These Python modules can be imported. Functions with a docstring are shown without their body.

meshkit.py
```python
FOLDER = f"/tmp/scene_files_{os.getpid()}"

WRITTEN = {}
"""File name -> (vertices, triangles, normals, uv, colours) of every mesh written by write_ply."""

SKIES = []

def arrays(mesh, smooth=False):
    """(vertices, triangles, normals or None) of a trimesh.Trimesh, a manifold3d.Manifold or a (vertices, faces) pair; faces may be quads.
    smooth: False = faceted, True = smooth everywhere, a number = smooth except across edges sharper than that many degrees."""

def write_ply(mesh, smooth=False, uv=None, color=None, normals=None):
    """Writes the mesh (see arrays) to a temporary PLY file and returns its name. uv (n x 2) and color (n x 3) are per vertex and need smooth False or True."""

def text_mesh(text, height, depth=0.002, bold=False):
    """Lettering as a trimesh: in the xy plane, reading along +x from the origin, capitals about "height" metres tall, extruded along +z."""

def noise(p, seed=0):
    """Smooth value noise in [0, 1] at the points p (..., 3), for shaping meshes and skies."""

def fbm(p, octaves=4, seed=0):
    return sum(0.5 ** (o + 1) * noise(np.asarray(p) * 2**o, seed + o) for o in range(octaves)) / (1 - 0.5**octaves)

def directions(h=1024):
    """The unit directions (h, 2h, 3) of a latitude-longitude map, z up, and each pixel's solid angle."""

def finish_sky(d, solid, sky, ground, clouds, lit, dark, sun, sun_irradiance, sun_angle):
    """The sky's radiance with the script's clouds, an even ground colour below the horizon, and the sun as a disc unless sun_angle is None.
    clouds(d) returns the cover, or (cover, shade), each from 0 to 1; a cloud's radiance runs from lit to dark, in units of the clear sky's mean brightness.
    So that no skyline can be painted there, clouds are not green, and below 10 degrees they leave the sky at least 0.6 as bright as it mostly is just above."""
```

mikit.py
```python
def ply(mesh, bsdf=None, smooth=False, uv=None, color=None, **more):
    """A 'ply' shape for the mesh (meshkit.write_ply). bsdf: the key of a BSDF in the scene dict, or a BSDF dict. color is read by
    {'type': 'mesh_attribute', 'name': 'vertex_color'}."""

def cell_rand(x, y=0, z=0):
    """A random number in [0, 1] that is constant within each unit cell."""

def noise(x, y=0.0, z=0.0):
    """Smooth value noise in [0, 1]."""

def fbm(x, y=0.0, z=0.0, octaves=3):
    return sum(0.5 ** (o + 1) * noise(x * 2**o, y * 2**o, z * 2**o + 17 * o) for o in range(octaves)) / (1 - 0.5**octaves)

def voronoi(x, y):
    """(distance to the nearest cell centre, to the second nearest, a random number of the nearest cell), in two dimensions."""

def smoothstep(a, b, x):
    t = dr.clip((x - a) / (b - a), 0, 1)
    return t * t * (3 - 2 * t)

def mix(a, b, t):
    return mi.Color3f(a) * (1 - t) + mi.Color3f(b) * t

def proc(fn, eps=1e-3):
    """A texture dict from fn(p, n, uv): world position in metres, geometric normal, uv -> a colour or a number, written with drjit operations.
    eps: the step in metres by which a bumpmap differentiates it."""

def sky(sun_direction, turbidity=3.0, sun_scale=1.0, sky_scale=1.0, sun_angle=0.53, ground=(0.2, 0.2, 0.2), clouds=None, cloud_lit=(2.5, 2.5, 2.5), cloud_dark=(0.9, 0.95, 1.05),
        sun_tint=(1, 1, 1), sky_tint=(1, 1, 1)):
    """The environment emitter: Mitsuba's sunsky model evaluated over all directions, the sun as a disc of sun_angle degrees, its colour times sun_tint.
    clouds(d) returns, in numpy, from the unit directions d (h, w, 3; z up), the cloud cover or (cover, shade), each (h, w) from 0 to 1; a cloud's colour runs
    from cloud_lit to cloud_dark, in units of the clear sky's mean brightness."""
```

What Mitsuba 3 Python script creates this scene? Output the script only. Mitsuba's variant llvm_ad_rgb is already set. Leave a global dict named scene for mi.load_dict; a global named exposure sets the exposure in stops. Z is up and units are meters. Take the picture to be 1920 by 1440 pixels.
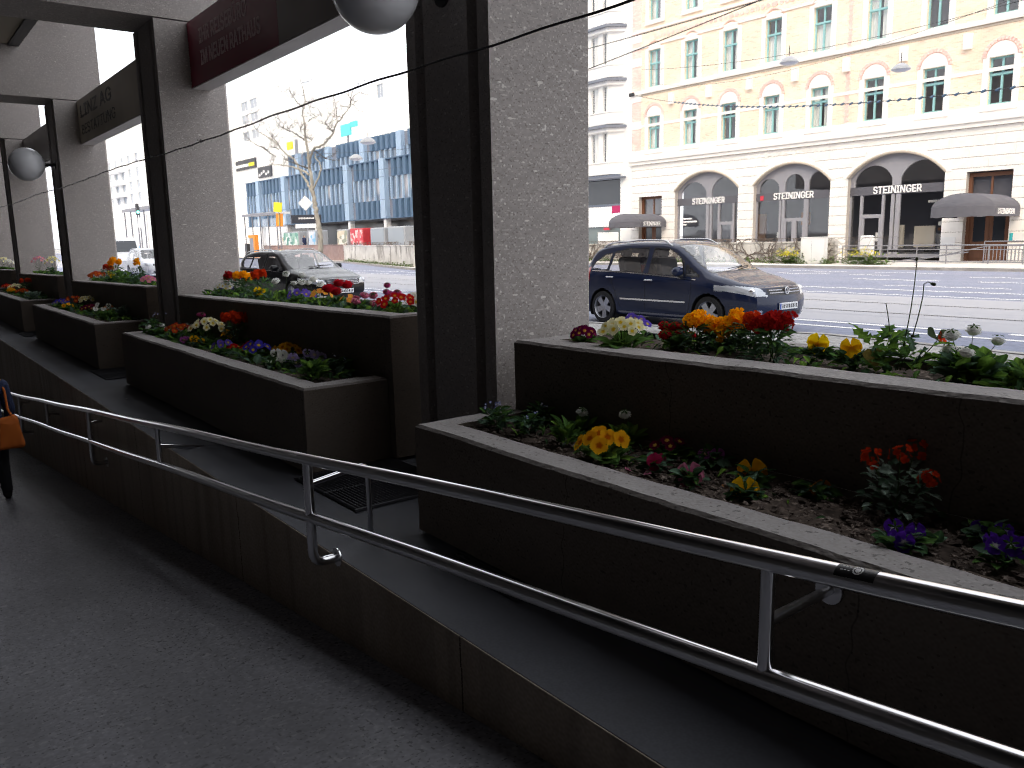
import math, random
import numpy as np, trimesh, manifold3d as m3, mitsuba as mi, drjit as dr, mikit, meshkit
from shapely.geometry import Polygon, box as sbox, Point
from shapely.ops import unary_union
T = mi.ScalarTransform4f
random.seed(7)
rnd = random.Random(11)
scene, labels = {}, {}

# ---------------------------------------------------------------- camera, sky, exposure (x runs along the street, y towards it, z up; road surface z = 0)
yaw, pitch, roll = 0.65907, 0.17506, -0.020521
fw = np.array([-math.cos(yaw) * math.cos(pitch), math.sin(yaw) * math.cos(pitch), -math.sin(pitch)])
rt = np.cross(fw, [0, 0, 1]); rt /= np.linalg.norm(rt); upv = np.cross(rt, fw)
upr = -math.sin(roll) * rt + math.cos(roll) * upv
CAM = np.array([0.0, 0.0, 1.79])
scene['camera'] = {'type': 'perspective', 'fov': 64.06, 'fov_axis': 'x', 'near_clip': 0.05, 'far_clip': 3000.0,
                   'to_world': T().look_at(origin=CAM.tolist(), target=(CAM + fw).tolist(), up=upr.tolist())}
scene['sky'] = mikit.sky([0.55, -0.75, 0.70], turbidity=3, sun_scale=0.22, sun_angle=30, clouds=lambda d: 1.0,
                         cloud_lit=(2.45, 2.5, 2.62), ground=(0.2, 0.2, 0.2))
exposure = 2.9

# ---------------------------------------------------------------- helpers
noise, fbm, smoothstep, mix, cell_rand = mikit.noise, mikit.fbm, mikit.smoothstep, mikit.mix, mikit.cell_rand
used = {}
def num(key):
    """key, or key_001 and so on if it is taken"""
    if key not in used:
        used[key] = 0
        return key
    used[key] += 1
    return f'{key}_{used[key]:03d}'
def thing(name, label, cat, group=None):
    k = num(name)
    labels[k] = {'label': label, 'category': cat}
    if group: labels[k]['group'] = group
    return k
def obj(name, mesh, mat, parent=None, smooth=False, color=None, label=None, stuff=False, **more):
    k = num(parent + '__' + name if parent else name)
    scene[k] = mikit.ply(mesh, mat, smooth=smooth, color=color, **more)
    if label or stuff:
        labels[k] = {}
        if label: labels[k]['label'] = label
        if stuff: labels[k]['kind'] = 'stuff'
    return k
def struct(name, mesh, mat, label, smooth=False, kind='structure'):
    k = obj(name, mesh, mat, None, smooth)
    labels[k] = {'label': label, 'kind': kind}
    return k
def group(name, mesh, mat, smooth=False, color=None):
    if name not in scene:
        scene[name] = {'type': 'shapegroup', 'shape': mikit.ply(mesh, mat, smooth=smooth, color=color)}
    return name
def inst(key, g, M=None, label=None):
    k = num(key)
    scene[k] = {'type': 'instance', 'shapegroup': {'type': 'ref', 'id': g}, 'to_world': T(np.asarray(M, float)) if M is not None else T()}
    if label: labels[k] = {'label': label}
    return k
_cube = trimesh.creation.box((1, 1, 1))
def boxm(x0, x1, y0, y1, z0, z1):
    m = trimesh.creation.box((abs(x1 - x0), abs(y1 - y0), abs(z1 - z0)))
    m.apply_translation(((x0 + x1) / 2, (y0 + y1) / 2, (z0 + z1) / 2))
    return m
def bx(name, parent, mat, x0, x1, y0, y1, z0, z1, M=None, label=None):
    """an axis-aligned box part as a copy of the unit cube in this material"""
    g = group('unit_box_' + mat, _cube, mat)
    S = np.diag([abs(x1 - x0), abs(y1 - y0), abs(z1 - z0), 1.0])
    S[:3, 3] = (x0 + x1) / 2, (y0 + y1) / 2, (z0 + z1) / 2
    return inst(parent + '__' + name if parent else name, g, S if M is None else M @ S, label)
def cat(ms): return trimesh.util.concatenate(ms)
def tube(pts, r, sides=12, caps=True):
    p = np.asarray(pts, float); n = len(p)
    r = np.broadcast_to(r, (n,))
    t = np.gradient(p, axis=0); t /= np.linalg.norm(t, axis=1, keepdims=True) + 1e-12
    a = np.cross(t[0], [0, 0, 1.0] if abs(t[0][2]) < .9 else [1.0, 0, 0]); a /= np.linalg.norm(a)
    rings, ang = [], np.arange(sides) * 2 * np.pi / sides
    for i in range(n):
        a = a - t[i] * np.dot(a, t[i]); a /= np.linalg.norm(a)
        b = np.cross(t[i], a)
        rings.append(p[i] + r[i] * (np.cos(ang)[:, None] * a + np.sin(ang)[:, None] * b))
    v = np.vstack(rings); f = []
    for i in range(n - 1):
        for j in range(sides):
            q = i * sides + j, i * sides + (j + 1) % sides
            f += [(q[0], q[1], q[1] + sides), (q[0], q[1] + sides, q[0] + sides)]
    if caps:
        v = np.vstack([v, p[0], p[-1]]); c = len(v) - 2
        for j in range(sides):
            f += [(c, (j + 1) % sides, j), (c + 1, (n - 1) * sides + j, (n - 1) * sides + (j + 1) % sides)]
    return trimesh.Trimesh(v, f, process=False)
def bend(pts, rad, n=7):
    """a polyline with rounded corners"""
    p = [np.asarray(q, float) for q in pts]; out = [p[0]]
    for a, b, c in zip(p, p[1:], p[2:]):
        u, w = (a - b) / np.linalg.norm(a - b), (c - b) / np.linalg.norm(c - b)
        s, e = b + u * rad, b + w * rad
        out += [(1 - k) ** 2 * s + 2 * k * (1 - k) * b + k * k * e for k in np.linspace(0, 1, n)]
    return np.array(out + [p[-1]])
def extr(poly, y0, y1):
    """a shapely polygon in (x, z) extruded from y0 to y1"""
    ms = []
    for g in getattr(poly, 'geoms', [poly]):
        if g.area < 1e-5: continue
        m = trimesh.creation.extrude_polygon(g, abs(y1 - y0), engine='earcut')
        v = m.vertices.copy()
        m.vertices = np.stack([v[:, 0], max(y0, y1) - v[:, 2], v[:, 1]], 1)
        ms.append(m)
    return cat(ms)
def rbox(x, y, z, r=.01, seg=8):
    """a rounded box centred at the origin (hull of spheres)"""
    s = m3.Manifold.sphere(r, seg)
    pts = [s.translate([sx * (x / 2 - r), sy * (y / 2 - r), sz * (z / 2 - r)]) for sx in (-1, 1) for sy in (-1, 1) for sz in (-1, 1)]
    h = m3.Manifold.batch_hull(pts).to_mesh()
    return trimesh.Trimesh(h.vert_properties[:, :3], h.tri_verts, process=False)
def moved(m, x=0, y=0, z=0, rz=0, rx=0, ry=0):
    m = m.copy()
    for a, ax in ((rx, [1, 0, 0]), (ry, [0, 1, 0]), (rz, [0, 0, 1])):
        if a: m.apply_transform(trimesh.transformations.rotation_matrix(a, ax))
    m.apply_translation((x, y, z))
    return m
def mat4(x=0, y=0, z=0, rz=0, rx=0, ry=0, s=1):
    R = trimesh.transformations.euler_matrix(rx, ry, rz, 'sxyz')
    R[:3, :3] *= s; R[:3, 3] = x, y, z
    return R
def text(txt, h, depth=.01, bold=True, width=None):
    m = meshkit.text_mesh(txt, h, depth, bold)
    if width: m.vertices[:, 0] *= width / (m.vertices[:, 0].max() - m.vertices[:, 0].min())
    m.vertices[:, 0] -= m.vertices[:, 0].min()
    return m
def facing_south(m, x, y, z):
    """lettering on a wall that faces -y: reads along +x, stands along z"""
    v = m.vertices.copy(); m = m.copy()
    m.vertices = np.stack([x + v[:, 0], y - v[:, 2], z + v[:, 1]], 1)
    return m

# ---------------------------------------------------------------- materials
def col(c): return {'type': 'rgb', 'value': list(c)}
def pr(name, c, rough=.6, metal=0., spec=.5, **k):
    scene[name] = {'type': 'twosided', 'bsdf': {'type': 'principled', 'base_color': c if isinstance(c, dict) else col(c), 'roughness': rough, 'metallic': metal, 'specular': spec, **k}}
    return name
def bump(name, tex, scale, inner):
    scene[name] = {'type': 'twosided', 'bsdf': {'type': 'bumpmap', 'arbitrary': tex, 'scale': scale, 'bsdf': inner}}
def aggregate(p, n, uv):
    big = fbm(p.x * 1.3, p.y * 1.3, p.z * 0.7)
    fine = noise(p.x * 46, p.y * 46, p.z * 46)
    peb = smoothstep(.70, .84, noise(p.x * 78 + 9, p.y * 78, p.z * 78))
    peb2 = smoothstep(.85, .93, noise(p.x * 44 + 31, p.y * 40, p.z * 40 + 5))
    pit = smoothstep(.74, .88, noise(p.x * 95 + 70, p.y * 95, p.z * 95))
    c = mix((.315, .286, .272), (.40, .365, .348), big) * (.88 + .24 * fine)
    c = mix(c, (.74, .71, .67), dr.maximum(peb * .30, peb2 * .72))
    return mix(c, (.06, .052, .048), pit * .4)
def aggregate_relief(p, n, uv): return noise(p.x * 78 + 9, p.y * 78, p.z * 78) + .5 * noise(p.x * 150, p.y * 150, p.z * 150)
bump('aggregate_concrete', mikit.proc(aggregate_relief, 2e-3), .0028, {'type': 'principled', 'base_color': mikit.proc(aggregate), 'roughness': .8, 'specular': .3})
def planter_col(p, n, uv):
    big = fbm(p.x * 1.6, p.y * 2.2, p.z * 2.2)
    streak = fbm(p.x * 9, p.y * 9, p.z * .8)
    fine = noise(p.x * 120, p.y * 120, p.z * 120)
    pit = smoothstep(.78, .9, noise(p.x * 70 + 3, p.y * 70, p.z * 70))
    top = smoothstep(.5, .9, n.z)  # upward faces pale, sides dark: light and shade put into one concrete's colour
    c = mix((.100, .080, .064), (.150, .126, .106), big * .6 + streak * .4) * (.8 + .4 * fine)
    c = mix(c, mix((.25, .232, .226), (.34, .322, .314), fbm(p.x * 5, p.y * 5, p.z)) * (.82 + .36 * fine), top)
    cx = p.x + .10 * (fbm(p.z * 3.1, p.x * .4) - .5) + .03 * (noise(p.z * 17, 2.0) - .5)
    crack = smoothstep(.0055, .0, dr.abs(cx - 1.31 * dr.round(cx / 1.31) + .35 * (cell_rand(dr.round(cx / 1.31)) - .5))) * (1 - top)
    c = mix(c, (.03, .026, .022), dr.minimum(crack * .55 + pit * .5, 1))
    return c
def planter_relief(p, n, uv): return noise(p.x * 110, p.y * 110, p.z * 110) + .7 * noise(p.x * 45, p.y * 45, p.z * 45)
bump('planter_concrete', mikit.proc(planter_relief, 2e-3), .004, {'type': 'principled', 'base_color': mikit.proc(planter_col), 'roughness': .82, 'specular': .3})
def parapet_col(p, n, uv):
    st = fbm(p.x * 5, p.y, p.z * .55)
    st2 = smoothstep(.55, .75, noise(p.x * 13 + 5, p.y, p.z * .9))
    fine = noise(p.x * 90, p.y * 90, p.z * 90)
    c = mix((.27, .215, .165), (.40, .34, .275), st) * (.82 + .36 * fine)
    c = mix(c, (.05, .04, .032), st2 * .18)
    joint = smoothstep(.008, .002, dr.abs(p.x - 2.62 * dr.round(p.x / 2.62)))
    return mix(c, (.02, .016, .014), joint * .8)
pr('parapet_concrete', mikit.proc(parapet_col), .75, spec=.25)
def ledge_col(p, n, uv):
    c = mix((.058, .061, .073), (.080, .084, .097), fbm(p.x * 3, p.y * 3)) * (.9 + .2 * noise(p.x * 160, p.y * 160))
    return mix(c, (.07, .07, .075), .7 * smoothstep(.6, .8, fbm(p.x * 2.2 + 8, p.y * 4.4)))
pr('ledge_coating', mikit.proc(ledge_col), .62, spec=.35)
def ramp_col(p, n, uv):
    c = mix((.145, .144, .163), (.19, .189, .208), fbm(p.x * .9, p.y * 1.4)) * (.8 + .4 * noise(p.x * 70, p.y * 70))
    g = smoothstep(.74, .86, noise(p.x * 62 + 3, p.y * 62)); g2 = smoothstep(.86, .93, noise(p.x * 38, p.y * 38 + 7))
    c = mix(c, (.34, .335, .34), dr.maximum(.22 * g, .4 * g2))
    c = mix(c, (.02, .02, .022), smoothstep(.76, .9, noise(p.x * 80, p.y * 80 + 40)) * .6)
    return mix(c, (.05, .05, .055), .4 * smoothstep(.45, .85, fbm(p.x * .5 + 3, p.y * 1.9, 0., 4)))
pr('ramp_floor', mikit.proc(ramp_col), .5, spec=.45)
def steel_rough(p, n, uv): return .13 + .08 * noise(p.x * 5, p.y * 60, p.z * 60) + .10 * smoothstep(.6, .8, fbm(p.x * 7, p.y * 20, p.z * 20))
scene['steel'] = {'type': 'principled', 'base_color': col((.66, .66, .68)), 'metallic': 1.0, 'roughness': mikit.proc(steel_rough)}
pr('dark_steel', (.05, .05, .055), .45, .6)
def asphalt_col(p, n, uv):
    f = noise(p.x * 14, p.y * 14)
    c = mix((.175, .192, .262), (.215, .232, .30), fbm(p.x * .25, p.y * 1.1)) * (.86 + .28 * f)
    c = mix(c, (.36, .36, .38), smoothstep(15.5, 15.7, p.y) * smoothstep(22.7, 22.5, p.y) * .85)
    wear = smoothstep(.55, .8, fbm(p.x * .06, p.y * 1.8 + 20))
    return mix(c, (.19, .20, .235), wear * .4)
pr('asphalt', mikit.proc(asphalt_col), .75, spec=.3)
def pave_col(p, n, uv):
    c = mix((.27, .265, .26), (.34, .335, .33), fbm(p.x * .8, p.y * .8)) * (.7 + .6 * noise(p.x * 22, p.y * 22))
    return mix(c, (.08, .08, .08), .5 * smoothstep(.72, .86, noise(p.x * 30 + 4, p.y * 30)))
pr('pavement_grit', mikit.proc(pave_col), .8, spec=.25)
def kerb_col(p, n, uv): return mix((.27, .26, .25), (.36, .35, .34), noise(p.x * 3, p.y * 3)) * (.85 + .3 * noise(p.x * 25, p.y * 25, p.z * 25))
pr('kerb_stone', mikit.proc(kerb_col), .8)
pr('road_paint', mikit.proc(lambda p, n, uv: mix((.62, .62, .62), (.8, .8, .8), fbm(p.x * 2, p.y * 8)) * (.86 + .14 * noise(p.x * 18, p.y * 18))), .6)
def soil_col(p, n, uv):
    c = mix((.045, .034, .028), (.105, .08, .066), fbm(p.x * 11, p.y * 11)) * (.6 + .8 * noise(p.x * 80, p.y * 80))
    return mix(c, (.24, .19, .16), .8 * smoothstep(.82, .9, noise(p.x * 55 + 7, p.y * 55)))
pr('soil', mikit.proc(soil_col), .9, spec=.15)
pr('crumb', mikit.proc(lambda p, n, uv: mix((.07, .052, .043), (.26, .21, .18), smoothstep(.3, .95, noise(p.x * 31, p.y * 31)))), .85, spec=.2)
pr('dark_void', (.012, .012, .013), .8, spec=.1)
pr('soffit_beige', mikit.proc(lambda p, n, uv: mix((.30, .265, .21), (.36, .32, .26), fbm(p.x, p.y))), .8, spec=.2)
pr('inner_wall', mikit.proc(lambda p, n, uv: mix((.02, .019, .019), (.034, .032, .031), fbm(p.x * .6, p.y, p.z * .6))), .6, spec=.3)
scene['petal'] = {'type': 'principledthin', 'base_color': {'type': 'mesh_attribute', 'name': 'vertex_color'}, 'roughness': .6, 'spec_trans': 0.0, 'diff_trans': .75}
scene['leaf'] = {'type': 'principledthin', 'base_color': {'type': 'mesh_attribute', 'name': 'vertex_color'}, 'roughness': .42, 'spec_trans': 0.0, 'diff_trans': .55}

# ---------------------------------------------------------------- the setting close by: ramp, ledge, pavement
def sheet(pts, z=None):
    """a polygon (x, y) as a flat sheet at height z, or (x, y, z) points as a fan"""
    if z is not None:
        g = Polygon(pts); v, f = trimesh.creation.triangulate_polygon(g, engine='earcut')
        return trimesh.Trimesh(np.c_[v, np.full(len(v), z)], f, process=False)
def ramp_z(x): return .14 + .111 * x
rx = [-60, -30, .45, 20]; rz = [-3.19, ramp_z(-30), .189, .189]
v, f = [], []
for x, z in zip(rx, rz): v += [(x, -5.2, z), (x, 1.735, z)]
for i in range(3): f += [(2 * i, 2 * i + 2, 2 * i + 3), (2 * i, 2 * i + 3, 2 * i + 1)]
struct('ramp', trimesh.Trimesh(v, f, process=False), 'ramp_floor', 'dark speckled ramp floor that falls away to the left under the arcade')
struct('ledge', boxm(-60, 20, 1.737, 3.95, .05, .19), 'ledge_coating', 'smooth blue grey ledge between the ramp wall and the flower troughs')
k = thing('ramp_wall', 'long brown stained concrete wall between the sloping floor and the flat ledge', 'wall')
obj('wall_face', boxm(-60, .6, 1.735, 1.95, -8, .05), 'parapet_concrete', k); obj('edge_strip', boxm(-60, .6, 1.731, 1.7365, .0505, .187), 'parapet_concrete', k)
NEAR_EDGE = [(60, 11.9), (-4.0, 12.0), (-7.5, 12.35), (-11.8, 11.1), (-16.5, 9.6), (-20, 9.1), (-140, 8.9)]
pv = trimesh.creation.extrude_polygon(Polygon(NEAR_EDGE + [(-140, 3.95), (60, 3.95)]), .42, engine='earcut'); pv.apply_translation((0, 0, -.295))
struct('near_pavement', pv, 'pavement_grit', 'grey gritty pavement between the upper troughs and the road')
PILLARS = [-4.455 - 6.55 * i for i in range(5)] + [2.095]
PW, PY0, PY1, SOF = .455, 2.98, 3.79, 4.43
def pillar_poly():
    g0, g1, d, c = .242, .345, .11, .03
    pts = [(-PW, PY0), (-g1, PY0), (-g1, PY0 + d), (-g0, PY0 + d), (-g0, PY0), (g0, PY0), (g0, PY0 + d), (g1, PY0 + d), (g1, PY0), (PW, PY0), (PW, PY1 - c), (PW - c, PY1), (-PW + c, PY1), (-PW, PY1 - c)]
    return Polygon(pts)
pm = trimesh.creation.extrude_polygon(pillar_poly(), SOF - .008 - .19, engine='earcut'); pm.apply_translation((0, 0, .19))
bm = boxm(-PW, PW, -5, PY1, SOF + .008, 7.2)
group('pillar_shape', pm, 'aggregate_concrete'); group('beam_shape', bm, 'aggregate_concrete')
PL = ['big nearest concrete frame, dark in front, speckled and lit on its right face', 'second concrete frame from the right, carrying the left end of the dark red sign',
      'third concrete frame from the right, with the small globe lamp beside it', 'fourth concrete frame from the right, narrow and dim near the left edge',
      'fifth concrete frame from the right, only a strip at the left edge', 'concrete frame beyond the right edge of the photo']
for x, l in zip(PILLARS, PL):
    k = thing('concrete_frame', l, 'concrete frame', 'frames of the arcade')
    inst(k + '__pillar', 'pillar_shape', mat4(x)); inst(k + '__beam', 'beam_shape', mat4(x))
k = thing('arcade_building', 'building over the arcade with a beige soffit between the concrete beams', 'building')
PX = sorted(PILLARS)
for a, b in list(zip(PX, PX[1:])) + [(PX[-1], 20.0)]:
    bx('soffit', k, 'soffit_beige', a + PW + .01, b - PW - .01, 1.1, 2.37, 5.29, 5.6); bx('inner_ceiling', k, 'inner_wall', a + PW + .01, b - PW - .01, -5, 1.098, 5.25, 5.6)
    bx('edge_trim', k, 'dark_steel', a + PW + .01, b - PW - .01, 2.372, 2.54, 5.26, 5.6)
obj('shading_upper_wall', boxm(-60, 20, -5, 3.6, 7.21, 17), 'aggregate_concrete', k)  # unseen storeys; made-up overhang in front darkens the ledge and ramp
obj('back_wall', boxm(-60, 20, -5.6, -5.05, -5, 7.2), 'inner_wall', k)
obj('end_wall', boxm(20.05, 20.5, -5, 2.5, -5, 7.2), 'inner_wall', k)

# ---------------------------------------------------------------- concrete troughs
def trough(L, D, H, t, e, lean=0., tb=None):
    """rim from a bevelled shell: outer box minus the soil space; the rim rises by lean per metre of x"""
    o = m3.Manifold.hull_points(np.array([(x, y, z) for x, y, z in [(.015, .015, H), (L - .015, .015, H), (.015, D - .015, H), (L - .015, D - .015, H), (0, 0, H - .015), (L, 0, H - .015), (0, D, H - .015), (L, D, H - .015), (0, 0, .02), (L, 0, .02), (0, D, .02), (L, D, .02)]], np.float32))
    i = m3.Manifold.cube([L - 2 * e, D - t - (tb or t), H]).translate([e, t, H - .3])
    m = (o - i).refine_to_length(.055).to_mesh()
    v = m.vert_properties[:, :3].copy()
    wob = (meshkit.noise(v * 2.3, 5) - .5) * .008 + (meshkit.noise(v * 13, 6) - .5) * .005
    v[:, 2] += lean * v[:, 0] * (v[:, 2] > .5) + wob
    v[:, 1] += (meshkit.noise(v * 2.1, 9) - .5) * .008 + (meshkit.noise(v * 16, 4) - .5) * .006
    return trimesh.Trimesh(v, m.tri_verts, process=False)
def soil(L, D, seed, step=.035):
    nx, ny = int(L / step), int(D / step)
    X, Y = np.meshgrid(np.linspace(0, L, nx), np.linspace(0, D, ny), indexing='ij')
    P = np.stack([X, Y, X * 0 + seed], -1)
    Z = (meshkit.fbm(P * 4, 3) - .5) * .045 + (meshkit.noise(P * 19) - .5) * .030 + (meshkit.noise(P * 43) - .5) * .014
    v = np.stack([X, Y, Z], -1).reshape(-1, 3)
    q = (np.arange(nx - 1)[:, None] * ny + np.arange(ny - 1)).ravel()
    f = np.vstack([np.c_[q, q + ny, q + ny + 1], np.c_[q, q + ny + 1, q + 1]])
    return trimesh.Trimesh(v, f, process=False)
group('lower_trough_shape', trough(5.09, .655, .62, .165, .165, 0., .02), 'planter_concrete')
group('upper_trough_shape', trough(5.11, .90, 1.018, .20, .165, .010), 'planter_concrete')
ORD = ['nearest', 'second', 'third', 'fourth', 'fifth', 'sixth']
for i in range(5):
    xl, xu = -3.76 - 6.55 * i, -3.71 - 6.55 * i
    k = thing('lower_trough', f'{ORD[i]} lower concrete flower trough from the right, standing on the ledge', 'flower trough', 'lower concrete troughs')
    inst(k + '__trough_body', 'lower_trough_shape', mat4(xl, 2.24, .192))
    obj('soil', moved(soil(4.78, .52, i, .022 if i == 0 else .05), xl + .15, 2.39, .782), 'soil', k, smooth=True)
    if i == 0:
        r = np.random.RandomState(5); cr = []
        ico = trimesh.creation.icosphere(1, 1.0)
        for _ in range(3000):
            m = ico.copy(); s = r.gamma(2.0, .0022) + .002
            m.vertices = m.vertices * (1 + .35 * r.randn(len(m.vertices), 1)) * np.array([1.3, .9, .55]) * s
            cr.append(moved(m, xl + .17 + r.rand() * 4.7, 2.42 + r.rand() * .45, .785 + r.uniform(-.006, .012), rz=r.rand() * 6, rx=r.randn() * .5))
        obj('soil_crumb', cat(cr), 'crumb', k, stuff=True)
    k = thing('upper_trough', f'{ORD[i]} upper concrete flower trough from the right, between two pillars', 'flower trough', 'upper concrete troughs')
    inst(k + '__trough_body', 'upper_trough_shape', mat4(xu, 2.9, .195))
    obj('soil', moved(soil(4.78, .51, 10 + i, .035 if i == 0 else .06), xu + .16, 3.095, 1.195), 'soil', k, smooth=True)
k = thing('lower_trough', 'lower concrete flower trough beyond the right edge of the photo', 'flower trough', 'lower concrete troughs')
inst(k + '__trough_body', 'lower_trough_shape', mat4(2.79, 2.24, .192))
k = thing('upper_trough', 'upper concrete flower trough beyond the right edge of the photo', 'flower trough', 'upper concrete troughs')
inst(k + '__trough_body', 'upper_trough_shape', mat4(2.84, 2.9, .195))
obj('irrigation_pipe', tube(bend([(-3.3, 3.56, 1.225), (-2.3, 3.58, 1.23), (-1.2, 3.55, 1.225), (.8, 3.58, 1.225)], .1), .011, 8), 'black_plastic', None, True)
labels['irrigation_pipe'] = {'label': 'thin black watering pipe lying on the soil behind the yellow pansies', 'category': 'pipe'}
pr('black_plastic', (.015, .015, .016), .4)

# gratings let into the ledge in front of the pillars
for i in range(3):
    x0 = -5.2 - 6.55 * i
    k = thing('floor_grating', f'{["nearest", "second", "third"][i]} steel bar grating let into the ledge between two lower troughs', 'grating', 'gratings in the ledge')
    bx('pit', k, 'dark_void', x0, x0 + .88, 2.13, 2.9, .188, .192)
    n = 30
    for j in range(n): bx('bar', k, 'grate_steel', x0, x0 + .88, 2.14 + j * .026, 2.1455 + j * .026, .193, .213)
    for xx in (x0 - .012, x0 + .44, x0 + .88): bx('cross_bar', k, 'grate_steel', xx, xx + .014, 2.13, 2.9, .1935, .2105)
pr('grate_steel', (.085, .085, .095), .5, .5)
k = thing('floor_grating', 'edge of a steel grating at the foot of the nearest lower trough', 'grating', 'gratings in the ledge')
for j in range(5): bx('bar', k, 'grate_steel', -3.35, -2.7, 2.10 + j * .03, 2.11 + j * .03, .193, .208)
for j in range(11): bx('cross_bar', k, 'grate_steel', -3.35 + j * .06, -3.342 + j * .06, 2.095, 2.235, .194, .206)

# ---------------------------------------------------------------- steel handrail along the ramp
k = thing('handrail', 'brushed steel double handrail running down along the ramp wall', 'handrail')
RY, RR = 1.6, .0275
def top_z(x): return 1.79 - .4005 * RY - .1091 * (-x)
def low_z(x): return 1.79 - .5835 * RY - .1129 * (-x)
xs = np.linspace(1.5, -26, 60)
wob = lambda x: .004 * math.sin(x * 1.9) + .003 * math.sin(x * .7 + 1)
obj('top_rail', tube([(x, RY, top_z(x) + wob(x)) for x in xs], RR, 24), 'steel', k, True)
obj('lower_rail', tube([(x, RY, low_z(x) - wob(x + 2)) for x in xs], RR, 24), 'steel', k, True)
for x, kind in [(1.65, 'A'), (-1.085, 'B'), (-3.74, 'A'), (-6.54, 'B'), (-9.2, 'A'), (-11.9, 'B'), (-14.6, 'A')]:
    zt, zl = top_z(x), low_z(x)
    r = .0245 if kind == 'A' else .018
    if kind == 'A':
        zb = zl - .245
        obj('post', tube(bend([(x, RY, zt - .02), (x, RY, zb), (x, 1.738, zb)], .07, 9), r, 16), 'steel', k, True)
        obj('rosette', moved(trimesh.creation.cylinder(.048, .008, sections=24), x, 1.731, zb, rx=math.pi / 2), 'steel', k, 40)
        zs = zt - .135
        obj('stay', tube(bend([(x, RY, zs), (x - .14, 2.0, zs + .005), (x - .17, 2.02, .19)], .06, 9), .0145, 14), 'steel', k, True)
    else:
        obj('post', tube([(x, RY, zt - .02), (x, RY, zl + .01)], r, 16), 'steel', k, True)
        zs = zt - .16
        obj('stay', tube([(x, RY, zs), (x - .21, 2.238, zs - .175)], .0155, 16), 'steel', k, True)
        obj('rosette', moved(trimesh.creation.cylinder(.045, .007, sections=24), x - .21, 2.233, zs - .175, rx=math.pi / 2), 'steel', k, 40)
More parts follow.
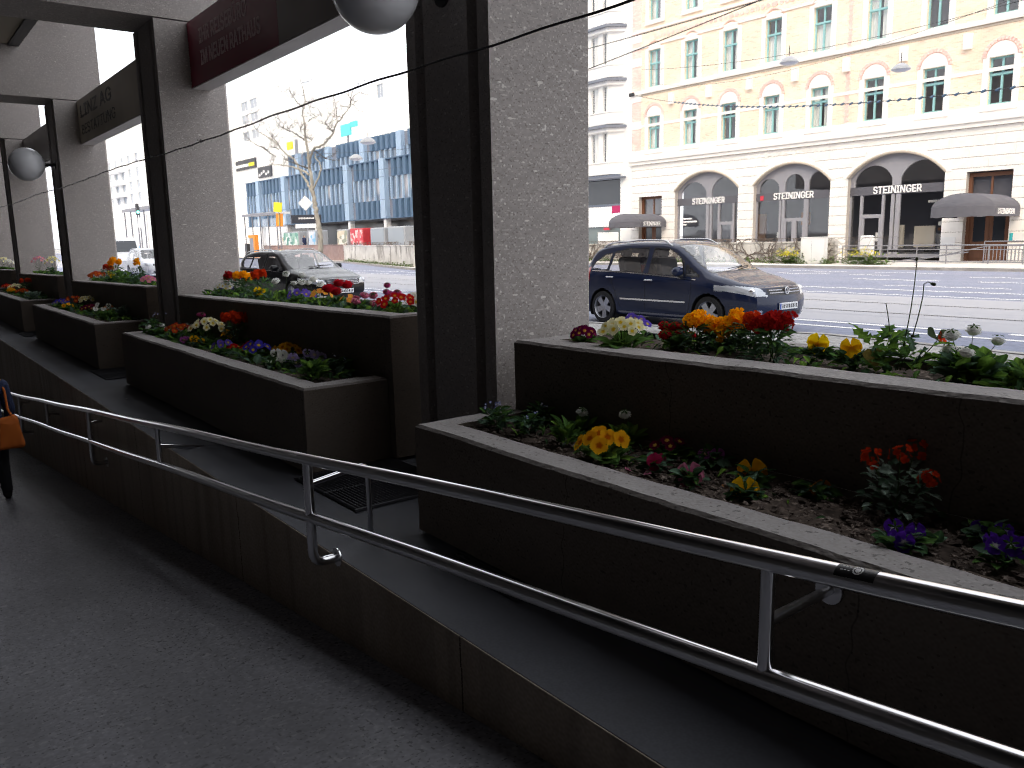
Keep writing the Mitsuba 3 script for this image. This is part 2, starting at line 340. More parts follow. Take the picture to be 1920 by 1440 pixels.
# sticker wrapped round the top rail
sx, ang = -.86, np.linspace(-.35, 1.55, 14)
def wrap(x0, x1, a0, a1, rr, n=12):
    A = np.linspace(a0, a1, n); X = np.linspace(x0, x1, 7)
    v = [(x, RY - rr * math.cos(a), top_z(x) + wob(x) + rr * math.sin(a)) for x in X for a in A]
    f = []
    for i in range(6):
        for j in range(n - 1):
            q = i * n + j; f += [(q, q + n, q + n + 1), (q, q + n + 1, q + 1)]
    return trimesh.Trimesh(v, f, process=False)
st = thing('sticker', 'small black sticker with a white round emblem on the top handrail', 'sticker')
obj('sheet', wrap(sx - .045, sx + .045, .35, 1.75, RR + .0006), 'black_plastic', st, True)
v = []
def on_rail(u, w, rr): a = 1.12 + w / RR; return (sx + u, RY - rr * math.cos(a), top_z(sx + u) + wob(sx + u) + rr * math.sin(a))
def disc(u0, r0, r1, rr, n=24):
    v = [on_rail(u0 + r * math.cos(a), r * math.sin(a), rr) for a in np.arange(n) * 2 * math.pi / n for r in (r0, r1)]
    f = []
    for i in range(n):
        a, b = 2 * i, 2 * ((i + 1) % n); f += [(a, a + 1, b + 1), (a, b + 1, b)]
    return trimesh.Trimesh(v, f, process=False)
obj('emblem', cat([disc(.004, .0085, .0115, RR + .0011), disc(.004, .0, .0062, RR + .0011)]), 'white_print', st, True)
for u in (-.034, -.026, -.018):
    q = [on_rail(u + a, b, RR + .0011) for a, b in ((0, -.006), (.005, -.006), (.005, .008), (0, .008))]
    obj('print', trimesh.Trimesh(q, [(0, 1, 2), (0, 2, 3)], process=False), 'white_print', st)
pr('white_print', (.75, .75, .75), .5)

# ---------------------------------------------------------------- globe lamps, signs, cable
pr('globe_glass', mikit.proc(lambda p, n, uv: mix((.72, .73, .76), (.82, .83, .86), fbm(p.x * 3, p.y * 3, p.z * 9))), .16, spec=.5)
for (x, y, z, r, l, px_) in [(-4.53, 2.55, 3.268, .262, 'large white globe lamp cut by the top edge, on the nearest pillar', -4.455), (-17.6, 2.52, 3.317, .297, 'small white globe lamp at the left, on the third pillar', -17.555)]:
    k = thing('globe_lamp', l, 'lamp', 'globe lamps on the pillars')
    s = trimesh.creation.uv_sphere(r, count=[40, 64]); s.apply_translation((x, y, z))
    obj('globe', s, 'globe_glass', k, True)
    obj('arm', tube([(x, y + r - .01, z), (px_, 2.982, z)], .03, 14), 'dark_steel', k, True)
    obj('wall_plate', moved(trimesh.creation.cylinder(.07, .02, sections=24), px_, 2.969, z, rx=math.pi / 2), 'dark_steel', k, 40)
def sign_dirt(a, b):
    return lambda p, n, uv: mix(a, b, fbm(p.x * 1.7, p.z * 1.2)) * (.85 + .3 * noise(p.x * .9 + 3, p.z * 3))
pr('sign_red', mikit.proc(sign_dirt((.20, .016, .045), (.27, .026, .062))), .35)
pr('sign_grey', mikit.proc(sign_dirt((.17, .15, .145), (.22, .2, .19))), .35)
pr('sign_beige', mikit.proc(sign_dirt((.36, .32, .25), (.52, .47, .38))), .45)
pr('sign_soffit', mikit.proc(sign_dirt((.38, .36, .37), (.5, .48, .48))), .5)
pr('sign_pink_print', (.62, .45, .47), .5)
pr('sign_black_print', (.05, .045, .04), .5)
SY0, SY1, SZ0, SZ1 = 3.36, 3.585, 3.657, 4.415
def sign_box(x0, x1, lab, front, split=None, front2=None):
    k = thing('sign_box', lab, 'sign', 'sign boxes between the pillars')
    obj('case', boxm(x0, x1, SY0 + .006, SY1, SZ0 + .012, SZ1), 'dark_steel', k)
    obj('underside', boxm(x0, x1, SY0 + .004, SY1 - .002, SZ0, SZ0 + .0115), 'sign_soffit', k)
    obj('front_panel', boxm(x0 + .004, (split or x1) - .004, SY0, SY0 + .0055, SZ0 + .012, SZ1 - .003), front, k)
    if split: obj('front_panel', boxm(split, x1 - .004, SY0, SY0 + .0055, SZ0 + .012, SZ1 - .003), front2, k)
    return k
k = sign_box(-10.545, -4.915, 'dark red sign box with two lines of pale lettering, right of the second pillar', 'sign_red', -7.86, 'sign_grey')
obj('lettering', facing_south(text('IHR REISEBÜRO', .155, .004, True, 1.50), -10.13, SY0 + .0005, 4.105), 'sign_pink_print', k)
obj('lettering', facing_south(text('IM NEUEN RATHAUS', .155, .004, True, 1.84), -10.13, SY0 + .0005, 3.865), 'sign_pink_print', k)
k = sign_box(-17.095, -11.465, 'dirty beige sign box with black lettering, between the second and third pillars', 'sign_beige')
obj('lettering', facing_south(text('LINZ AG', .2, .004, True, 2.35), -16.85, SY0 + .0005, 4.10), 'sign_black_print', k)
obj('lettering', facing_south(text('BESTATTUNG', .17, .004, False, 2.5), -16.85, SY0 + .0005, 3.80), 'sign_black_print', k)
obj('arrow_mark', facing_south(text('<', .12, .004, True), -11.9, SY0 + .0005, 3.98), 'sign_black_print', k)
sign_box(-23.645, -18.015, 'dim sign box behind the third pillar at the left edge', 'sign_grey')
pts = [(x, 2.86 + .004 * math.sin(x * 3), 2.851 + .012 * math.sin(x * .96 + 1.0) + .004 * math.sin(x * 7)) for x in np.linspace(1.5, -30, 240)]
cab = thing('cable', 'thin dark cable strung along the front of the pillars', 'cable')
obj('cord', tube(pts, .0068, 8), 'black_plastic', cab, True)
r = np.random.RandomState(3); tw = []
for _ in range(120):
    p = pts[r.randint(60, 200)]; d = r.randn(3) * [.05, .015, .012]
    tw.append(tube([np.array(p) - d * .3, np.array(p) + d], .003, 5))
obj('clip', cat(tw), 'black_plastic', cab, stuff=True)

# ---------------------------------------------------------------- street and ground
FAR_EDGE = [(120, 38.35), (-43.5, 38.35), (-44.5, 26.9), (-68.0, 34.0), (-92.0, 37.5), (-150.0, 41.0), (-300, 46)]
struct('ground', sheet([(-1500, 8.2), (900, 8.2), (900, 1500), (-1500, 1500)], -.02), 'pavement_grit', 'wide flat ground sheet under the town')
struct('road', sheet([(-400, 8.0), (120, 8.0), (120, 60), (-400, 60)], 0), 'asphalt', 'wide grey asphalt street with tram tracks and white lane lines')
fp = sheet(FAR_EDGE + [(-300, 130), (120, 130)], .125)
struct('far_pavement', fp, 'far_paving', 'pale pavement on the far side of the street')
pr('far_paving', mikit.proc(lambda p, n, uv: mix((.42, .40, .38), (.52, .50, .48), fbm(p.x * .7, p.y * .7))), .8)
def kerb_line(pts, w, h, name, label):
    ks = []
    for (xa, ya), (xb, yb) in zip(pts, pts[1:]):
        L = math.hypot(xb - xa, yb - ya); n = max(1, int(L / 1.6)); a = math.atan2(yb - ya, xb - xa)
        for i in range(n):
            s = (i + .5) / n
            ks.append(moved(trimesh.creation.box((L / n - .015, w, h + .3)), xa + (xb - xa) * s, ya + (yb - ya) * s, h / 2 - .15, rz=a))
    return struct(name, cat(ks), 'kerb_stone', label)
kerb_line([(x, y + .09) for x, y in NEAR_EDGE[:-1][::-1]], .16, .14, 'near_kerb', 'grey kerb stones along the near pavement')
kerb_line(FAR_EDGE[:5], .18, .14, 'far_kerb', 'pale kerb stones along the far pavement')
# painted lines: (y, width, [(x0, x1), ...])
def dashes(y, w, segs, lab):
    k = thing('lane_marking', lab, 'road marking', 'painted lines on the street')
    for a, b in segs: obj('stripe', sheet([(a, y - w / 2), (b, y - w / 2), (b, y + w / 2), (a, y + w / 2)], .004), 'road_paint', k)
def rep(x0, on, off, n, s=-1): return [(x0 + s * i * (on + off) - on, x0 + s * i * (on + off)) for i in range(n)]
dashes(14.55, .16, [(-150, 40)], 'long unbroken white line nearest to the flower troughs')
dashes(15.35, .2, rep(-6.8, 5.2, 1.2, 14) + [(-5.8, 0)], 'broken white line just beyond the nearest unbroken line')
dashes(23.1, .16, [(-90, 30)], 'unbroken white line beyond the tram tracks')
dashes(25.1, .2, [(-90, 30)], 'second unbroken white line beyond the tram tracks')
dashes(27.1, .17, [(-14.3, -10.3), (-8.2, -3), (-22.2, -18.2), (-30, -26), (-38, -34)], 'broken white lane line in the middle of the far carriageway')
dashes(30.3, .2, [(-17.2, -13.9), (-24.5, -20.5), (-12.6, -8.5), (-32, -28)], 'third broken white lane line from the far kerb')
dashes(33.3, .2, [(-19.1, -17.3), (-14.2, -11.7), (-22.6, -20), (-9, -6), (-29, -25)], 'second broken white lane line from the far kerb')
dashes(35.6, .2, [(-23.5, -20.5), (-19.2, -16.2), (-30, -27)], 'broken white lane line nearest to the far kerb')
tr = []
for y in (17.8, 20.2):
    for dy, w in ((-.05, .035), (.035, .06)):
        tr.append(sheet([(-200, y + dy), (60, y + dy), (60, y + dy + w), (-200, y + dy + w)], .003 if w > .05 else .0045))
k = thing('tram_rails', 'dark grooved tram rails set in the street', 'tram rails')
obj('rail_groove', cat(tr[0::2]), 'dark_void', k); obj('rail_head', cat(tr[1::2]), 'rail_steel', k)
pr('rail_steel', (.22, .22, .23), .45, .3)

# ---------------------------------------------------------------- materials of the far side
def brick_col(p, n, uv):
    z, row = p.z, dr.floor(p.z / .077)
    xx = p.x / .26 + .5 * (row - 2 * dr.floor(row / 2))
    r = cell_rand(dr.floor(xx), row, 3)
    c = mix((.90, .72, .54), (.94, .81, .65), r)
    c = mix(c, (.86, .63, .47), smoothstep(.8, .95, cell_rand(dr.floor(xx), row, 8)))
    fx, fz = xx - dr.floor(xx), z / .077 - row
    j = dr.maximum(smoothstep(.10, .02, dr.minimum(fx, 1 - fx)), smoothstep(.2, .06, dr.minimum(fz, 1 - fz)))
    c = mix(c, (.88, .80, .70), j * .6)
    return c * (.86 + .24 * fbm(p.x * .5, p.z * .5))
pr('yellow_brick', mikit.proc(brick_col), .85)
def red_brick_col(p, n, uv):
    row = dr.floor(p.z / .077); xx = (p.x + p.y) / .26 + .5 * (row - 2 * dr.floor(row / 2))
    return mix((.80, .56, .50), (.88, .68, .62), cell_rand(dr.floor(xx), row, 5)) * (.9 + .2 * noise(p.x * 2, p.z * 2))
pr('red_brick', mikit.proc(red_brick_col), .85)
pr('pale_stone', mikit.proc(lambda p, n, uv: mix((.84, .81, .77), (.90, .88, .85), fbm(p.x * .9, p.z * .9, p.y)) * (.95 + .08 * noise(p.x * 7, p.z * 7))), .8)
pr('stone_joint', (.50, .46, .42), .9)
pr('white_render', mikit.proc(lambda p, n, uv: mix((.78, .78, .77), (.86, .86, .85), fbm(p.x * .4, p.z * .4, p.y * .4))), .8)
pr('teal_paint', (.30, .55, .57), .45)
pr('curtain', mikit.proc(lambda p, n, uv: mix((.60, .62, .62), (.82, .83, .82), noise(p.x * 22, p.z * 1.5))), .9)
pr('room_dark', (.13, .135, .165), .9)
pr('shop_grey', (.30, .30, .335), .55)
pr('shop_grey_dark', (.105, .105, .125), .5)
pr('door_wood', mikit.proc(lambda p, n, uv: mix((.12, .05, .028), (.20, .09, .05), fbm(p.x * 6, p.z * 1.2))), .5)
pr('awning_cloth', mikit.proc(lambda p, n, uv: mix((.095, .095, .115), (.13, .13, .15), fbm(p.x * 2, p.y * 2, p.z * 3))), .75)
pr('slate_grey', (.20, .22, .27), .6)
pr('grey_metal', (.28, .28, .31), .45, .4)
scene['window_glass'] = {'type': 'thindielectric', 'int_ior': 1.6}
YF = 47.0
def R(r): return 1.79 + r * YF            # height on the facade plane
def X(t): return t * YF

# ---------------------------------------------------------------- brick building with the shop
b = thing('brick_building', 'yellow brick building with teal windows above a pale stone shop floor with arches', 'building')
XL, XR = X(-.9605), 2.0
ZC = R(.1205)
cols = [-.9129, -.8405, -.7704, -.6995, -.6271, -.5537, -.4815, -.409, -.3365, -.264, -.19]
rows = [(R(.1355), R(.1855)), (R(.2295), R(.2845)), (R(.328), R(.380))]
WW = 1.19
wall = sbox(XL + .9, ZC, XR, 23)
holes = [sbox(X(c) - WW / 2, z0, X(c) + WW / 2, z1) for c in cols for z0, z1 in rows]
obj('brick_wall', extr(wall.difference(unary_union(holes)), YF, YF + .45), 'yellow_brick', b)
obj('room', boxm(XL, XR, YF + 2.4, YF + 2.6, ZC, 23), 'room_upper', b); pr('room_upper', (.30, .31, .37), .9)
for (z0, z1) in rows: obj('floor_slab', boxm(XL, XR, YF + .5, YF + 2.4, z0 - .9, z0 - .6), 'room_dark', b)
# windows
def teal_frame(w, h):
    g = sbox(-w / 2, 0, w / 2, h); t = .085; zt = h * .64
    op = [sbox(-w / 2 + t, t, -.05, zt - .07), sbox(.05, t, w / 2 - t, zt - .07), sbox(-w / 2 + t, zt + .07, -.05, h - t), sbox(.05, zt + .07, w / 2 - t, h - t)]
    m = extr(g.difference(unary_union(op)), 0, .09)
    return cat([m, boxm(-w / 2, w / 2, -.05, .02, zt - .05, zt + .05), boxm(-.045, .045, -.03, .02, t, zt)])
for i, (z0, z1) in enumerate(rows):
    h = z1 - z0
    gf = group(f'teal_frame_{i}', teal_frame(WW, h), 'teal_paint')
    gp = group(f'facade_pane_{i}', trimesh.Trimesh([(-WW / 2 + .06, 0, .06), (WW / 2 - .06, 0, .06), (WW / 2 - .06, 0, h - .06), (-WW / 2 + .06, 0, h - .06)], [(0, 1, 2), (0, 2, 3)], process=False), 'window_glass')
    # curtain: two hanging folds
    xs_ = np.linspace(-WW / 2, WW / 2, 40); fold = .03 * np.sin(xs_ * 34)
    half = []
    for a, c2 in ((0, 17), (23, 40)):
        vv = [(xs_[j], fold[j], z) for j in range(a, c2) for z in (.05, h - .05)]
        ff = []
        for j in range(c2 - a - 1): ff += [(2 * j, 2 * j + 2, 2 * j + 3), (2 * j, 2 * j + 3, 2 * j + 1)]
        half.append(trimesh.Trimesh(vv, ff, process=False))
    gc = group(f'facade_curtain_{i}', cat(half), 'curtain')
    full = boxm(-WW / 2, WW / 2, 0, .02, .05, h * .62); gfull = group(f'facade_blind_{i}', full, 'curtain')
    arch_h = .62 if i == 0 else .26
    # stone surround
    W2 = WW / 2 + .30
    out = unary_union([sbox(-W2, -.28, W2, h)] + ([Point(0, h).buffer(WW / 2 + .14, 24).intersection(sbox(-2, h - .01, 2, h + 2))] if i == 0 else [sbox(-W2, h, W2, h + .12), Polygon([(-WW / 2 - .05, h + .1)] + [(x, h + .12 + .32 * (1 - (x / (WW / 2 + .05)) ** 2)) for x in np.linspace(-WW / 2 - .05, WW / 2 + .05, 15)] + [(WW / 2 + .05, h + .1)])]))
    gs = group(f'stone_surround_{i}', cat([extr(out.difference(sbox(-WW / 2, 0, WW / 2, h)), -.07, .02), boxm(-W2 - .04, W2 + .04, -.16, -.0705, -.30, -.20)]), 'pale_stone')
    if i == 0:
        vs = []
        r0, r1 = WW / 2 + .17, WW / 2 + .37
        for a in range(15):
            a0, a1 = math.pi * (a + .08) / 15, math.pi * (a + .92) / 15
            vs.append(extr(Polygon([(r0 * math.cos(a0), h + r0 * math.sin(a0)), (r1 * math.cos(a0), h + r1 * math.sin(a0)), (r1 * math.cos(a1), h + r1 * math.sin(a1)), (r0 * math.cos(a1), h + r0 * math.sin(a1))]), -.10, .02))
        gv = [group(f'voussoir_{a}', m, 'red_brick') for a, m in enumerate(vs)]
    else:
        xa = np.linspace(-WW / 2 - .1, WW / 2 + .1, 17); za = h + .2 + .36 * (1 - (xa / (WW / 2 + .1)) ** 2)
        gv = [group(f'hood_band_{i}', extr(Polygon(list(zip(xa, za)) + list(zip(xa[::-1], za[::-1] + .075))), -.11, .02), 'red_brick')]
    for j, c in enumerate(cols):
        if j > 9 or (i == 2 and j > 7): continue
        M = mat4(X(c), YF, z0)
        w = num(b + '__window')
        inst(w + '__frame', gf, M @ mat4(0, .16, 0)); inst(w + '__pane', gp, M @ mat4(0, .215, 0))
        kind = rnd.random()
        if i == 0 and j >= 5: kind = .9 if j != 5 else .95
        if kind < .62: inst(w + '__curtain', gc, M @ mat4(0, .42, 0))
        elif kind < .85: inst(w + '__curtain', gfull, M @ mat4(0, .42, 0))
        inst(w + '__surround', gs, M)
        for g in gv: inst(w + ('__voussoir' if i == 0 else '__hood_band'), g, M)
# belts, cornices, corbels, corner pilaster, brick seam
bx('belt', b, 'pale_stone', XL - .1, XR, YF - .14, YF, R(.2215), R(.2265))
bx('painted_belt_shadow', b, 'rope_stone', XL, XR, YF - .05, YF, R(.2185), R(.2210))  # brown strip painted in as the shadow below the belt
bx('belt', b, 'pale_stone', XL - .1, XR, YF - .10, YF, R(.3135), R(.3165))
bx('belt', b, 'pale_stone', XL - .1, XR, YF - .10, YF, R(.290), R(.2925))
bx('main_cornice', b, 'pale_stone', XL - .2, XR, YF - .32, YF, ZC - .10, ZC + .14)
bx('main_cornice', b, 'pale_stone', XL - .15, XR, YF - .2, YF, ZC - .34, ZC - .102)
bx('sill_band', b, 'pale_stone', XL, XR, YF - .06, YF, ZC + .142, ZC + .70)
bx('impost_band', b, 'pale_stone', XL, XR, YF - .045, YF, R(.1705), R(.1745))
for c0, c1 in zip(cols, cols[1:]):
    xm = X((c0 + c1) / 2)
    bx('corbel', b, 'pale_stone', xm - .2, xm + .2, YF - .24, YF, R(.1985), R(.2150))
    for q in range(9):
        a = xm - 1.6 + q * .4
        inst(b + '__frieze_tile', group('frieze_tile', extr(Point(0, 0).buffer(.15, 3), -.05, .01), 'red_brick'), mat4(a, YF, R(.303)))
px0, px1 = XL, XL + .9
bx('corner_pilaster', b, 'red_brick', px0, px1, YF - .02, YF + .5, ZC + .7, 23)
for r in (.169, .2105, .2645, .30): bx('pilaster_band', b, 'pale_stone', px0 - .03, px1 + .05, YF - .06, YF + .45, R(r), R(r + .012))
n = int((R(.36) - R(.135)) / .15)
for q in range(n): bx('seam_quoin', b, 'red_brick', X(-.5885) - (.10 if q % 2 else .16), X(-.5885) + (.16 if q % 2 else .10), YF - .03, YF, R(.135) + q * .15, R(.135) + q * .15 + .13)
# ground floor: backing wall with three arches and two doors, stone courses proud of it
ZS, ZB = R(.0672), .0
arches = [(-.8690, -.7508, .0932), (-.7245, -.6064, .0932), (-.5820, -.4612, .0942)]
def arch_shape(t0, t1, rt, grow=0., zb=ZB):
    x0, x1 = X(t0) - grow, X(t1) + grow; zs, rise = ZS, R(rt) - ZS + grow
    w = (x1 - x0) / 2; rad = (w * w + rise * rise) / (2 * rise); cx, cz = (x0 + x1) / 2, zs + rise - rad
    return unary_union([sbox(x0, zb, x1, zs), Point(cx, cz).buffer(rad, 48).intersection(sbox(x0, zs - .001, x1, zs + 9))])
doors = [sbox(X(-.9450), .0, X(-.8955), R(.0628)), sbox(X(-.4372), .0, X(-.3882), R(.0648))]
openings = unary_union([arch_shape(*a) for a in arches] + doors)
obj('base_wall', extr(sbox(XL, -.1, XR, ZC - .34).difference(openings), YF + .035, YF + .6), 'stone_joint', b)
rings = [arch_shape(*a, grow=.36, zb=ZS) for a in arches]
keep = unary_union([arch_shape(*a, grow=.0) for a in arches] + doors)
zc = [R(.0691 - .0119 * q) for q in range(-5, 12)]
zc = sorted(zc + [ZC - .345])
for z0, z1 in zip(zc, zc[1:]):
    if z1 - z0 < .12: continue
    strip = sbox(XL, z0 + .016, XR, z1 - .016).difference(unary_union([keep] + rings))
    for g in getattr(strip, 'geoms', [strip]):
        L = g.bounds[2] - g.bounds[0]; nn = max(1, round(L / 2.3)); off = .5 if int(z0 * 10) % 2 else 0
        cuts = [g.bounds[0] + L * (q / nn) for q in range(nn + 1)]
        for a, c2 in zip(cuts, cuts[1:]):
            piece = g.intersection(sbox(a + (.006 if a > g.bounds[0] else 0), z0, c2 - (.006 if c2 < g.bounds[2] else 0), z1))
            if piece.area > .03: obj('stone_course', extr(piece, YF - .01, YF + .034), 'pale_stone', b)
for a, rg in zip(arches, rings):
    ring = rg.difference(arch_shape(*a, grow=.07))
    obj('arch_ring', extr(ring.intersection(sbox(-99, ZS, 9, 99)), YF - .04, YF + .034), 'pale_stone', b)
    x0, x1 = X(a[0]), X(a[1]); w = (x1 - x0) / 2; rise = R(a[2]) - ZS; rad = (w * w + rise * rise) / (2 * rise)
    cx, cz = (x0 + x1) / 2, ZS + rise - rad; th = math.asin(w / rad)
    obj('rope_moulding', tube([(cx + (rad + .03) * math.sin(q), YF - .03, cz + (rad + .03) * math.cos(q)) for q in np.linspace(-th, th, 40)], .075, 8), 'rope_stone', b, True)
pr('rope_stone', (.50, .44, .37), .8)
for r_ in (.0, ):
    for q in range(24):
        a = X(-.745) + q * .255
        bx('relief_letter', b, 'pale_stone', a, a + rnd.uniform(.08, .2), YF - .05, YF - .012, R(.1035) + rnd.uniform(0, .2), R(.1125) - rnd.uniform(0, .25))
# shop fronts in the arches
YS = YF + .34
def shop(a, lights, band, posts, doorx, name_x, txt_w):
    s = num(b + '__shop_front')
    full = arch_shape(*a); x0, x1 = X(a[0]), X(a[1]); zt = R(.0560); zb = R(.0455)
    top = full.intersection(sbox(x0, zt, x1, 99))
    ops = []
    n = len(lights)
    for (l0, l1, zz, rr) in lights:
        xl0, xl1 = x0 + (x1 - x0) * l0, x0 + (x1 - x0) * l1; ww = (xl1 - xl0) / 2
        rise = rr; rad = (ww * ww + rise * rise) / (2 * rise)
        ops.append(unary_union([sbox(xl0, zt, xl1, zz), Point((xl0 + xl1) / 2, zz + rise - rad).buffer(rad, 32).intersection(sbox(xl0, zz - .001, xl1, zz + 5))]))
    ops = unary_union(ops).intersection(full.buffer(-.06))
    obj('tympanum', extr(top.difference(ops), YS, YS + .12), 'shop_grey', s)
    bx('name_band', s, 'shop_grey_dark', x0 + .003, x1 - .003, YS - .03, YS + .12, zb, zt - .003)
    for q0, q1 in posts: bx('post', s, 'shop_grey', x0 + (x1 - x0) * q0, x0 + (x1 - x0) * q1, YS - .02, YS + .12, .3, zb - .004)
    for q in (0, 1):
        xx = x0 if q == 0 else x1 - .1
        bx('jamb', s, 'shop_grey', xx + .003, xx + .097, YS, YS + .12, .3, zb - .004)
    bx('sill', s, 'shop_grey', x0 + .1, x1 - .1, YS, YS + .12, .3, .5)
    # door frame with transom
    d0, d1, dt, leaves = doorx
    xd0, xd1 = x0 + (x1 - x0) * d0, x0 + (x1 - x0) * d1
    for xx in (xd0, xd1 - .14): bx('door_jamb', s, 'shop_grey', xx, xx + .14, YS - .05, YS + .1, .3, zb - .008)
    bx('transom', s, 'shop_grey', xd0 + .142, xd1 - .142, YS - .05, YS + .1, dt - .12, dt + .10)
    d = s + '__door'
    if leaves == 2: bx('meeting_stile', s, 'shop_grey', (xd0 + xd1) / 2 - .16, (xd0 + xd1) / 2 + .16, YS - .04, YS + .1, .3, dt - .122)
    bx('door_leaf_frame', s, 'shop_grey', xd0 + .142, xd0 + .27, YS - .03, YS + .09, .3, dt - .124)
    bx('door_leaf_frame', s, 'shop_grey', xd1 - .27, xd1 - .142, YS - .03, YS + .09, .3, dt - .124)
    gl = full.intersection(sbox(x0, .3, x1, 99))
    obj('pane', extr_flat(gl, YS + .06), 'window_glass', s)
    obj('lettering', facing_south(text('STEININGER', .40, .05, True, txt_w), X(name_x), YS - .031, R(.0468)), 'letter_white', s)
    return s
def extr_flat(g, y):
    ms = []
    for q in getattr(g, 'geoms', [g]):
        v, f = trimesh.creation.triangulate_polygon(q, engine='earcut')
        ms.append(trimesh.Trimesh(np.c_[v[:, 0], np.full(len(v), y), v[:, 1]], f[:, ::-1], process=False))
    return cat(ms)
pr('letter_white', (.86, .86, .86), .5)
zl = R(.0640)
shop(arches[0], [(.06, .47, zl, .75), (.55, .98, zl, .95)], 0, [(.47, .515), (.53, .56)], (.66, .91, R(.0172), 1), -.8395, 2.85)
shop(arches[1], [(.04, .31, zl, .55), (.39, .64, zl, .72), (.70, .97, zl, .8)], 0, [(.32, .345), (.355, .39), (.645, .665), (.675, .70)], (.37, .685, R(.0188), 2), -.6955, 2.90)
shop(arches[2], [(.05, .45, zl, .82), (.54, .985, zl, .92)], 0, [(.45, .485), (.50, .545)], (.12, .38, R(.0196), 1), -.5508, 2.84)
bx('interior_back', b, 'room_dark', XL, XR, YF + 6, YF + 6.1, 0, ZC)
bx('interior_floor', b, 'inner_wall', XL, XR, YF + .6, YF + 6, .2, .3); bx('interior_ceiling', b, 'inner_wall', XL, XR, YF + .6, YF + 6, ZC - .6, ZC - .4)
pr('interior_panel', (.42, .40, .36), .8); pr('paper_white', (.8, .8, .8), .8); pr('interior_wood', (.22, .11, .06), .7); pr('interior_blue', (.05, .09, .22), .7)
for (t0, t1, r0, r1, yy, m) in [(-.5395, -.5235, -.02, .008, 1.0, 'interior_panel'), (-.512, -.487, -.02, .006, 1.2, 'interior_panel'), (-.487, -.468, .000, .0035, 1.6, 'interior_wood'), (-.487, -.467, .006, .011, 1.6, 'paper_white'), (-.5495, -.541, -.012, -.001, .1, 'paper_white'),
                               (-.646, -.625, .008, .018, 3.0, 'interior_blue'), (-.640, -.612, -.006, .001, 2.4, 'slate_grey'), (-.700, -.688, -.006, .002, .5, 'paper_white'), (-.772, -.757, -.01, .03, 3.0, 'interior_wood'), (-.7035, -.69, .012, .03, 3.5, 'interior_wood'), (-.83, -.81, -.01, .02, 2.5, 'slate_grey'),
                               (-.482, -.478, .013, .028, 2.0, 'paper_white'), (-.497, -.475, .034, .037, 1.2, 'paper_white'), (-.6085, -.6075, -.01, .03, 1.0, 'interior_panel')]:
    bx('shop_display', b, m, X(t0), X(t1), YF + .6 + yy, YF + .75 + yy, R(r0), R(r1))
for i in range(3):
    bx('window_print', b, 'letter_white', X(-.8655), X(-.8655) + (1.15, 1.6, .65)[i], YS + .04, YS + .05, R(.0245 - .0045 * i), R(.0268 - .0045 * i))
bx('red_bow', b, 'red_mark', X(-.7175), X(-.7120), YS - .06, YS - .032, R(.0465), R(.0530)); pr('red_mark', (.6, .05, .08), .5)
# house doors with fanlights
for (t0, t1, lab) in [(-.9450, -.8955, None), (-.4372, -.3882, None)]:
    x0, x1 = X(t0), X(t1); d = num(b + '__house_door'); zt = R(.0635); zm = R(.0225 if t0 > -.5 else .030)
    bx('frame', d, 'door_wood', x0, x0 + .16, YF + .36, YF + .55, 0, zt); bx('frame', d, 'door_wood', x1 - .16, x1, YF + .36, YF + .55, 0, zt); bx('frame', d, 'door_wood', x0 + .16, x1 - .16, YF + .37, YF + .55, zt - .2, zt)
    bx('transom', d, 'pale_stone', x0 + .16, x1 - .16, YF + .34, YF + .55, zm, zm + .16)
    bx('pane', d, 'window_glass', x0 + .16, x1 - .16, YF + .44, YF + .441, zm + .16, zt - .2)
    bx('mullion', d, 'door_wood', (x0 + x1) / 2 - .05, (x0 + x1) / 2 + .05, YF + .41, YF + .5, zm + .16, zt - .2)
    for s in (0, 1):
        a = x0 + .16 + s * (x1 - x0 - .32) / 2; c2 = a + (x1 - x0 - .32) / 2 - .012
        bx('leaf', d, 'door_wood', a, c2, YF + .46, YF + .52, .1, zm - .004)
        bx('leaf_panel', d, 'door_wood', a + .14, c2 - .14, YF + .435, YF + .459, .25, .95)
        bx('leaf_pane', d, 'dark_glass', a + .2, c2 - .2, YF + .45, YF + .459, 1.15, zm - .25)
    bx('hall', d, 'room_dark', x0, x1, YF + .7, YF + .72, 0, zt)
pr('dark_glass', (.03, .035, .045), .08, spec=.8)
bx('name_plate', b, 'paper_white', X(-.4605), X(-.4440), YF - .06, YF - .015, R(-.017), R(-.008))
bx('name_plate', b, 'paper_white', X(-.3830), X(-.3700), YF - .06, YF - .015, R(-.0135), R(-.0045)); bx('plate_band', b, 'cyan_paint', X(-.3865), X(-.3832), YF - .06, YF - .015, R(-.0135), R(-.0045))
pr('cyan_paint', (.05, .42, .48), .5)
for q in range(5): bx('vent_grille', b, 'dark_void', X(-.578) + q * 1.15, X(-.578) + q * 1.15 + .85, YF - .016, YF - .011, .62, .72)
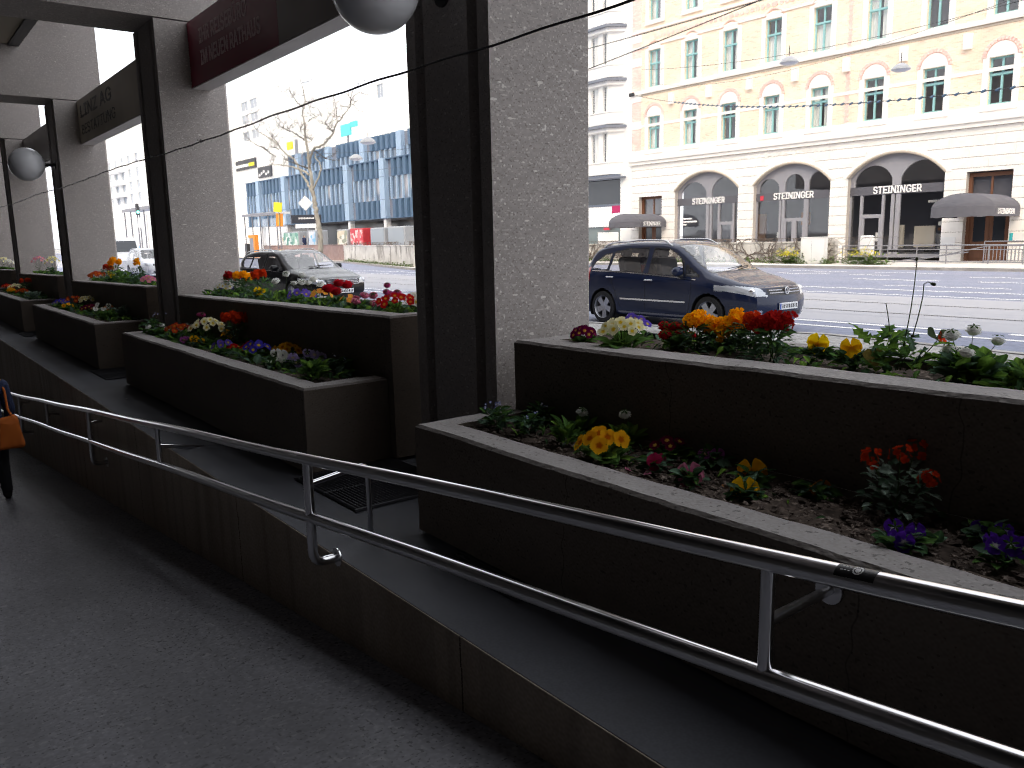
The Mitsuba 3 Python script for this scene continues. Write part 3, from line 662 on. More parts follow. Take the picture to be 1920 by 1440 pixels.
# awnings: a barrel along y closed by a rounded front
def awning(x0, x1, yf, zv, zs, za, lab, tx):
    k = thing('awning', lab, 'awning', 'dark grey shop awnings')
    cx, w = (x0 + x1) / 2, (x1 - x0) / 2; n, mN = 24, 14
    v, f = [], []
    prof = [(-math.cos(a), math.sin(a) ** 1.15) for a in np.linspace(0, math.pi, n)]
    rowsY = [yf + q * (YF - .05 - yf) / mN for q in range(mN + 1)]
    for q, y in enumerate(rowsY):
        sag = .02 * math.sin(q / mN * math.pi * 4) ** 2
        for (u, h) in prof: v.append((cx + w * u, y, zs + (za - zs) * h - sag * h))
    for q in range(mN):
        for j in range(n - 1):
            i0 = q * n + j; f += [(i0, i0 + n, i0 + n + 1), (i0, i0 + n + 1, i0 + 1)]
    obj('canopy', trimesh.Trimesh(v, f, process=False), 'awning_cloth', k, True)
    # front cap: bulges towards the street
    v2, f2, rr = [], [], 8
    for q in range(rr + 1):
        s = q / rr
        for (u, h) in prof: v2.append((cx + w * u * s, yf - .45 * (1 - s * s), zs + (za - zs) * h * s))
    for q in range(rr):
        for j in range(n - 1):
            i0 = q * n + j; f2 += [(i0, i0 + n, i0 + n + 1), (i0, i0 + n + 1, i0 + 1)]
    obj('front_cap', trimesh.Trimesh(v2, f2, process=False), 'awning_cloth', k, True)
    xs_ = np.linspace(x0, x1, 30)
    edge = [(x, yf - .45 * (1 - ((x - cx) / w) ** 2), z) for x in xs_ for z in (zv + .02 * math.sin(x * 9), zs)]
    fe = []
    for j in range(29): fe += [(2 * j, 2 * j + 2, 2 * j + 3), (2 * j, 2 * j + 3, 2 * j + 1)]
    obj('valance', trimesh.Trimesh(edge, fe, process=False), 'awning_cloth', k, True)
    for xx in (x0, x1): obj('valance', boxm(xx - .012, xx + .012, yf, YF - .05, zv, zs), 'awning_cloth', k)
    m = text('STEININGER', .26, .012, True, 2.0); vv = m.vertices.copy()
    m.vertices = np.stack([x1 + .0125 + vv[:, 2], yf + .35 + vv[:, 0] * tx, zv + .12 + vv[:, 1]], 1)
    obj('lettering', m, 'letter_white', k)
    for yy in (yf + .1, YF - .3): obj('hoop', tube([(cx + (w - .03) * u, yy, zs - .03 + (za - zs - .02) * h) for u, h in prof], .018, 6), 'grey_metal', k, True)
awning(-20.85, -17.78, 43.95, 2.43, 2.93, 3.62, 'dark grey barrel awning over the brown door at the right edge', 1.0)
awning(-44.75, -41.6, 44.15, 2.46, 2.83, 3.45, 'dark grey barrel awning left of the three shop arches', .9)

# ---------------------------------------------------------------- white house with bay windows, left of it
w = thing('white_house', 'white house with stacked bay windows and small slate canopies left of the brick building', 'building')
wx0, wx1 = -62.0, XL - .02
bay = sbox(-60, 7.6, X(-.9815), 23)
obj('wall', extr(sbox(wx0, 7.0, wx1, 23), YF + .1, YF + .5), 'white_render', w)
fz = [R(.0965), R(.1765), R(.2495), R(.331)]
def baybox(z0, z1):
    return extrz([(-60, YF + .1), (-60, YF - .5), (X(-.9985), YF - .8), (X(-.9815), YF + .1)], z0, z1)
def extrz(pts, z0, z1):
    m = trimesh.creation.extrude_polygon(Polygon(pts), z1 - z0, engine='earcut'); m.apply_translation((0, 0, z0)); return m
for i, z in enumerate(fz[1:] + [fz[3] + 3.8]):
    z0 = fz[i] if i else fz[0]
    obj('bay_wall', baybox(z0 + .30, z0 + 1.15), 'white_render', w); obj('bay_wall', baybox(z - .34, z - .02), 'white_render', w)
    obj('bay_room', boxm(-60, X(-.990), YF - .25, YF + .09, z0 + 1.15, z - .34), 'room_dark', w)
    obj('bay_sill', extrz([(-60, YF + .1), (-60, YF - .58), (X(-.9975), YF - .88), (X(-.980), YF + .1)], z0 + 1.15, z0 + 1.23), 'pale_stone', w)
    obj('canopy', extrz([(-60, YF + .1), (-60, YF - 1.0), (X(-.992), YF - 1.3), (X(-.9745), YF + .1)], z - .02, z + .16), 'slate_grey', w)
    obj('cornice', extrz([(-60, YF + .1), (-60, YF - .75), (X(-.9955), YF - 1.05), (X(-.9785), YF + .1)], z - .30, z - .022), 'white_render', w)
    obj('bay_cheek', extrz([(X(-1.0015), YF - .74), (X(-.9995), YF - .78), (X(-.9825), YF + .1), (X(-.9855), YF + .1)], z0 + 1.23, z - .34), 'white_render', w)
    for (t0, t1) in [(-1.060, -1.0395), (-1.0225, -1.0125), (-1.0015, -.9985)]:
        bx('bay_post', w, 'white_render', X(t0), X(t1), YF - .72, YF - .5, z0 + 1.23, z - .34)
    for (t0, t1) in [(-1.0395, -1.0225), (-1.0125, -1.0015)]:
        bx('window_pane', w, 'window_glass', X(t0), X(t1), YF - .62, YF - .621, z0 + 1.23, z - .34)
        bx('curtain', w, 'curtain', X(t0) + .05, X(t0) + (X(t1) - X(t0)) * .6, YF - .42, YF - .40, z0 + 1.25, z - .36)
bx('ground_floor_band', w, 'slate_grey', wx0, wx1 - .6, YF - .6, YF + .1, R(.0962), R(.0985))
bx('pier', w, 'white_render', X(-.9870), wx1, YF, YF + .5, 0, 7.0)
bx('upper_window', w, 'dark_glass', X(-1.09), X(-.9872), YF + .3, YF + .32, R(.0552), R(.0960)); 
for t in (-1.045, -1.02, -1.003): bx('mullion', w, 'curtain', X(t), X(t) + (.35 if t > -1.04 else .8), YF + .4, YF + .41, R(.0555), R(.0955))
bx('shop_sign', w, 'paper_white', X(-1.09), X(-1.0085), YF + .1, YF + .25, R(.0375), R(.0510)); bx('shop_sign', w, 'sign_crimson', X(-1.0080), X(-.9890), YF + .09, YF + .25, R(.0400), R(.0520)); pr('sign_crimson', (.45, .02, .12), .5)
bx('spandrel', w, 'white_render', wx0, X(-.9872), YF, YF + .3, R(.0180), R(.0345))
bx('lower_window', w, 'slate_glass', X(-1.09), X(-.9872), YF + .28, YF + .3, .6, R(.0178)); pr('slate_glass', (.16, .2, .21), .1, spec=.8)
bx('poster', w, 'paper_white', X(-1.045), X(-.9950), YF + .2, YF + .22, R(-.012), R(.0085))
bx('red_sign', w, 'red_mark', X(-1.026), X(-1.012), YF - .02, YF, R(.0120), R(.0160))

# ---------------------------------------------------------------- blue panelled building
pr('blue_panel', mikit.proc(lambda p, n, uv: mix((.065, .125, .21), (.10, .17, .27), noise(p.x * .7, p.z * .4))), .45, .1)
pr('light_blue_panel', (.33, .45, .60), .4)
pr('blue_glass', mikit.proc(lambda p, n, uv: mix((.10, .14, .20), (.34, .34, .36), smoothstep(.5, .8, noise(p.x * .55, p.z * .5)))), .08, spec=.9)
pr('white_paint', (.78, .79, .80), .5)
B = thing('blue_building', 'blue panelled office building with fins, light blue pilasters and white columns, behind the bare tree', 'building')
YB = 46.0
def RB(r): return 1.79 + r * YB
PIL = [-118.7, -109.4, -100.0, -90.7, -82.0, -73.0, -64.0]
bxl, bxr = -124.0, -60.0
z0, z1, z2, z3 = RB(.0565), RB(.1000), RB(.1530), RB(.1935)
z4, z5, z6 = RB(.2010), RB(.2265), RB(.2620)
obj('core', boxm(bxl + .4, bxr, YB + .5, YB + 16, z0, z3), 'slate_grey', B)
obj('upper_core', boxm(-112.5, bxr, YB + 2.4, YB + 16, z3, z6 - .1), 'slate_grey', B)
bx('soffit_edge', B, 'blue_panel', bxl, bxr, YB - .1, YB + .5, z0 - .06, z0)
fin_poly = Polygon([(-.42, 0), (-.30, -.34), (.30, -.34), (.42, 0)])
def finm(h):
    m = trimesh.creation.extrude_polygon(fin_poly, h, engine='earcut'); return m
for (a, c, nm) in [(z0, z1, 'lower_fin'), (z2, z3, 'upper_fin')]: group(nm, finm(c - a), 'blue_panel')
group('top_fin', finm(z6 - z5), 'blue_panel'); group('window_fin', boxm(-.09, .09, -.28, 0, 0, z2 - z1), 'light_blue_panel'); group('top_window_fin', boxm(-.09, .09, -.28, 0, 0, z5 - z4), 'light_blue_panel')
x = bxl + .6
while x < bxr:
    if min(abs(x - q) for q in PIL) > .95:
        inst(B + '__spandrel_fin', 'lower_fin', mat4(x, YB + .5, z0)); inst(B + '__spandrel_fin', 'upper_fin', mat4(x, YB + .5, z2))
        inst(B + '__mullion', 'window_fin', mat4(x - .62, YB + .5, z1))
        if x > -112.5 and min(abs(x - q - .6) for q in PIL) > .95:
            inst(B + '__spandrel_fin', 'top_fin', mat4(x + .6, YB + 2.4, z5)); inst(B + '__mullion', 'top_window_fin', mat4(x, YB + 2.4, z4))
    x += 1.24
for a, c in zip([bxl] + PIL, PIL + [bxr]):
    bx('window_pane', B, 'blue_glass', a + .02, c - .02, YB + .44, YB + .47, z1 + .02, z2 - .02)
    if a > -113: bx('window_pane', B, 'blue_glass', a + .02, c - .02, YB + 2.34, YB + 2.37, z4 + .02, z5 - .02)
    if c > bxl + 1:
        bx('roof_edge', B, 'blue_panel', a + .01, c - .01, YB + .1, YB + .5, z3, z3 + .12)
for q in PIL:
    bx('pilaster', B, 'light_blue_panel', q - .55, q + .55, YB - .12, YB + .5, z0 + .01, z3 + .15)
    for zj in (z1, z2): bx('pilaster_joint', B, 'blue_panel', q - .55, q + .55, YB - .125, YB - .115, zj, zj + .05)
    if q > -112: bx('pilaster', B, 'light_blue_panel', q - .5 + .5, q + .6 + .5, YB + 1.9, YB + 2.4, z3 + .16, z6)
    bx('column', B, 'white_paint', q - .3, q + .3, YB + .1, YB + .7, .1, z0 - .062)
obj('ground_back', boxm(bxl, bxr, YB + 6.5, YB + 6.7, 0, z0), 'ground_shop', B)
pr('ground_shop', mikit.proc(lambda p, n, uv: mix((.035, .035, .04), (.22, .2, .18), smoothstep(.55, .8, noise(p.x * .35, p.z * .6)))), .15, spec=.7)
for q in range(8): bx('soffit_light', B, 'paper_white', -78 + q * 1.9, -77 + q * 1.9, YB + 2, YB + 2.4, z0 - .12, z0 - .062)
# advertising boxes and glass kiosks below it
def kiosk(x0, x1, y, zt, front, side, lab, cat='advertising box', low=None):
    k = thing('advertising_box' if cat != 'kiosk' else 'glass_kiosk', lab, cat)
    obj('case', moved(rbox(x1 - x0, 1.6, zt - .2, .12), (x0 + x1) / 2, y + .8, (zt + .2) / 2), side, k, 40)
    bx('front_panel', k, front, x0 + .12, x1 - .12, y - .02, y + .0, .45, zt - .14)
    if low: bx('front_panel', k, low, x0 + .12, x1 - .12, y - .025, y - .0205, .45, 1.55)
    return k
def poster(c0, c1, c2, s): return mikit.proc(lambda p, n, uv: mix(mix(c0, c1, smoothstep(.45, .55, noise(p.x * s, p.z * s * 1.4))), c2, smoothstep(.62, .7, noise(p.x * s * 2.3 + 9, p.z * s * 2.1))))
pr('poster_red', poster((.62, .05, .07), (.72, .16, .18), (.85, .6, .58), 1.6), .4); pr('poster_cyan', (.25, .5, .7), .4); pr('red_case', (.5, .04, .05), .4)
pr('poster_mixed', poster((.62, .55, .42), (.75, .72, .66), (.3, .32, .25), 1.2), .4); pr('poster_pale', poster((.7, .72, .75), (.55, .62, .72), (.2, .45, .7), 1.1), .4)
pr('poster_green', poster((.3, .5, .42), (.7, .78, .76), (.15, .35, .3), 1.0), .4)
pr('case_grey', (.35, .37, .40), .35); pr('kiosk_glass', (.26, .30, .35), .08, spec=.9); pr('dark_case', (.06, .06, .065), .4)
Y1 = 42.0
kiosk(-82.6, -79.6, Y1, 3.3, 'poster_red', 'red_case', 'red advertising box with a pale blue foot, under the blue building', low='poster_cyan')
kiosk(-85.8, -83.2, Y1, 3.25, 'poster_mixed', 'case_grey', 'beige poster box left of the red advertising box')
kiosk(-93.7, -91.3, Y1, 3.3, 'poster_pale', 'case_grey', 'pale blue poster box hidden partly by the tree trunk')
kiosk(-78.0, -75.0, Y1, 3.25, 'kiosk_glass', 'case_grey', 'left one of two grey glass kiosks right of the red box', 'kiosk')
kiosk(-74.3, -71.0, Y1, 3.3, 'kiosk_glass', 'case_grey', 'right one of two grey glass kiosks, nearest to the big pillar', 'kiosk')
kiosk(-101.0, -96.2, Y1, 3.25, 'poster_green', 'case_grey', 'wide green and white poster box left of the tree')

# ---------------------------------------------------------------- garden walls along the far kerb
def wall_col(p, n, uv):
    c = mix((.42, .40, .37), (.70, .69, .66), fbm(p.x * .8, p.y * .8, p.z * 1.6))
    return mix(c, (.20, .18, .16), .7 * smoothstep(.5, .75, fbm(p.x * 1.7 + 5, p.y * 1.7, p.z * .8)))
pr('stained_wall', mikit.proc(wall_col), .85)
pr('brown_wall', mikit.proc(lambda p, n, uv: mix((.24, .16, .15), (.36, .26, .24), fbm(p.x * 2, p.y * 2, p.z * 3))), .85)
pr('vine', (.13, .105, .09), .85)
def slab_wall(name, lab, pts, h, mat, thick=.3, seg=2.4, cat_='wall'):
    k = thing(name, lab, cat_)
    for (xa, ya), (xb, yb) in zip(pts, pts[1:]):
        L = math.hypot(xb - xa, yb - ya); n = max(1, round(L / seg)); a = math.atan2(yb - ya, xb - xa)
        for i in range(n):
            s = (i + .5) / n
            bx('wall_panel', k, mat, -L / n / 2 + .012, L / n / 2 - .012, 0, thick, 0, h, mat4(xa + (xb - xa) * s, ya + (yb - ya) * s, .12, rz=a))
        bx('coping', k, mat, -L / 2, L / 2, -.05, thick + .05, h + .002, h + .08, mat4((xa + xb) / 2, (ya + yb) / 2, .12, rz=a))
    return k
def vines(pts, h, n, seed, lab, y_off=-.05):
    r = np.random.RandomState(seed); ms = []
    (xa, ya), (xb, yb) = pts; d = np.array([xb - xa, yb - ya]); L = np.linalg.norm(d); d /= L; nn = np.array([d[1], -d[0]])
    if nn[1] > 0: nn = -nn
    def grow(s, z, ang, r0, depth):
        P = []
        for i in range(r.randint(7, 13)):
            P.append((s, z)); s += math.cos(ang) * .19; z += math.sin(ang) * .16; ang += r.randn() * .42; z = min(max(z, .02), h + .22)
            if depth < 2 and r.rand() < .3: grow(s, z, ang + r.choice([-1, 1]) * r.uniform(.5, 1.1), r0 * .62, depth + 1)
        q = [(xa + d[0] * a + nn[0] * (.06 + .05 * math.sin(a * 5)), ya + d[1] * a + nn[1] * (.06 + .05 * math.sin(a * 5)), .14 + c) for a, c in P]
        ms.append(tube(q, np.linspace(r0, r0 * .4, len(q)), 5))
    for i in range(n): grow(r.rand() * L, .02, r.uniform(.3, 2.8), r.uniform(.025, .05), 0)
    k = thing('bare_vine', lab, 'climbing plant')
    obj('stems', cat(ms), 'vine', k, stuff=True)
slab_wall('garden_wall', 'low stained garden wall overgrown with bare vines in front of the shop', [(-46.5, 42.0), (-25.0, 42.0)], 1.13, 'stained_wall')
vines([(-46.5, 42.0), (-25.0, 42.0)], 1.15, 46, 2, 'bare vine branches over the garden wall in front of the shop')
slab_wall('garden_wall', 'pale concrete wall with bare vines behind the street, right of the tree', [(-46.7, 28.6), (-70.4, 35.4)], 1.34, 'stained_wall', seg=4)
vines([(-46.7, 28.6), (-70.4, 35.4)], 1.4, 34, 5, 'bare vine branches on the pale wall right of the tree')
slab_wall('garden_wall', 'brown wall behind the bare tree and the black car', [(-70.5, 35.45), (-112.0, 44.0)], 1.42, 'brown_wall', seg=3)
# plants at the foot of the walls
def leaf_cloud(n, sx, sy, sz, size, seed, c0, c1):
    r = np.random.RandomState(seed); v, f, cc = [], [], []
    for _ in range(n):
        p = r.randn(3) * [.42, .42, .3]; p[2] = abs(p[2]); p = p * [sx, sy, sz]
        a, t = r.rand() * 6.28, r.uniform(-.4, .9); s = size * r.uniform(.6, 1.4)
        u = np.array([math.cos(a) * math.cos(t), math.sin(a) * math.cos(t), math.sin(t)]); w = np.cross(u, [0, 0, 1.0]); w /= np.linalg.norm(w) + 1e-9
        i = len(v); v += [p, p + u * s * .5 + w * s * .28, p + u * s, p + u * s * .5 - w * s * .28]
        f += [(i, i + 1, i + 2), (i, i + 2, i + 3)]; q = np.array(c0) + (np.array(c1) - np.array(c0)) * r.rand(); cc += [q] * 4
    return trimesh.Trimesh(v, f, process=False), np.array(cc)
def clump(x, y, w, h, lab, flowers, seed, name='flowering_shrub', cat_='plant'):
    k = thing(name, lab, cat_)
    m, c = leaf_cloud(420, w, .35, h, .16, seed, (.05, .10, .03), (.14, .21, .06)); obj('foliage', moved(m, x, y, .12), 'leaf', k, color=c, stuff=True)
    if flowers:
        m, c = leaf_cloud(200, w * .9, .33, h * .6, .13, seed + 9, (.72, .62, .03), (.85, .78, .12)); obj('blossoms', moved(m, x, y - .1, .12 + h * .45), 'petal', k, color=c, stuff=True)
clump(-27.0, 40.7, 1.0, .95, 'yellow flowering bush left of the white cabinet', True, 1)
clump(-22.6, 40.6, 1.3, 1.0, 'yellow flowering bush in front of the grey railing', True, 2)
m_, c_ = [], []
r = np.random.RandomState(8)
for i in range(46):
    xx = -47 + 26.5 * (i / 46) + r.randn() * .3
    a, c = leaf_cloud(60, .5, .4, r.uniform(.25, .6), .15, 100 + i, (.06, .10, .03), (.16, .22, .08)); m_.append(moved(a, xx, 40.6 + r.rand() * .8, .1)); c_.append(c)
for i in range(26):
    s = i / 26; a, c = leaf_cloud(50, .5, .4, r.uniform(.2, .45), .14, 200 + i, (.06, .10, .03), (.16, .22, .08)); m_.append(moved(a, -47 - 22 * s, 28.2 + 6.2 * s, .1)); c_.append(c)
k = obj('ground_cover', cat(m_), 'leaf', None, color=np.vstack(c_)); labels[k] = {'label': 'low green ground cover at the foot of the far walls', 'category': 'ground cover', 'kind': 'stuff'}
def cabinet(x0, x1, y, h, lab):
    k = thing('utility_cabinet', lab, 'utility cabinet')
    obj('body', moved(rbox(x1 - x0, .45, h, .03), (x0 + x1) / 2, y, .12 + h / 2), 'white_paint', k, 40)
    bx('plinth', k, 'kerb_stone', x0 + .04, x1 - .04, y - .18, y + .2, .05, .13)
    bx('door_seam', k, 'slate_grey', (x0 + x1) / 2 - .006, (x0 + x1) / 2 + .006, y - .228, y - .2255, .2, h + .02)
    bx('handle', k, 'dark_case', x0 + .12, x0 + .17, y - .26, y - .226, .45, .72)
    bx('roof', k, 'white_paint', x0 - .03, x1 + .03, y - .26, y + .24, h + .122, h + .16)
cabinet(-26.55, -25.15, 41.3, 1.42, 'white utility cabinet standing before the vine covered wall')
bx_ = thing('white_bin', 'small white box with rounded top behind the railing in front of the shop door', 'box')
obj('body', moved(rbox(.75, .4, 1.1, .12), -24.05, 43.6, 1.05), 'white_paint', bx_, 40); bx('foot', bx_, 'grey_metal', -24.1, -24.0, 43.55, 43.65, .12, .52)
# railing in front of the shop, another at the white house
def railing(x0, x1, y, zt, zb, posts, bars, lab, brace=None):
    k = thing('railing', lab, 'railing')
    for z, rr in ((zt, .032), (zt - .22, .022), (zb, .024)): obj('rail', tube([(x0, y, z), (x1, y, z)], rr, 8), 'grey_metal', k, True)
    for p in posts: obj('post', tube([(p, y, .1), (p, y, zt)], .03, 8), 'grey_metal', k, True)
    for (a, c, st) in bars:
        q = a
        while q < c: bx('bar', k, 'grey_metal', q - .012, q + .012, y - .012, y + .012, zb, zt - .22); q += st
    if brace: obj('brace', tube([(brace[0], y + .03, zb), (brace[1], y + .03, zt - .05)], .026, 8), 'grey_metal', k, True); obj('brace', tube([(brace[0] - .9, y + .03, zb), (brace[1] - .9, y + .03, zt - .35)], .026, 8), 'grey_metal', k, True)
railing(-25.2, -8, 43.1, 1.05, .22, [-25.2, -22.6, -21.05, -19.55, -17.55, -16.0, -13, -10], [(-17.5, -16.0, .16)], 'grey tube railing in front of the shop, with a slanting brace', (-21.3, -17.6))
railing(-18.3, -8, 44.4, 1.2, .25, [-18.3, -16.4, -14.2, -12], [(-18.2, -12, .17)], 'second grey railing with upright bars before the brown door', None)
railing(-62, -45.5, 42.6, 1.0, .25, [-62, -58, -54, -50, -48, -45.5], [(-52, -45.6, .3)], 'grey railing before the white house, behind the blue car')

# ---------------------------------------------------------------- the bare tree
BRANCHES = [([[(-72.49),(33.6),(0.48)],[(-72.23),(33.6),(3.06)],[(-72.59),(33.6),(4.35)],[(-72.85),(33.6),(5.55)],[(-73.13),(33.6),(6.66)],[(-73.26),(33.6),(8.02)],[(-73.53),(33.6),(8.68)],[(-73.61),(33.6),(9.32)],[(-73.67),(33.6),(10.4)],[(-73.89),(33.6),(11.14)],[(-74.07),(33.6),(12.15)],[(-73.97),(33.6),(12.77)],[(-74.3),(33.6),(13.52)],[(-73.98),(33.6),(14.19)],[(-73.64),(33.6),(14.94)],[(-73.93),(33.6),(15.95)],[(-74.35),(33.6),(16.8)]],0.27,0.02),([[(-72.99),(33.6),(6.1)],[(-74.37),(33.79),(7.19)],[(-76.01),(33.99),(8.23)],[(-77.27),(34.18),(8.99)],[(-78.53),(34.38),(9.86)],[(-80.82),(34.57),(10.64)],[(-82.9),(34.77),(11.63)],[(-85.09),(34.96),(12.46)],[(-87.63),(35.16),(13.25)],[(-89.72),(35.35),(13.9)],[(-91.54),(35.55),(14.76)],[(-93.93),(35.74),(16.02)]],0.13,0.02),([[(-80.12),(33.6),(11.3)],[(-81.44),(33.68),(12.11)],[(-82.81),(33.76),(12.8)]],0.06,0.02),([[(-80.42),(33.6),(11.04)],[(-83.29),(34.39),(11.55)],[(-86.4),(35.18),(11.94)]],0.05,0.02),([[(-73.68),(33.6),(8.15)],[(-76.22),(33.81),(8.8)],[(-78.77),(34.03),(9.29)],[(-82.48),(34.24),(9.74)],[(-85.36),(34.46),(10.03)]],0.11,0.03),([[(-73.82),(33.6),(8.7)],[(-77.55),(33.93),(9.47)],[(-80.66),(34.26),(10.13)]],0.08,0.03),([[(-73.89),(33.6),(11.14)],[(-74.73),(33.36),(11.67)],[(-75.71),(33.13),(12.12)],[(-76.95),(32.89),(12.61)],[(-77.75),(32.65),(13.06)],[(-78.06),(32.42),(13.54)]],0.07,0.015),([[(-73.77),(33.6),(14.07)],[(-76.36),(34.2),(14.82)],[(-78.97),(34.79),(15.97)],[(-81.28),(35.39),(17.12)]],0.06,0.015),([[(-73.53),(33.6),(8.68)],[(-72.64),(33.38),(9.58)],[(-71.41),(33.15),(10.17)],[(-69.25),(32.93),(10.29)],[(-67.53),(32.7),(10.61)],[(-65.84),(32.48),(11.04)],[(-64.95),(32.25),(11.45)],[(-63.54),(32.03),(11.74)],[(-62.33),(31.8),(12.04)],[(-60.98),(31.58),(12.31)],[(-59.25),(31.36),(12.62)]],0.13,0.015),([[(-68.12),(33.6),(11.36)],[(-68.03),(33.19),(11.53)],[(-67.84),(32.78),(11.61)]],0.05,0.02),([[(-68.21),(33.6),(11.41)],[(-68.82),(33.49),(11.81)],[(-69.33),(33.38),(12.29)]],0.05,0.015),([[(-73.01),(33.6),(6.74)],[(-72.27),(33.88),(7.78)],[(-72.36),(34.16),(8.43)],[(-73.46),(34.44),(9.43)],[(-74.62),(34.72),(10.18)]],0.1,0.03),([[(-73.19),(33.6),(12.85)],[(-70.9),(33.1),(12.88)],[(-68.2),(32.59),(12.68)]],0.04,0.012),([[(-66.35),(33.6),(12.36)],[(-68.2),(34.2),(12.71)],[(-70.21),(34.81),(12.94)]],0.04,0.012),([[(-72.38),(33.6),(10.28)],[(-72.46),(34.2),(9.87)],[(-71.7),(34.81),(9.38)],[(-70.9),(35.41),(9.25)]],0.05,0.02),([[(-73.97),(33.6),(12.77)],[(-73.55),(33.04),(12.32)],[(-72.06),(32.48),(11.6)]],0.04,0.015),([[(-73.89),(33.6),(11.14)],[(-73.04),(33.76),(11.16)],[(-72.69),(33.92),(11.57)]],0.03,0.01),([[(-77.26),(33.6),(12.32)],[(-76.25),(32.78),(12.43)],[(-75.26),(31.96),(12.27)]],0.03,0.01),([[(-84.9),(33.6),(11.72)],[(-86.92),(33.41),(12.46)],[(-88.77),(33.22),(13.67)]],0.045,0.015),([[(-81.05),(33.6),(10.33)],[(-81.38),(32.84),(10.91)],[(-81.06),(32.08),(11.27)]],0.05,0.04)]
tree = thing('bare_tree', 'bare plane tree with pale bark between the black car and the blue building', 'tree')
def bark_col(p, n, uv):
    c = mix((.24, .22, .18), (.40, .375, .32), fbm(p.x * 2.2, p.y * 2.2, p.z * 1.6))
    return mix(c, (.17, .15, .12), .75 * smoothstep(.52, .72, fbm(p.x * 3.3 + 4, p.y * 3, p.z * 1.3)))
pr('bark', mikit.proc(bark_col), .85); pr('twig_bark', (.07, .06, .052), .85)
r = np.random.RandomState(21); tw = []
def smooth_path(P, n=6):
    from scipy.interpolate import CubicSpline
    P = np.array(P, float); 
    if len(P) < 3: return P
    t = np.r_[0, np.cumsum(np.linalg.norm(np.diff(P, axis=0), axis=1))]
    return CubicSpline(t, P)(np.linspace(0, t[-1], n * (len(P) - 1) + 1))
def twig(p, d, L, rad, depth):
    P = [np.array(p)]; d = np.array(d, float)
    for _ in range(5): d = d + r.randn(3) * .28 + [0, 0, .10]; d /= np.linalg.norm(d); P.append(P[-1] + d * L / 5)
    tw.append(tube(P, np.linspace(rad, rad * .4, 6), 5))
    if depth < 2:
        for _ in range(r.randint(2, 4)): i = r.randint(1, 6); twig(P[i], d + r.randn(3) * .8, L * r.uniform(.4, .7), rad * .6, depth + 1)
trunk, limbs = None, []
for i, (P, r0, r1) in enumerate(BRANCHES):
    q = smooth_path(P); q = q + r.randn(*q.shape) * .03
    if i == 0: q[0, 2] = 0
    m = tube(q, np.linspace(r0 * .95, r1 * 1.25, len(q)) * (1 + .06 * r.randn(len(q))), 10 if r0 > .1 else 7)
    if i == 0: obj('trunk', m, 'bark', tree, True)
    else: obj('limb', m, 'bark' if r0 > .09 else 'twig_bark', tree, True)
    for _ in range(5 if r0 > .1 else 3):
        a = q[r.randint(len(q) // 2, len(q))]; twig(a, np.r_[r.randn(2) * [1, .8], .4], r.uniform(.9, 2.0), .03, 0)
obj('twigs', cat(tw), 'twig_bark', tree, stuff=True)

# ---------------------------------------------------------------- more of the town
pr('pale_glass', (.36, .40, .46), .2, spec=.7)
def plain_house(k, x0, x1, y, z, mat, rowsz, colsx, ww, wh, panem='blue_glass'):
    holes = unary_union([sbox(c - ww / 2, q, c + ww / 2, q + wh) for q in rowsz for c in colsx])
    obj('wall', extr(sbox(x0, 0, x1, z).difference(holes), y, y + .4), mat, k); obj('side_wall', boxm(x1 - .4, x1, y + .41, y + 14, 0, z), mat, k); obj('side_wall', boxm(x0, x0 + .4, y + .41, y + 14, 0, z), mat, k); obj('roof', boxm(x0, x1, y + .01, y + 14, z + .01, z + .3), mat, k)
    for q in rowsz:
        for c in colsx:
            w = num(k + '__window')
            bx('pane', w, panem, c - ww / 2, c + ww / 2, y + .22, y + .25, q, q + wh)
            bx('mullion', w, 'white_paint', c - .05, c + .05, y + .17, y + .215, q, q + wh)
k = thing('office_block', 'white office block with black lettered panels, left of the tree', 'building')
YO = 62.0
plain_house(k, -186, -152.5, YO, 1.79 + .47 * YO, 'white_render', [1.79 + r_ * YO for r_ in (.325, .372, .412, .28)][0:1] + [1.79 + .376 * YO, 1.79 + .416 * YO], [-163.9, -159.2], 3.8, 1.7, 'pale_glass')
bx('dark_panel', k, 'dark_panel', -170, -159.5, YO - .3, YO - .01, 1.79 + .238 * YO, 1.79 + .268 * YO); bx('sign_white', k, 'paper_white', -170, -163, YO - .34, YO - .301, 1.79 + .246 * YO, 1.79 + .2545 * YO); bx('sign_yellow', k, 'yellow_sign', -163, -160, YO - .34, YO - .301, 1.79 + .245 * YO, 1.79 + .2555 * YO)
bx('dark_panel', k, 'dark_panel', -158.5, -152, YO - .3, YO - .01, 1.79 + .203 * YO, 1.79 + .235 * YO)
for q in range(5): bx('pale_mark', k, 'paper_white', -158 + q * 1.1, -157.3 + q * 1.1, YO - .34, YO - .301, 1.79 + (.208 + .004 * (q % 3)) * YO, 1.79 + (.216 + .004 * (q % 3)) * YO)
pr('dark_panel', (.03, .035, .05), .4); pr('yellow_sign', (.85, .70, .03), .5)
k = thing('office_block', 'pale block high behind the blue building with one window', 'building')
plain_house(k, -150, -98, 74, 1.79 + .365 * 74, 'white_render', [1.79 + .334 * 74], [-131.4], 2.2, 2.6, 'pale_glass')
k = thing('roof_sign', 'turquoise sign on the roof behind the blue building', 'sign'); bx('panel', k, 'turquoise_sign', -103.4, -100.6, 52, 52.2, 1.79 + .268 * 52, 1.79 + .296 * 52); bx('panel', k, 'turquoise_sign', -100.55, -98.8, 52, 52.2, 1.79 + .285 * 52, 1.79 + .298 * 52); bx('post', k, 'grey_metal', -102, -101.8, 52.21, 52.4, 12, 1.79 + .28 * 52)
pr('turquoise_sign', (.12, .68, .66), .5)
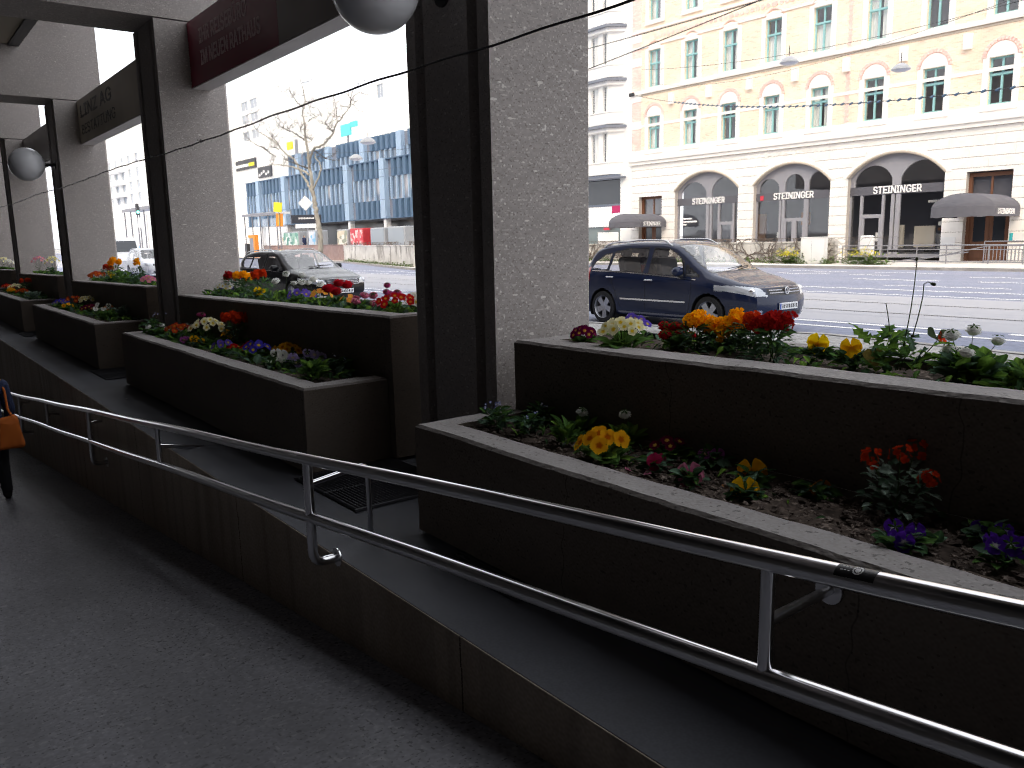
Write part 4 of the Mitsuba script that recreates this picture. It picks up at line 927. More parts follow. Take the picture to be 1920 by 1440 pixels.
k = thing('roof_sign', 'yellow sign on the roof left of the tree', 'sign'); bx('panel', k, 'yellow_sign', -127.2, -125.2, 54.5, 54.7, 1.79 + .270 * 54, 1.79 + .291 * 54); bx('post', k, 'grey_metal', -124.6, -124.0, 54.71, 55, 12, 1.79 + .295 * 54)
k = thing('corner_house', 'white house with dark balconies, seen between the second and third pillars', 'building')
plain_house(k, -236, -188, 48, 28, 'white_render', [1.79 + r_ * 48 for r_ in (.255, .31, .20, .37)], [-204, -198, -191.5, -210, -216], 2.6, 2.0, 'pale_glass')
for q in (.232, .288, .345): bx('balcony', k, 'white_paint', -212, -201.5, 46.6, 47.99, 1.79 + q * 48, 1.79 + q * 48 + .9)
k = thing('corner_house', 'tall pale house right behind the second pillar', 'building')
plain_house(k, -187.5, -170, 52, 30, 'white_render', [1.79 + r_ * 52 for r_ in (.245, .295, .345)], [-185, -181.5, -178, -174], 2.2, 1.9, 'pale_glass')

# tram shelters, poles, small signs
def shelter(x0, x1, y, zt, lab, dy=2.0):
    k = thing('tram_shelter', lab, 'shelter')
    bx('roof', k, 'white_paint', x0, x1, y, y + dy, zt - .28, zt); bx('roof_edge', k, 'grey_metal', x0 - .04, x1 + .04, y - .05, y - .002, zt - .34, zt - .02)
    n = max(3, int((x1 - x0) / 2.2))
    for i in range(n):
        xx = x0 + .1 + (x1 - x0 - .35) * i / (n - 1)
        bx('post', k, 'grey_metal', xx, xx + .12, y + .15, y + .27, .1, zt - .342)
        if i < n - 1: bx('glass_panel', k, 'window_glass', xx + .16, xx + (x1 - x0 - .35) / (n - 1) - .04, y + 1.4, y + 1.401, .4, zt - .7)
    bx('poster', k, 'poster_pale', x0 + .5, x0 + 1.4, y + 1.3, y + 1.36, .6, 2.4); bx('poster', k, 'poster_mixed', x1 - 1.5, x1 - .6, y + 1.3, y + 1.36, .6, 2.6)
    return k
shelter(-112, -100.6, 41.0, 1.79 + .098 * 41, 'glass tram shelter with white roof, right of the second pillar')
shelter(-104, -92.5, 24.0, 1.79 + .178 * 24, 'glass tram shelter with white roof, between the second and third pillars')
def pole_sign(x, y, zt, lab, panels, r_=.05):
    k = thing('street_sign', lab, 'sign')
    obj('pole', tube([(x, y + .08, .1), (x, y + .08, zt)], r_, 8), 'grey_metal', k, True)
    for (w, z0, z1, m, rot) in panels: bx('plate', k, m, -w / 2, w / 2, -.03, 0, -(z1 - z0) / 2, (z1 - z0) / 2, mat4(x, y, (z0 + z1) / 2, ry=rot, rz=.9))
    return k
pole_sign(-97.2, 40.0, 6.9, 'yellow square sign on a pole, tilted, right of the shelter', [(1.0, 5.6, 6.75, 'yellow_sign', .12)])
pole_sign(-97.4, 40.2, 5.5, 'yellow and red striped sign below the tilted yellow one', [(.85, 3.9, 5.45, 'orange_sign', .05), (.25, 4.0, 5.4, 'yellow_sign', .05)])
pr('orange_sign', (.80, .28, .04), .5)
pole_sign(-75.6, 33.9, 6.3, 'white diamond sign above a dark board, beside the tree trunk', [(1.0, 5.1, 6.1, 'paper_white', .785), (2.9, 3.7, 4.5, 'dark_panel', 0), (2.2, 3.25, 3.65, 'paper_white', 0), (1.5, 4.1, 4.25, 'paper_white', 0)])
k = thing('ticket_machine', 'orange framed ticket machine beside the shelter right of the second pillar', 'ticket machine')
bx('frame', k, 'orange_sign', -104.7, -104.2, 39.5, 40, .1, 3.0); bx('frame', k, 'orange_sign', -106.4, -104.7, 39.5, 40, 2.6, 3.0); bx('body', k, 'grey_metal', -106.3, -104.75, 39.6, 39.95, .1, 2.59); bx('bin', k, 'dark_case', -107.6, -106.9, 39.4, 40, .1, 1.9)
k = thing('traffic_light', 'traffic light showing green, between the second and third pillars', 'traffic light')
tx_, ty_ = -81.0, 20.0; zt_ = 1.79 + .1557 * 20
obj('pole', tube([(tx_, ty_ + .15, 0), (tx_, ty_ + .15, zt_ + .5)], .06, 8), 'grey_metal', k, True); bx('housing', k, 'dark_case', tx_ - .2, tx_ + .2, ty_ - .12, ty_ + .1, zt_ - .25, zt_ + .75)
for i, z in enumerate((zt_ + .55, zt_ + .27)): obj('lens', moved(trimesh.creation.cylinder(.1, .03, sections=20), tx_ + .205, ty_, z, ry=math.pi / 2), 'dark_case', k, 40)
lm = moved(trimesh.creation.cylinder(.12, .03, sections=20), tx_ + .21, ty_, zt_, ry=math.pi / 2)
gk = obj('green_lens', lm, 'paper_white', k, 40); scene[gk]['emitter'] = {'type': 'area', 'radiance': {'type': 'rgb', 'value': [.02, 1.1, .65]}}
bx('board', k, 'paper_white', tx_ - .2, tx_ + .5, ty_ + .0, ty_ + .1, zt_ - 1.4, zt_ - .5)
k = thing('concrete_planter_wall', 'short dark wall at the tram stop behind the third trough', 'wall'); bx('wall_panel', k, 'kerb_stone', -80, -75.0, 17.6, 17.9, 0, 1.2)

# span wires, hanging lamps, the chain of insulators
def wire(name, lab, P, r_, cat_='wire'):
    k = thing(name, lab, cat_); obj('wire', tube(P, r_, 5), 'dark_steel', k, True); return k
def sag(a, c, d, n=40):
    a, c = np.array(a, float), np.array(c, float); return [a + (c - a) * s - np.array([0, 0, d * 4 * s * (1 - s)]) for s in np.linspace(0, 1, n)]
P = sag((-44.9, 46.85, 1.79 + .2232 * 46.85), (-11.0, 29.5, 1.79 + .150 * 29.5), .75, 120)
k = wire('insulator_chain', 'span wire with many small insulators sagging across the brick building', P, .016)
kn = group('insulator', trimesh.creation.revolve([(0, -.09), (.035, -.08), (.05, 0), (.035, .08), (0, .09)], sections=10), 'blue_panel')
for i in range(26, 118, 2): inst(k + '__insulator', kn, mat4(*P[i], ry=1.2))
obj('bracket', boxm(-45.3, -44.8, 46.8, 47, 1.79 + .221 * 47, 1.79 + .226 * 47), 'dark_steel', k)
wire('span_wire', 'long dark tram wire rising past the top of the white house', sag((-34, 22, 8.9), (-9, 20, 8.1), .15), .014)
wire('span_wire', 'thin dark tram wire from the big pillar to the top edge', sag((-24.6, 20, 7.1), (-11, 21.5, 9.0), .05), .016)
wire('span_wire', 'thin wire across the windows of the brick building', sag((-32, 34, 10.6), (-11, 30, 9.0), .5), .010)
wire('span_wire', 'thin wire carrying the lamp before the brick building', sag((-43, 46.8, 12.8), (-9, 24, 7.7), .9), .008)
wire('span_wire', 'thin tram wire across the blue building', sag((-62, 27, 8.7), (-40, 27, 7.2), .2), .010)
wire('span_wire', 'thin wire above the blue building', sag((-95, 40, 11.5), (-48, 28.5, 6.6), .6), .010)
lampm = trimesh.creation.revolve([(0.0, .17), (.09, .16), (.22, .08), (.31, -.02), (.31, -.05)], sections=24)
dish = trimesh.creation.revolve([(.305, -.05), (.2, -.10), (0, -.12)], sections=24)
group('lamp_shade', lampm, 'case_grey', True); group('lamp_dish', dish, 'globe_glass', True)
for (x, y, z, lab) in [(-17.0, 25.2, 1.79 + .2255 * 25.2, 'hanging street lamp left of the middle of the brick building'), (-14.6, 28.0, 1.79 + .1912 * 28, 'hanging street lamp right of the middle of the brick building'),
                       (-43.9, 23.8, 1.79 + .2422 * 23.8, 'upper hanging street lamp before the blue building'), (-51.8, 27.1, 1.79 + .2089 * 27.1, 'lower hanging street lamp before the blue building')]:
    k = thing('hanging_lamp', lab, 'street lamp', 'lamps hung over the street')
    sc = 1.0 if x > -30 else 1.5
    inst(k + '__shade', 'lamp_shade', mat4(x, y, z, s=sc)); inst(k + '__dish', 'lamp_dish', mat4(x, y, z, s=sc))
    obj('hanger', tube([(x, y, z + .15), (x, y, z + .5)], .012, 6), 'dark_steel', k, True)

# ---------------------------------------------------------------- cars: a shell from plan, side and section lines, split into panels and panes
from scipy.interpolate import PchipInterpolator
scene['car_paint_navy'] = {'type': 'twosided', 'bsdf': {'type': 'principled', 'base_color': col((.013, .021, .058)), 'roughness': .13, 'metallic': 0., 'specular': .5}}
scene['car_paint_black'] = {'type': 'twosided', 'bsdf': {'type': 'principled', 'base_color': col((.006, .0065, .008)), 'roughness': .10, 'metallic': 0., 'specular': .28}}
scene['car_paint_white'] = {'type': 'twosided', 'bsdf': {'type': 'principled', 'base_color': col((.78, .78, .79)), 'roughness': .3, 'specular': .5, 'clearcoat': 1.0, 'clearcoat_gloss': .9}}
pr('rubber', (.016, .016, .017), .7); pr('chrome', (.75, .75, .77), .12, 1.0); pr('rim_alloy', (.48, .49, .52), .3, .9); pr('black_trim', (.02, .02, .022), .45)
pr('headlight_lens', (.55, .58, .62), .08, .3, .9); pr('tail_lens', (.42, .01, .015), .12, spec=.8); pr('seat_cloth', (.05, .05, .055), .9); pr('plate_white', (.78, .79, .80), .45); pr('plate_blue', (.02, .08, .4), .45); pr('plate_print', (.03, .03, .03), .5)
def wheel_parts(r, w, spokes):
    ty = trimesh.creation.revolve([(r * .68, -w / 2), (r * .93, -w / 2), (r * .985, -w / 2 + .02), (r, -w * .25), (r, w * .25), (r * .985, w / 2 - .02), (r * .93, w / 2), (r * .68, w / 2)], sections=48)
    rim = [trimesh.creation.revolve([(r * .60, w * .1), (r * .66, -w / 2 + .012), (r * .70, -w / 2 - .006), (r * .70, w / 2)], sections=48)]
    rim.append(trimesh.creation.revolve([(0.0, -w * .30), (r * .15, -w * .30), (r * .17, -w * .2), (r * .17, 0)], sections=24))
    for a in range(spokes):
        t = 2 * math.pi * a / spokes
        h = m3.Manifold.hull_points(np.array([(q, s * ww, -w * zz) for q, ww, zz in ((r * .1, .045, .30), (r * .1, .045, .12), (r * .67, .062, .36), (r * .67, .062, .16)) for s in (-1, 1)], np.float32)).to_mesh()
        rim.append(moved(trimesh.Trimesh(h.vert_properties[:, :3], h.tri_verts, process=False), rz=t))
    disc = trimesh.creation.cylinder(r * .62, .02, sections=32); disc.apply_translation((0, 0, w * .12))
    rot = trimesh.transformations.rotation_matrix(-math.pi / 2, [1, 0, 0])
    out = [ty, cat(rim), disc]
    for m in out: m.apply_transform(rot)
    return out            # outer face towards -y
def car(S, cx, cy, key, label, paint, face='south'):
    """S: dict of lines in car space, x forward with the front bumper at S['L']/2, z up; the near side is -y"""
    k = thing(key, label, 'car')
    L, W = S['L'], S['W'] / 2
    top, belt = PchipInterpolator(*zip(*S['top'])), PchipInterpolator(*zip(*S['belt']))
    plan = PchipInterpolator(*zip(*S['plan'])); nose, tail = PchipInterpolator(*zip(*S['nose'])), PchipInterpolator(*zip(*S['tail']))
    NS, NV = S.get('res', (200, 56))
    s = np.linspace(-L / 2, L / 2, NS); v = np.linspace(0, 1, NV)
    P = np.zeros((NS, NV, 3)); edge = np.zeros(NS)
    for i, x in enumerate(s):
        T_, B_, w = float(top(x)), float(belt(x)), W * float(plan(x)); B_ = min(B_, T_ - .035)
        c = float(np.clip((T_ - B_ - .03) / .3, 0, 1)); c = c * c * (3 - 2 * c)
        z0 = .19
        wt = (1 - c) * .80 * w + c * (w * .955 - S['tumble'] * (T_ - B_))
        cab = T_ - B_
        pts = [(.90 * w, z0), (.972 * w, z0 + .07), (.985 * w, .40), (1.0 * w, .58), (.998 * w, B_ - .10 if B_ > .72 else B_ * .85), (.968 * w, B_), (.955 * w * (1 - c) + c * (w * .955 - S['tumble'] * cab * .22), B_ + cab * .22), ((.93 * w) * (1 - c) + c * (wt + S['tumble'] * cab * .22), B_ + cab * (.5 * (1 - c) + .72 * c)), (wt, T_ - (.05 * c + .012)), (wt * .80, T_ - .010 * (1 - c) - .016 * c), (wt * .4, T_ - .004), (0, T_)]
        pts = np.array(pts); t = np.linspace(0, 1, len(pts)); d = np.r_[0, np.cumsum(np.hypot(*np.diff(pts, axis=0).T))]; d /= d[-1]
        yy, zz = PchipInterpolator(d, pts[:, 0])(v), PchipInterpolator(d, pts[:, 1])(v)
        edge[i] = d[8]
        u = (x + L / 2) / L
        xx = x - (u ** 6) * nose(zz) + ((1 - u) ** 6) * tail(zz)
        P[i] = np.stack([xx, yy, zz], 1)
    def surf_faces():
        a = np.arange(NS - 1)[:, None] * NV + np.arange(NV - 1)
        a = a.ravel(); return np.vstack([np.c_[a, a + NV, a + NV + 1], np.c_[a, a + NV + 1, a + 1]])
    V = P.reshape(-1, 3); F = surf_faces()
    Vm = V * [1, -1, 1]
    # end caps: strips between the two sides, bulging outwards
    NC = 40; g = np.linspace(-1, 1, NC)
    def cap(i, sgn):
        q = np.zeros((NV, NC, 3))
        for j in range(NV):
            y = P[i, j, 1]
            q[j] = np.stack([P[i, j, 0] + sgn * S['bulge'] * (1 - np.abs(g) ** 2.4) * min(1, y / (W * .6)), g * y, np.full(NC, P[i, j, 2]) + .0], 1)
        a = (np.arange(NV - 1)[:, None] * NC + np.arange(NC - 1)).ravel()
        return q.reshape(-1, 3), np.vstack([np.c_[a, a + NC, a + NC + 1], np.c_[a, a + NC + 1, a + 1]])
    c1, f1 = cap(NS - 1, 1); c0, f0 = cap(0, -1)
    off = [0, len(V), 2 * len(V), 2 * len(V) + len(c1)]
    AV = np.vstack([V, Vm, c1, c0]); AF = np.vstack([F + off[0], F + off[1], f1 + off[2], f0 + off[3]])
    C = AV[AF].mean(1); idx = np.concatenate([np.zeros(len(F)), np.ones(len(F)), np.full(len(f1), 2), np.full(len(f0), 3)]).astype(int)
    side = idx < 2
    n_s = np.where(side, (AF[:, 0] % len(V)) // NV, 0); v_s = np.where(side, ((AF[:, 0] % len(V)) % NV) / (NV - 1), 0); e_s = edge[n_s]
    part = np.full(len(AF), 'body', dtype=object)
    # wheel arches
    rw = S['wheel']
    for xa in S['axles']:
        part[side & (np.hypot(C[:, 0] - xa, C[:, 2] - rw) < rw + .045) & (v_s < .5)] = 'gone'
    from shapely import contains_xy
    low = v_s < e_s - .012
    for i, poly in enumerate(S['windows']):
        g_ = Polygon(poly)
        rim_ = side & low & contains_xy(g_.buffer(.022), C[:, 0], C[:, 2]); part[rim_] = 'window_seal'
    for i, poly in enumerate(S['windows']):
        for sd in (0, 1): part[side & low & (idx == sd) & contains_xy(Polygon(poly), C[:, 0], C[:, 2])] = f'side_window|{i}|{sd}'
    ws0, ws1 = S['windscreen']; rw0, rw1 = S['rear_window']
    up_ = side & (v_s > e_s + .035)
    seal = up_ & (C[:, 0] > ws0 - .03) & (C[:, 0] < ws1 + .03); part[seal] = 'window_seal'
    part[side & (v_s > e_s + .05) & (C[:, 0] > ws0) & (C[:, 0] < ws1)] = 'windscreen'
    part[side & (v_s > e_s + .06) & (C[:, 0] > rw0) & (C[:, 0] < rw1)] = 'rear_window'
    fr = (C[:, 0] > L / 2 - .75)
    hl = Polygon(S['headlight'])            # in (distance from nose along x, z), on the side and corner
    A = np.abs(C[:, 1]); along = (L / 2 - C[:, 0]) + np.maximum(0, A - 0.0) * 0
    part[fr & contains_xy(hl, A, C[:, 2]) & (part != 'gone')] = 'headlight'
    capf = idx == 2
    for nm, a in S['front'].items(): part[(capf | (fr & (C[:, 0] > L / 2 - .12))) & contains_xy(Polygon(a), A, C[:, 2])] = nm
    part[(C[:, 0] < -L / 2 + .38) & contains_xy(Polygon(S['taillight']), A, C[:, 2])] = 'tail_light'
    mats = {'body': paint, 'window_seal': 'black_trim', 'windscreen': 'window_glass', 'rear_window': 'window_glass', 'headlight': 'headlight_lens', 'grille': 'black_trim', 'lower_intake': 'black_trim', 'tail_light': 'tail_lens', 'fog_light': 'chrome'}
    M = np.eye(4); M[:3, 3] = cx, cy, 0
    def emit(name, sel, mat):
        f = AF[sel]; u, inv = np.unique(f, return_inverse=True)
        obj(name, trimesh.Trimesh(AV[u] + [cx, cy, 0], inv.reshape(-1, 3), process=False), mat, k, True)
    for nm in sorted(set(part)):
        if nm == 'gone': continue
        sel = part == nm
        if nm in ('headlight', 'tail_light', 'fog_light'):
            for sg in (-1, 1):
                if (sel & (C[:, 1] * sg > 0)).any(): emit(nm, sel & (C[:, 1] * sg > 0), mats[nm])
        else: emit(nm.split('|')[0], sel, mats.get(nm, 'window_glass'))
    near = lambda x, z: float(np.interp(z, P[int(np.clip((x + L / 2) / L * (NS - 1), 0, NS - 1)), :NV * 2 // 3, 2], P[int(np.clip((x + L / 2) / L * (NS - 1), 0, NS - 1)), :NV * 2 // 3, 1]))
    def strip(name, pts, w, mat, proud=.004, both=True, zoff=None):
        for sg in ((-1, 1) if both else (-1,)):
            vv, ff = [], []
            for x, z in pts:
                for dz in (-w / 2, w / 2):
                    vv.append((cx + x, cy + sg * (near(x, z + dz) + proud), z + dz))
            for i in range(len(pts) - 1): ff += [(2 * i, 2 * i + 2, 2 * i + 3), (2 * i, 2 * i + 3, 2 * i + 1)]
            obj(name, trimesh.Trimesh(vv, ff, process=False), mat, k, True)
    def seam(pts, w=.008):
        for sg in (-1, 1):
            vv, ff = [], []
            for x, z in pts:
                for dx in (-w / 2, w / 2): vv.append((cx + x + dx, cy + sg * (near(x, z) + .0015), z))
            for i in range(len(pts) - 1): ff += [(2 * i, 2 * i + 2, 2 * i + 3), (2 * i, 2 * i + 3, 2 * i + 1)]
            obj('door_seam', trimesh.Trimesh(vv, ff, process=False), 'rubber', k, True)
    for pts in S['seams']: seam([(np.interp(z, [p[1] for p in pts], [p[0] for p in pts]), z) for z in np.linspace(pts[0][1], pts[-1][1], 16)])
    xb = np.linspace(*S['chrome_x'], 30); strip('window_chrome', [(x, float(belt(x)) + S['chrome_dz']) for x in xb], .018, 'chrome', .006)
    if S.get('moulding'): strip('side_moulding', [(x, z) for x, z in S['moulding']], .03, 'chrome', .008)
    strip('sill_trim', [(x, .25) for x in np.linspace(S['axles'][0] + .42, S['axles'][1] - .42, 20)], .035, 'grey_metal', .006)
    for (x, z) in S['handles']:
        for sg in (-1, 1): obj('door_handle', moved(rbox(.19, .035, .032, .012), cx + x, cy + sg * (near(x, z) + .02), z), S.get('handle_mat', paint), k, 40)
    for sg in (-1, 1):
        x, z = S['mirror']; y = near(x, z) + .13
        obj('mirror', moved(rbox(.15, .24, .155, .06), cx + x, cy + sg * y, z + .03, rz=-sg * .2), paint, k, True)
        obj('mirror_arm', moved(rbox(.07, .16, .05, .015), cx + x, cy + sg * (y - .12), z - .06), 'black_trim', k, 40)
    for sg in (-1, 1):
        if S.get('rails'):
            xr = np.linspace(*S['rails'], 24); yr = [P[int((x + L / 2) / L * (NS - 1))] for x in xr]
            j = [int(np.clip((edge[int((x + L / 2) / L * (NS - 1))] + .02) * (NV - 1), 0, NV - 1)) for x in xr]
            pts = [(cx + x, cy + sg * (q[jj, 1] - .01), q[jj, 2] + .055 * min(1, 4 * t * (1 - t) * 2.2) + .004) for x, q, jj, t in zip(xr, yr, j, np.linspace(0, 1, 24))]
            obj('roof_rail', tube(pts, .016, 8), S.get('rail_mat', 'black_trim'), k, True)
    ty, rim, dsc = wheel_parts(rw, .205, S['spokes'])
    for xa in S['axles']:
        for sg in (-1, 1):
            w_ = num(k + '__wheel'); Mw = mat4(cx + xa, cy + sg * (W - .115), rw, rz=0 if sg < 0 else math.pi)
            for nm, m, mm in (('tyre', ty, 'rubber'), ('rim', rim, 'rim_alloy'), ('brake_disc', dsc, 'dark_steel')):
                q = m.copy(); q.apply_transform(trimesh.transformations.rotation_matrix(.35 + xa, [0, 1, 0])); q.apply_transform(Mw); obj(nm, q, mm, w_, 40)
            arch = trimesh.creation.revolve([(rw + .055, -.03), (rw + .06, .30), (0.02, .31)], sections=40)
            arch.apply_transform(trimesh.transformations.rotation_matrix(-math.pi / 2, [1, 0, 0])); arch.apply_transform(mat4(cx + xa, cy + sg * (W - .05), rw, rz=0 if sg < 0 else math.pi)); sel = arch.triangles_center[:, 2] > .12; arch.update_faces(sel)
            obj('wheel_arch', arch, 'rubber', k)
    obj('underbody', boxm(cx - L / 2 + .3, cx + L / 2 - .35, cy - W * .8, cy + W * .8, .20, .32), 'rubber', k)
    for (x, y) in S['seats']:
        st = num(k + '__seat')
        obj('cushion', moved(rbox(.5, .5, .16, .05), cx + x + .2, cy + y, .62), 'seat_cloth', st, 40)
        obj('back', moved(rbox(.16, .5, .66, .06), cx + x - .08, cy + y, .95, ry=-.22), 'seat_cloth', st, 40)
        obj('headrest', moved(rbox(.1, .27, .19, .045), cx + x - .20, cy + y, 1.36 * S.get('hr', 1), ry=-.15), 'seat_cloth', st, 40)
    obj('dashboard', moved(rbox(.5, W * 1.7, .3, .08), cx + ws0 + .35, cy, float(belt(ws0 + .3)) - .09), 'seat_cloth', k, 40)
    xf = lambda y, z: cx + L / 2 - float(nose(z)) + S['bulge'] * (1 - min(1, abs(y) / (W * .8)) ** 2.4)
    pz = S['plate']; xp = xf(0, pz) + .012
    pl = k + '__number_plate'
    obj('plate', moved(rbox(.015, .52, .115, .006), xp, cy, pz), 'plate_white', pl)
    obj('band', boxm(xp + .0078, xp + .0088, cy - .255, cy - .215, pz - .052, pz + .052), 'plate_blue', pl)
    r_ = random.Random(3); yy = -.19
    while yy < .22:
        ww = r_.choice((.03, .036, .022)); bx('print', pl, 'plate_print', xp + .0078, xp + .0088, cy + yy, cy + yy + ww, pz - .032, pz + .032); yy += ww + .022
    # front badge: ring with a V over a W
    ez = S['badge']; xe = xf(0, ez) + .02
    ring = trimesh.creation.torus(.058, .008, 32, 10); ring.apply_transform(trimesh.transformations.rotation_matrix(math.pi / 2, [0, 1, 0]))
    bars = []
    def bar(a, c): bars.append(tube([(0, a[0], a[1]), (0, c[0], c[1])], .0065, 6))
    bar((-.022, .052), (0, .006)); bar((.022, .052), (0, .006)); bar((-.048, .026), (-.026, -.046)); bar((-.026, -.046), (0, .0)); bar((0, .0), (.026, -.046)); bar((.026, -.046), (.048, .026))
    base = trimesh.creation.cylinder(.062, .01, sections=32); base.apply_transform(trimesh.transformations.rotation_matrix(math.pi / 2, [0, 1, 0]))
    obj('badge', moved(cat([ring] + bars), xe + .008, cy, ez), 'chrome', k, True); obj('badge_base', moved(base, xe - .004, cy, ez), 'black_trim', k, 40)
    for z, hw in S['slats']:
        vv, ff = [], []
        for y in np.linspace(-hw, hw, 25):
            for dz in (-.009, .009): vv.append((xf(y, z) + .008, cy + y, z + dz))
        for i in range(24): ff += [(2 * i, 2 * i + 2, 2 * i + 3), (2 * i, 2 * i + 3, 2 * i + 1)]
        obj('grille_slat', trimesh.Trimesh(vv, ff, process=False), 'chrome', k, True)
    for sg in (-1, 1):
        hy = S['lamp_y']; obj('lamp_reflector', moved(trimesh.creation.icosphere(2, .055), xf(hy, S['lamp_z']) - .035 - S.get('lamp_in', .03), cy + sg * hy, S['lamp_z']), 'chrome', k, True)
        obj('wiper', tube([(cx + ws1 - .02, cy + sg * .1 - .1, float(top(ws1 - .02)) + .012), (cx + ws1 - .12, cy + sg * .1 + .42, float(top(ws1 - .12)) - .01)], .007, 5), 'rubber', k)
    return k
GOLF = dict(L=4.21, W=1.77, tumble=.30, bulge=.13, wheel=.315, axles=(-1.34, 1.238), spokes=5,
    top=[(-2.105, .74), (-2.06, .92), (-1.96, 1.15), (-1.83, 1.36), (-1.70, 1.46), (-1.3, 1.535), (-.6, 1.575), (0, 1.565), (.32, 1.515), (.62, 1.37), (.95, 1.17), (1.17, 1.045), (1.30, 1.0), (1.55, .945), (1.80, .88), (1.98, .845), (2.06, .82), (2.105, .79)],
    belt=[(-2.105, .70), (-1.95, .93), (-1.7, 1.01), (-1, 1.0), (0, .955), (.8, .905), (1.25, .87), (1.7, .80), (2.0, .76), (2.105, .72)],
    plan=[(-2.105, .84), (-2.0, .92), (-1.8, .97), (-1.3, 1.0), (1.2, 1.0), (1.5, .985), (1.75, .945), (1.95, .875), (2.05, .81), (2.105, .76)],
    nose=[(0, .12), (.2, .09), (.32, .02), (.45, .0), (.58, .01), (.70, .05), (.85, .12), (1.6, .2)], tail=[(0, .12), (.25, .05), (.45, 0), (.6, .01), (.8, .06), (1.1, .1), (1.6, .2)],
    windows=[[(-.16, .99), (-.14, 1.44), (.20, 1.425), (.42, 1.33), (.60, 1.20), (.66, .965)], [(.72, .965), (.68, 1.14), (1.00, .955)], [(-.30, 1.0), (-.28, 1.445), (-.85, 1.42), (-1.12, 1.36), (-1.18, 1.03)], [(-1.25, 1.04), (-1.20, 1.345), (-1.38, 1.31), (-1.62, 1.17), (-1.68, 1.07)]],
    windscreen=(.36, 1.16), rear_window=(-1.98, -1.76), headlight=[(.46, .63), (.55, .775), (.70, .80), (.90, .82), (.90, .735), (.72, .64)],
    taillight=[(.60, .80), (.60, .98), (.80, 1.08), (.95, 1.08), (.95, .82)], front=dict(grille=[(0, .645), (0, .765), (.44, .755), (.44, .65)], lower_intake=[(0, .25), (0, .375), (.44, .36), (.46, .27)], fog_light=[(.58, .33), (.58, .41), (.70, .41), (.70, .33)]),
    seams=[[(-.22, .27), (-.22, 1.0)], [(.78, .27), (.86, .6), (.86, .93)], [(-1.02, .68), (-1.18, 1.0)], [(-.88, .34), (-1.02, .68)]], chrome_x=(-1.66, .95), chrome_dz=.005, moulding=[(x, .50 + .0 * x) for x in np.linspace(-.86, .74, 20)],
    handles=[(-.12, .865), (-1.12, .905)], mirror=(.62, 1.01), rails=(-1.5, .25), rail_mat='chrome', seats=[(-.02, -.38), (-.02, .38), (-.95, -.4), (-.95, .4)], plate=.46, badge=.715, slats=[(.735, .42), (.69, .42)], lamp_y=.68, lamp_z=.72, handle_mat='chrome')
WAGON = dict(L=4.78, W=1.82, tumble=.34, bulge=.14, wheel=.325, axles=(-1.42, 1.30), spokes=7, hr=.92,
    top=[(-2.39, .80), (-2.33, 1.0), (-2.18, 1.26), (-2.02, 1.38), (-1.6, 1.45), (-.8, 1.495), (-.2, 1.49), (.15, 1.445), (.5, 1.29), (.95, 1.06), (1.08, 1.0), (1.25, .965), (1.6, .91), (1.95, .84), (2.2, .80), (2.33, .775), (2.39, .75)],
    belt=[(-2.39, .74), (-2.1, .96), (-1.5, .97), (0, .93), (.9, .88), (1.4, .84), (1.9, .76), (2.25, .71), (2.39, .68)],
    plan=[(-2.39, .86), (-2.2, .95), (-1.8, .99), (-1.3, 1.0), (1.3, 1.0), (1.65, .98), (1.95, .93), (2.2, .86), (2.33, .79), (2.39, .74)],
    nose=[(0, .1), (.2, .08), (.32, .02), (.45, .0), (.6, .01), (.70, .05), (.85, .14), (1.6, .2)], tail=GOLF['tail'],
    windows=[[(-.32, .965), (-.30, 1.375), (.05, 1.345), (.33, 1.225), (.72, .965)], [(-.44, .97), (-.42, 1.38), (-1.12, 1.36), (-1.2, 1.0)], [(-1.3, 1.0), (-1.22, 1.355), (-1.75, 1.30), (-2.0, 1.10), (-2.02, 1.03)]],
    windscreen=(.20, 1.04), rear_window=(-2.28, -2.06), headlight=[(.47, .60), (.53, .715), (.70, .75), (.90, .77), (.90, .69), (.72, .61)], taillight=[(.55, .78), (.55, .95), (.80, 1.0), (.95, 1.0), (.95, .8)],
    front=dict(grille=[(0, .575), (0, .735), (.47, .715), (.47, .59)], lower_intake=[(0, .23), (0, .35), (.55, .34), (.55, .25)], fog_light=[(.62, .30), (.62, .38), (.74, .38), (.74, .30)]),
    seams=[[(-.38, .27), (-.38, .96)], [(.80, .27), (.88, .6), (.86, .9)], [(-1.05, .66), (-1.26, .98)]], chrome_x=(-2.0, .74), chrome_dz=.012,
    handles=[(-.28, .84), (-1.2, .87)], mirror=(.52, .985), rails=(-1.9, -.05), rail_mat='chrome', seats=[(-.1, -.38), (-.1, .38), (-1.0, -.4), (-1.0, .4)], plate=.42, badge=.655, slats=[(.715, .44), (.675, .45), (.635, .45), (.595, .45)], lamp_y=.70, lamp_z=.675, handle_mat='chrome')
def car_at(S, x_front, y_near, label, paint, sc=1.079, turn=0.):
    """built at the origin, then enlarged a little and set down with its nose at x_front and its near side at y_near"""
    k = car(S, 0., 0., 'car', label, paint)
    M = mat4(x_front - sc * S['L'] / 2, y_near + sc * S['W'] / 2, 0, rz=turn, s=sc)
    for q in [q for q in scene if q.startswith(k + '__')]:
        d = scene[q]; scene[q] = {**d, 'to_world': T(M @ np.array(d['to_world'].matrix, float)) if 'to_world' in d else T(M)}
    return k
car_at(GOLF, -8.85, 12.2, 'dark blue compact car with roof rails driving past the nearest upper trough', 'car_paint_navy')
car_at(WAGON, -21.4, 9.4, 'black estate car with chrome grille behind the second upper trough', 'car_paint_black', turn=.065)
WC = dict(GOLF); WC['res'] = (90, 36)
car_at(WC, -50.3, 12.5, 'white car far left, seen between the second and third pillars', 'car_paint_white')
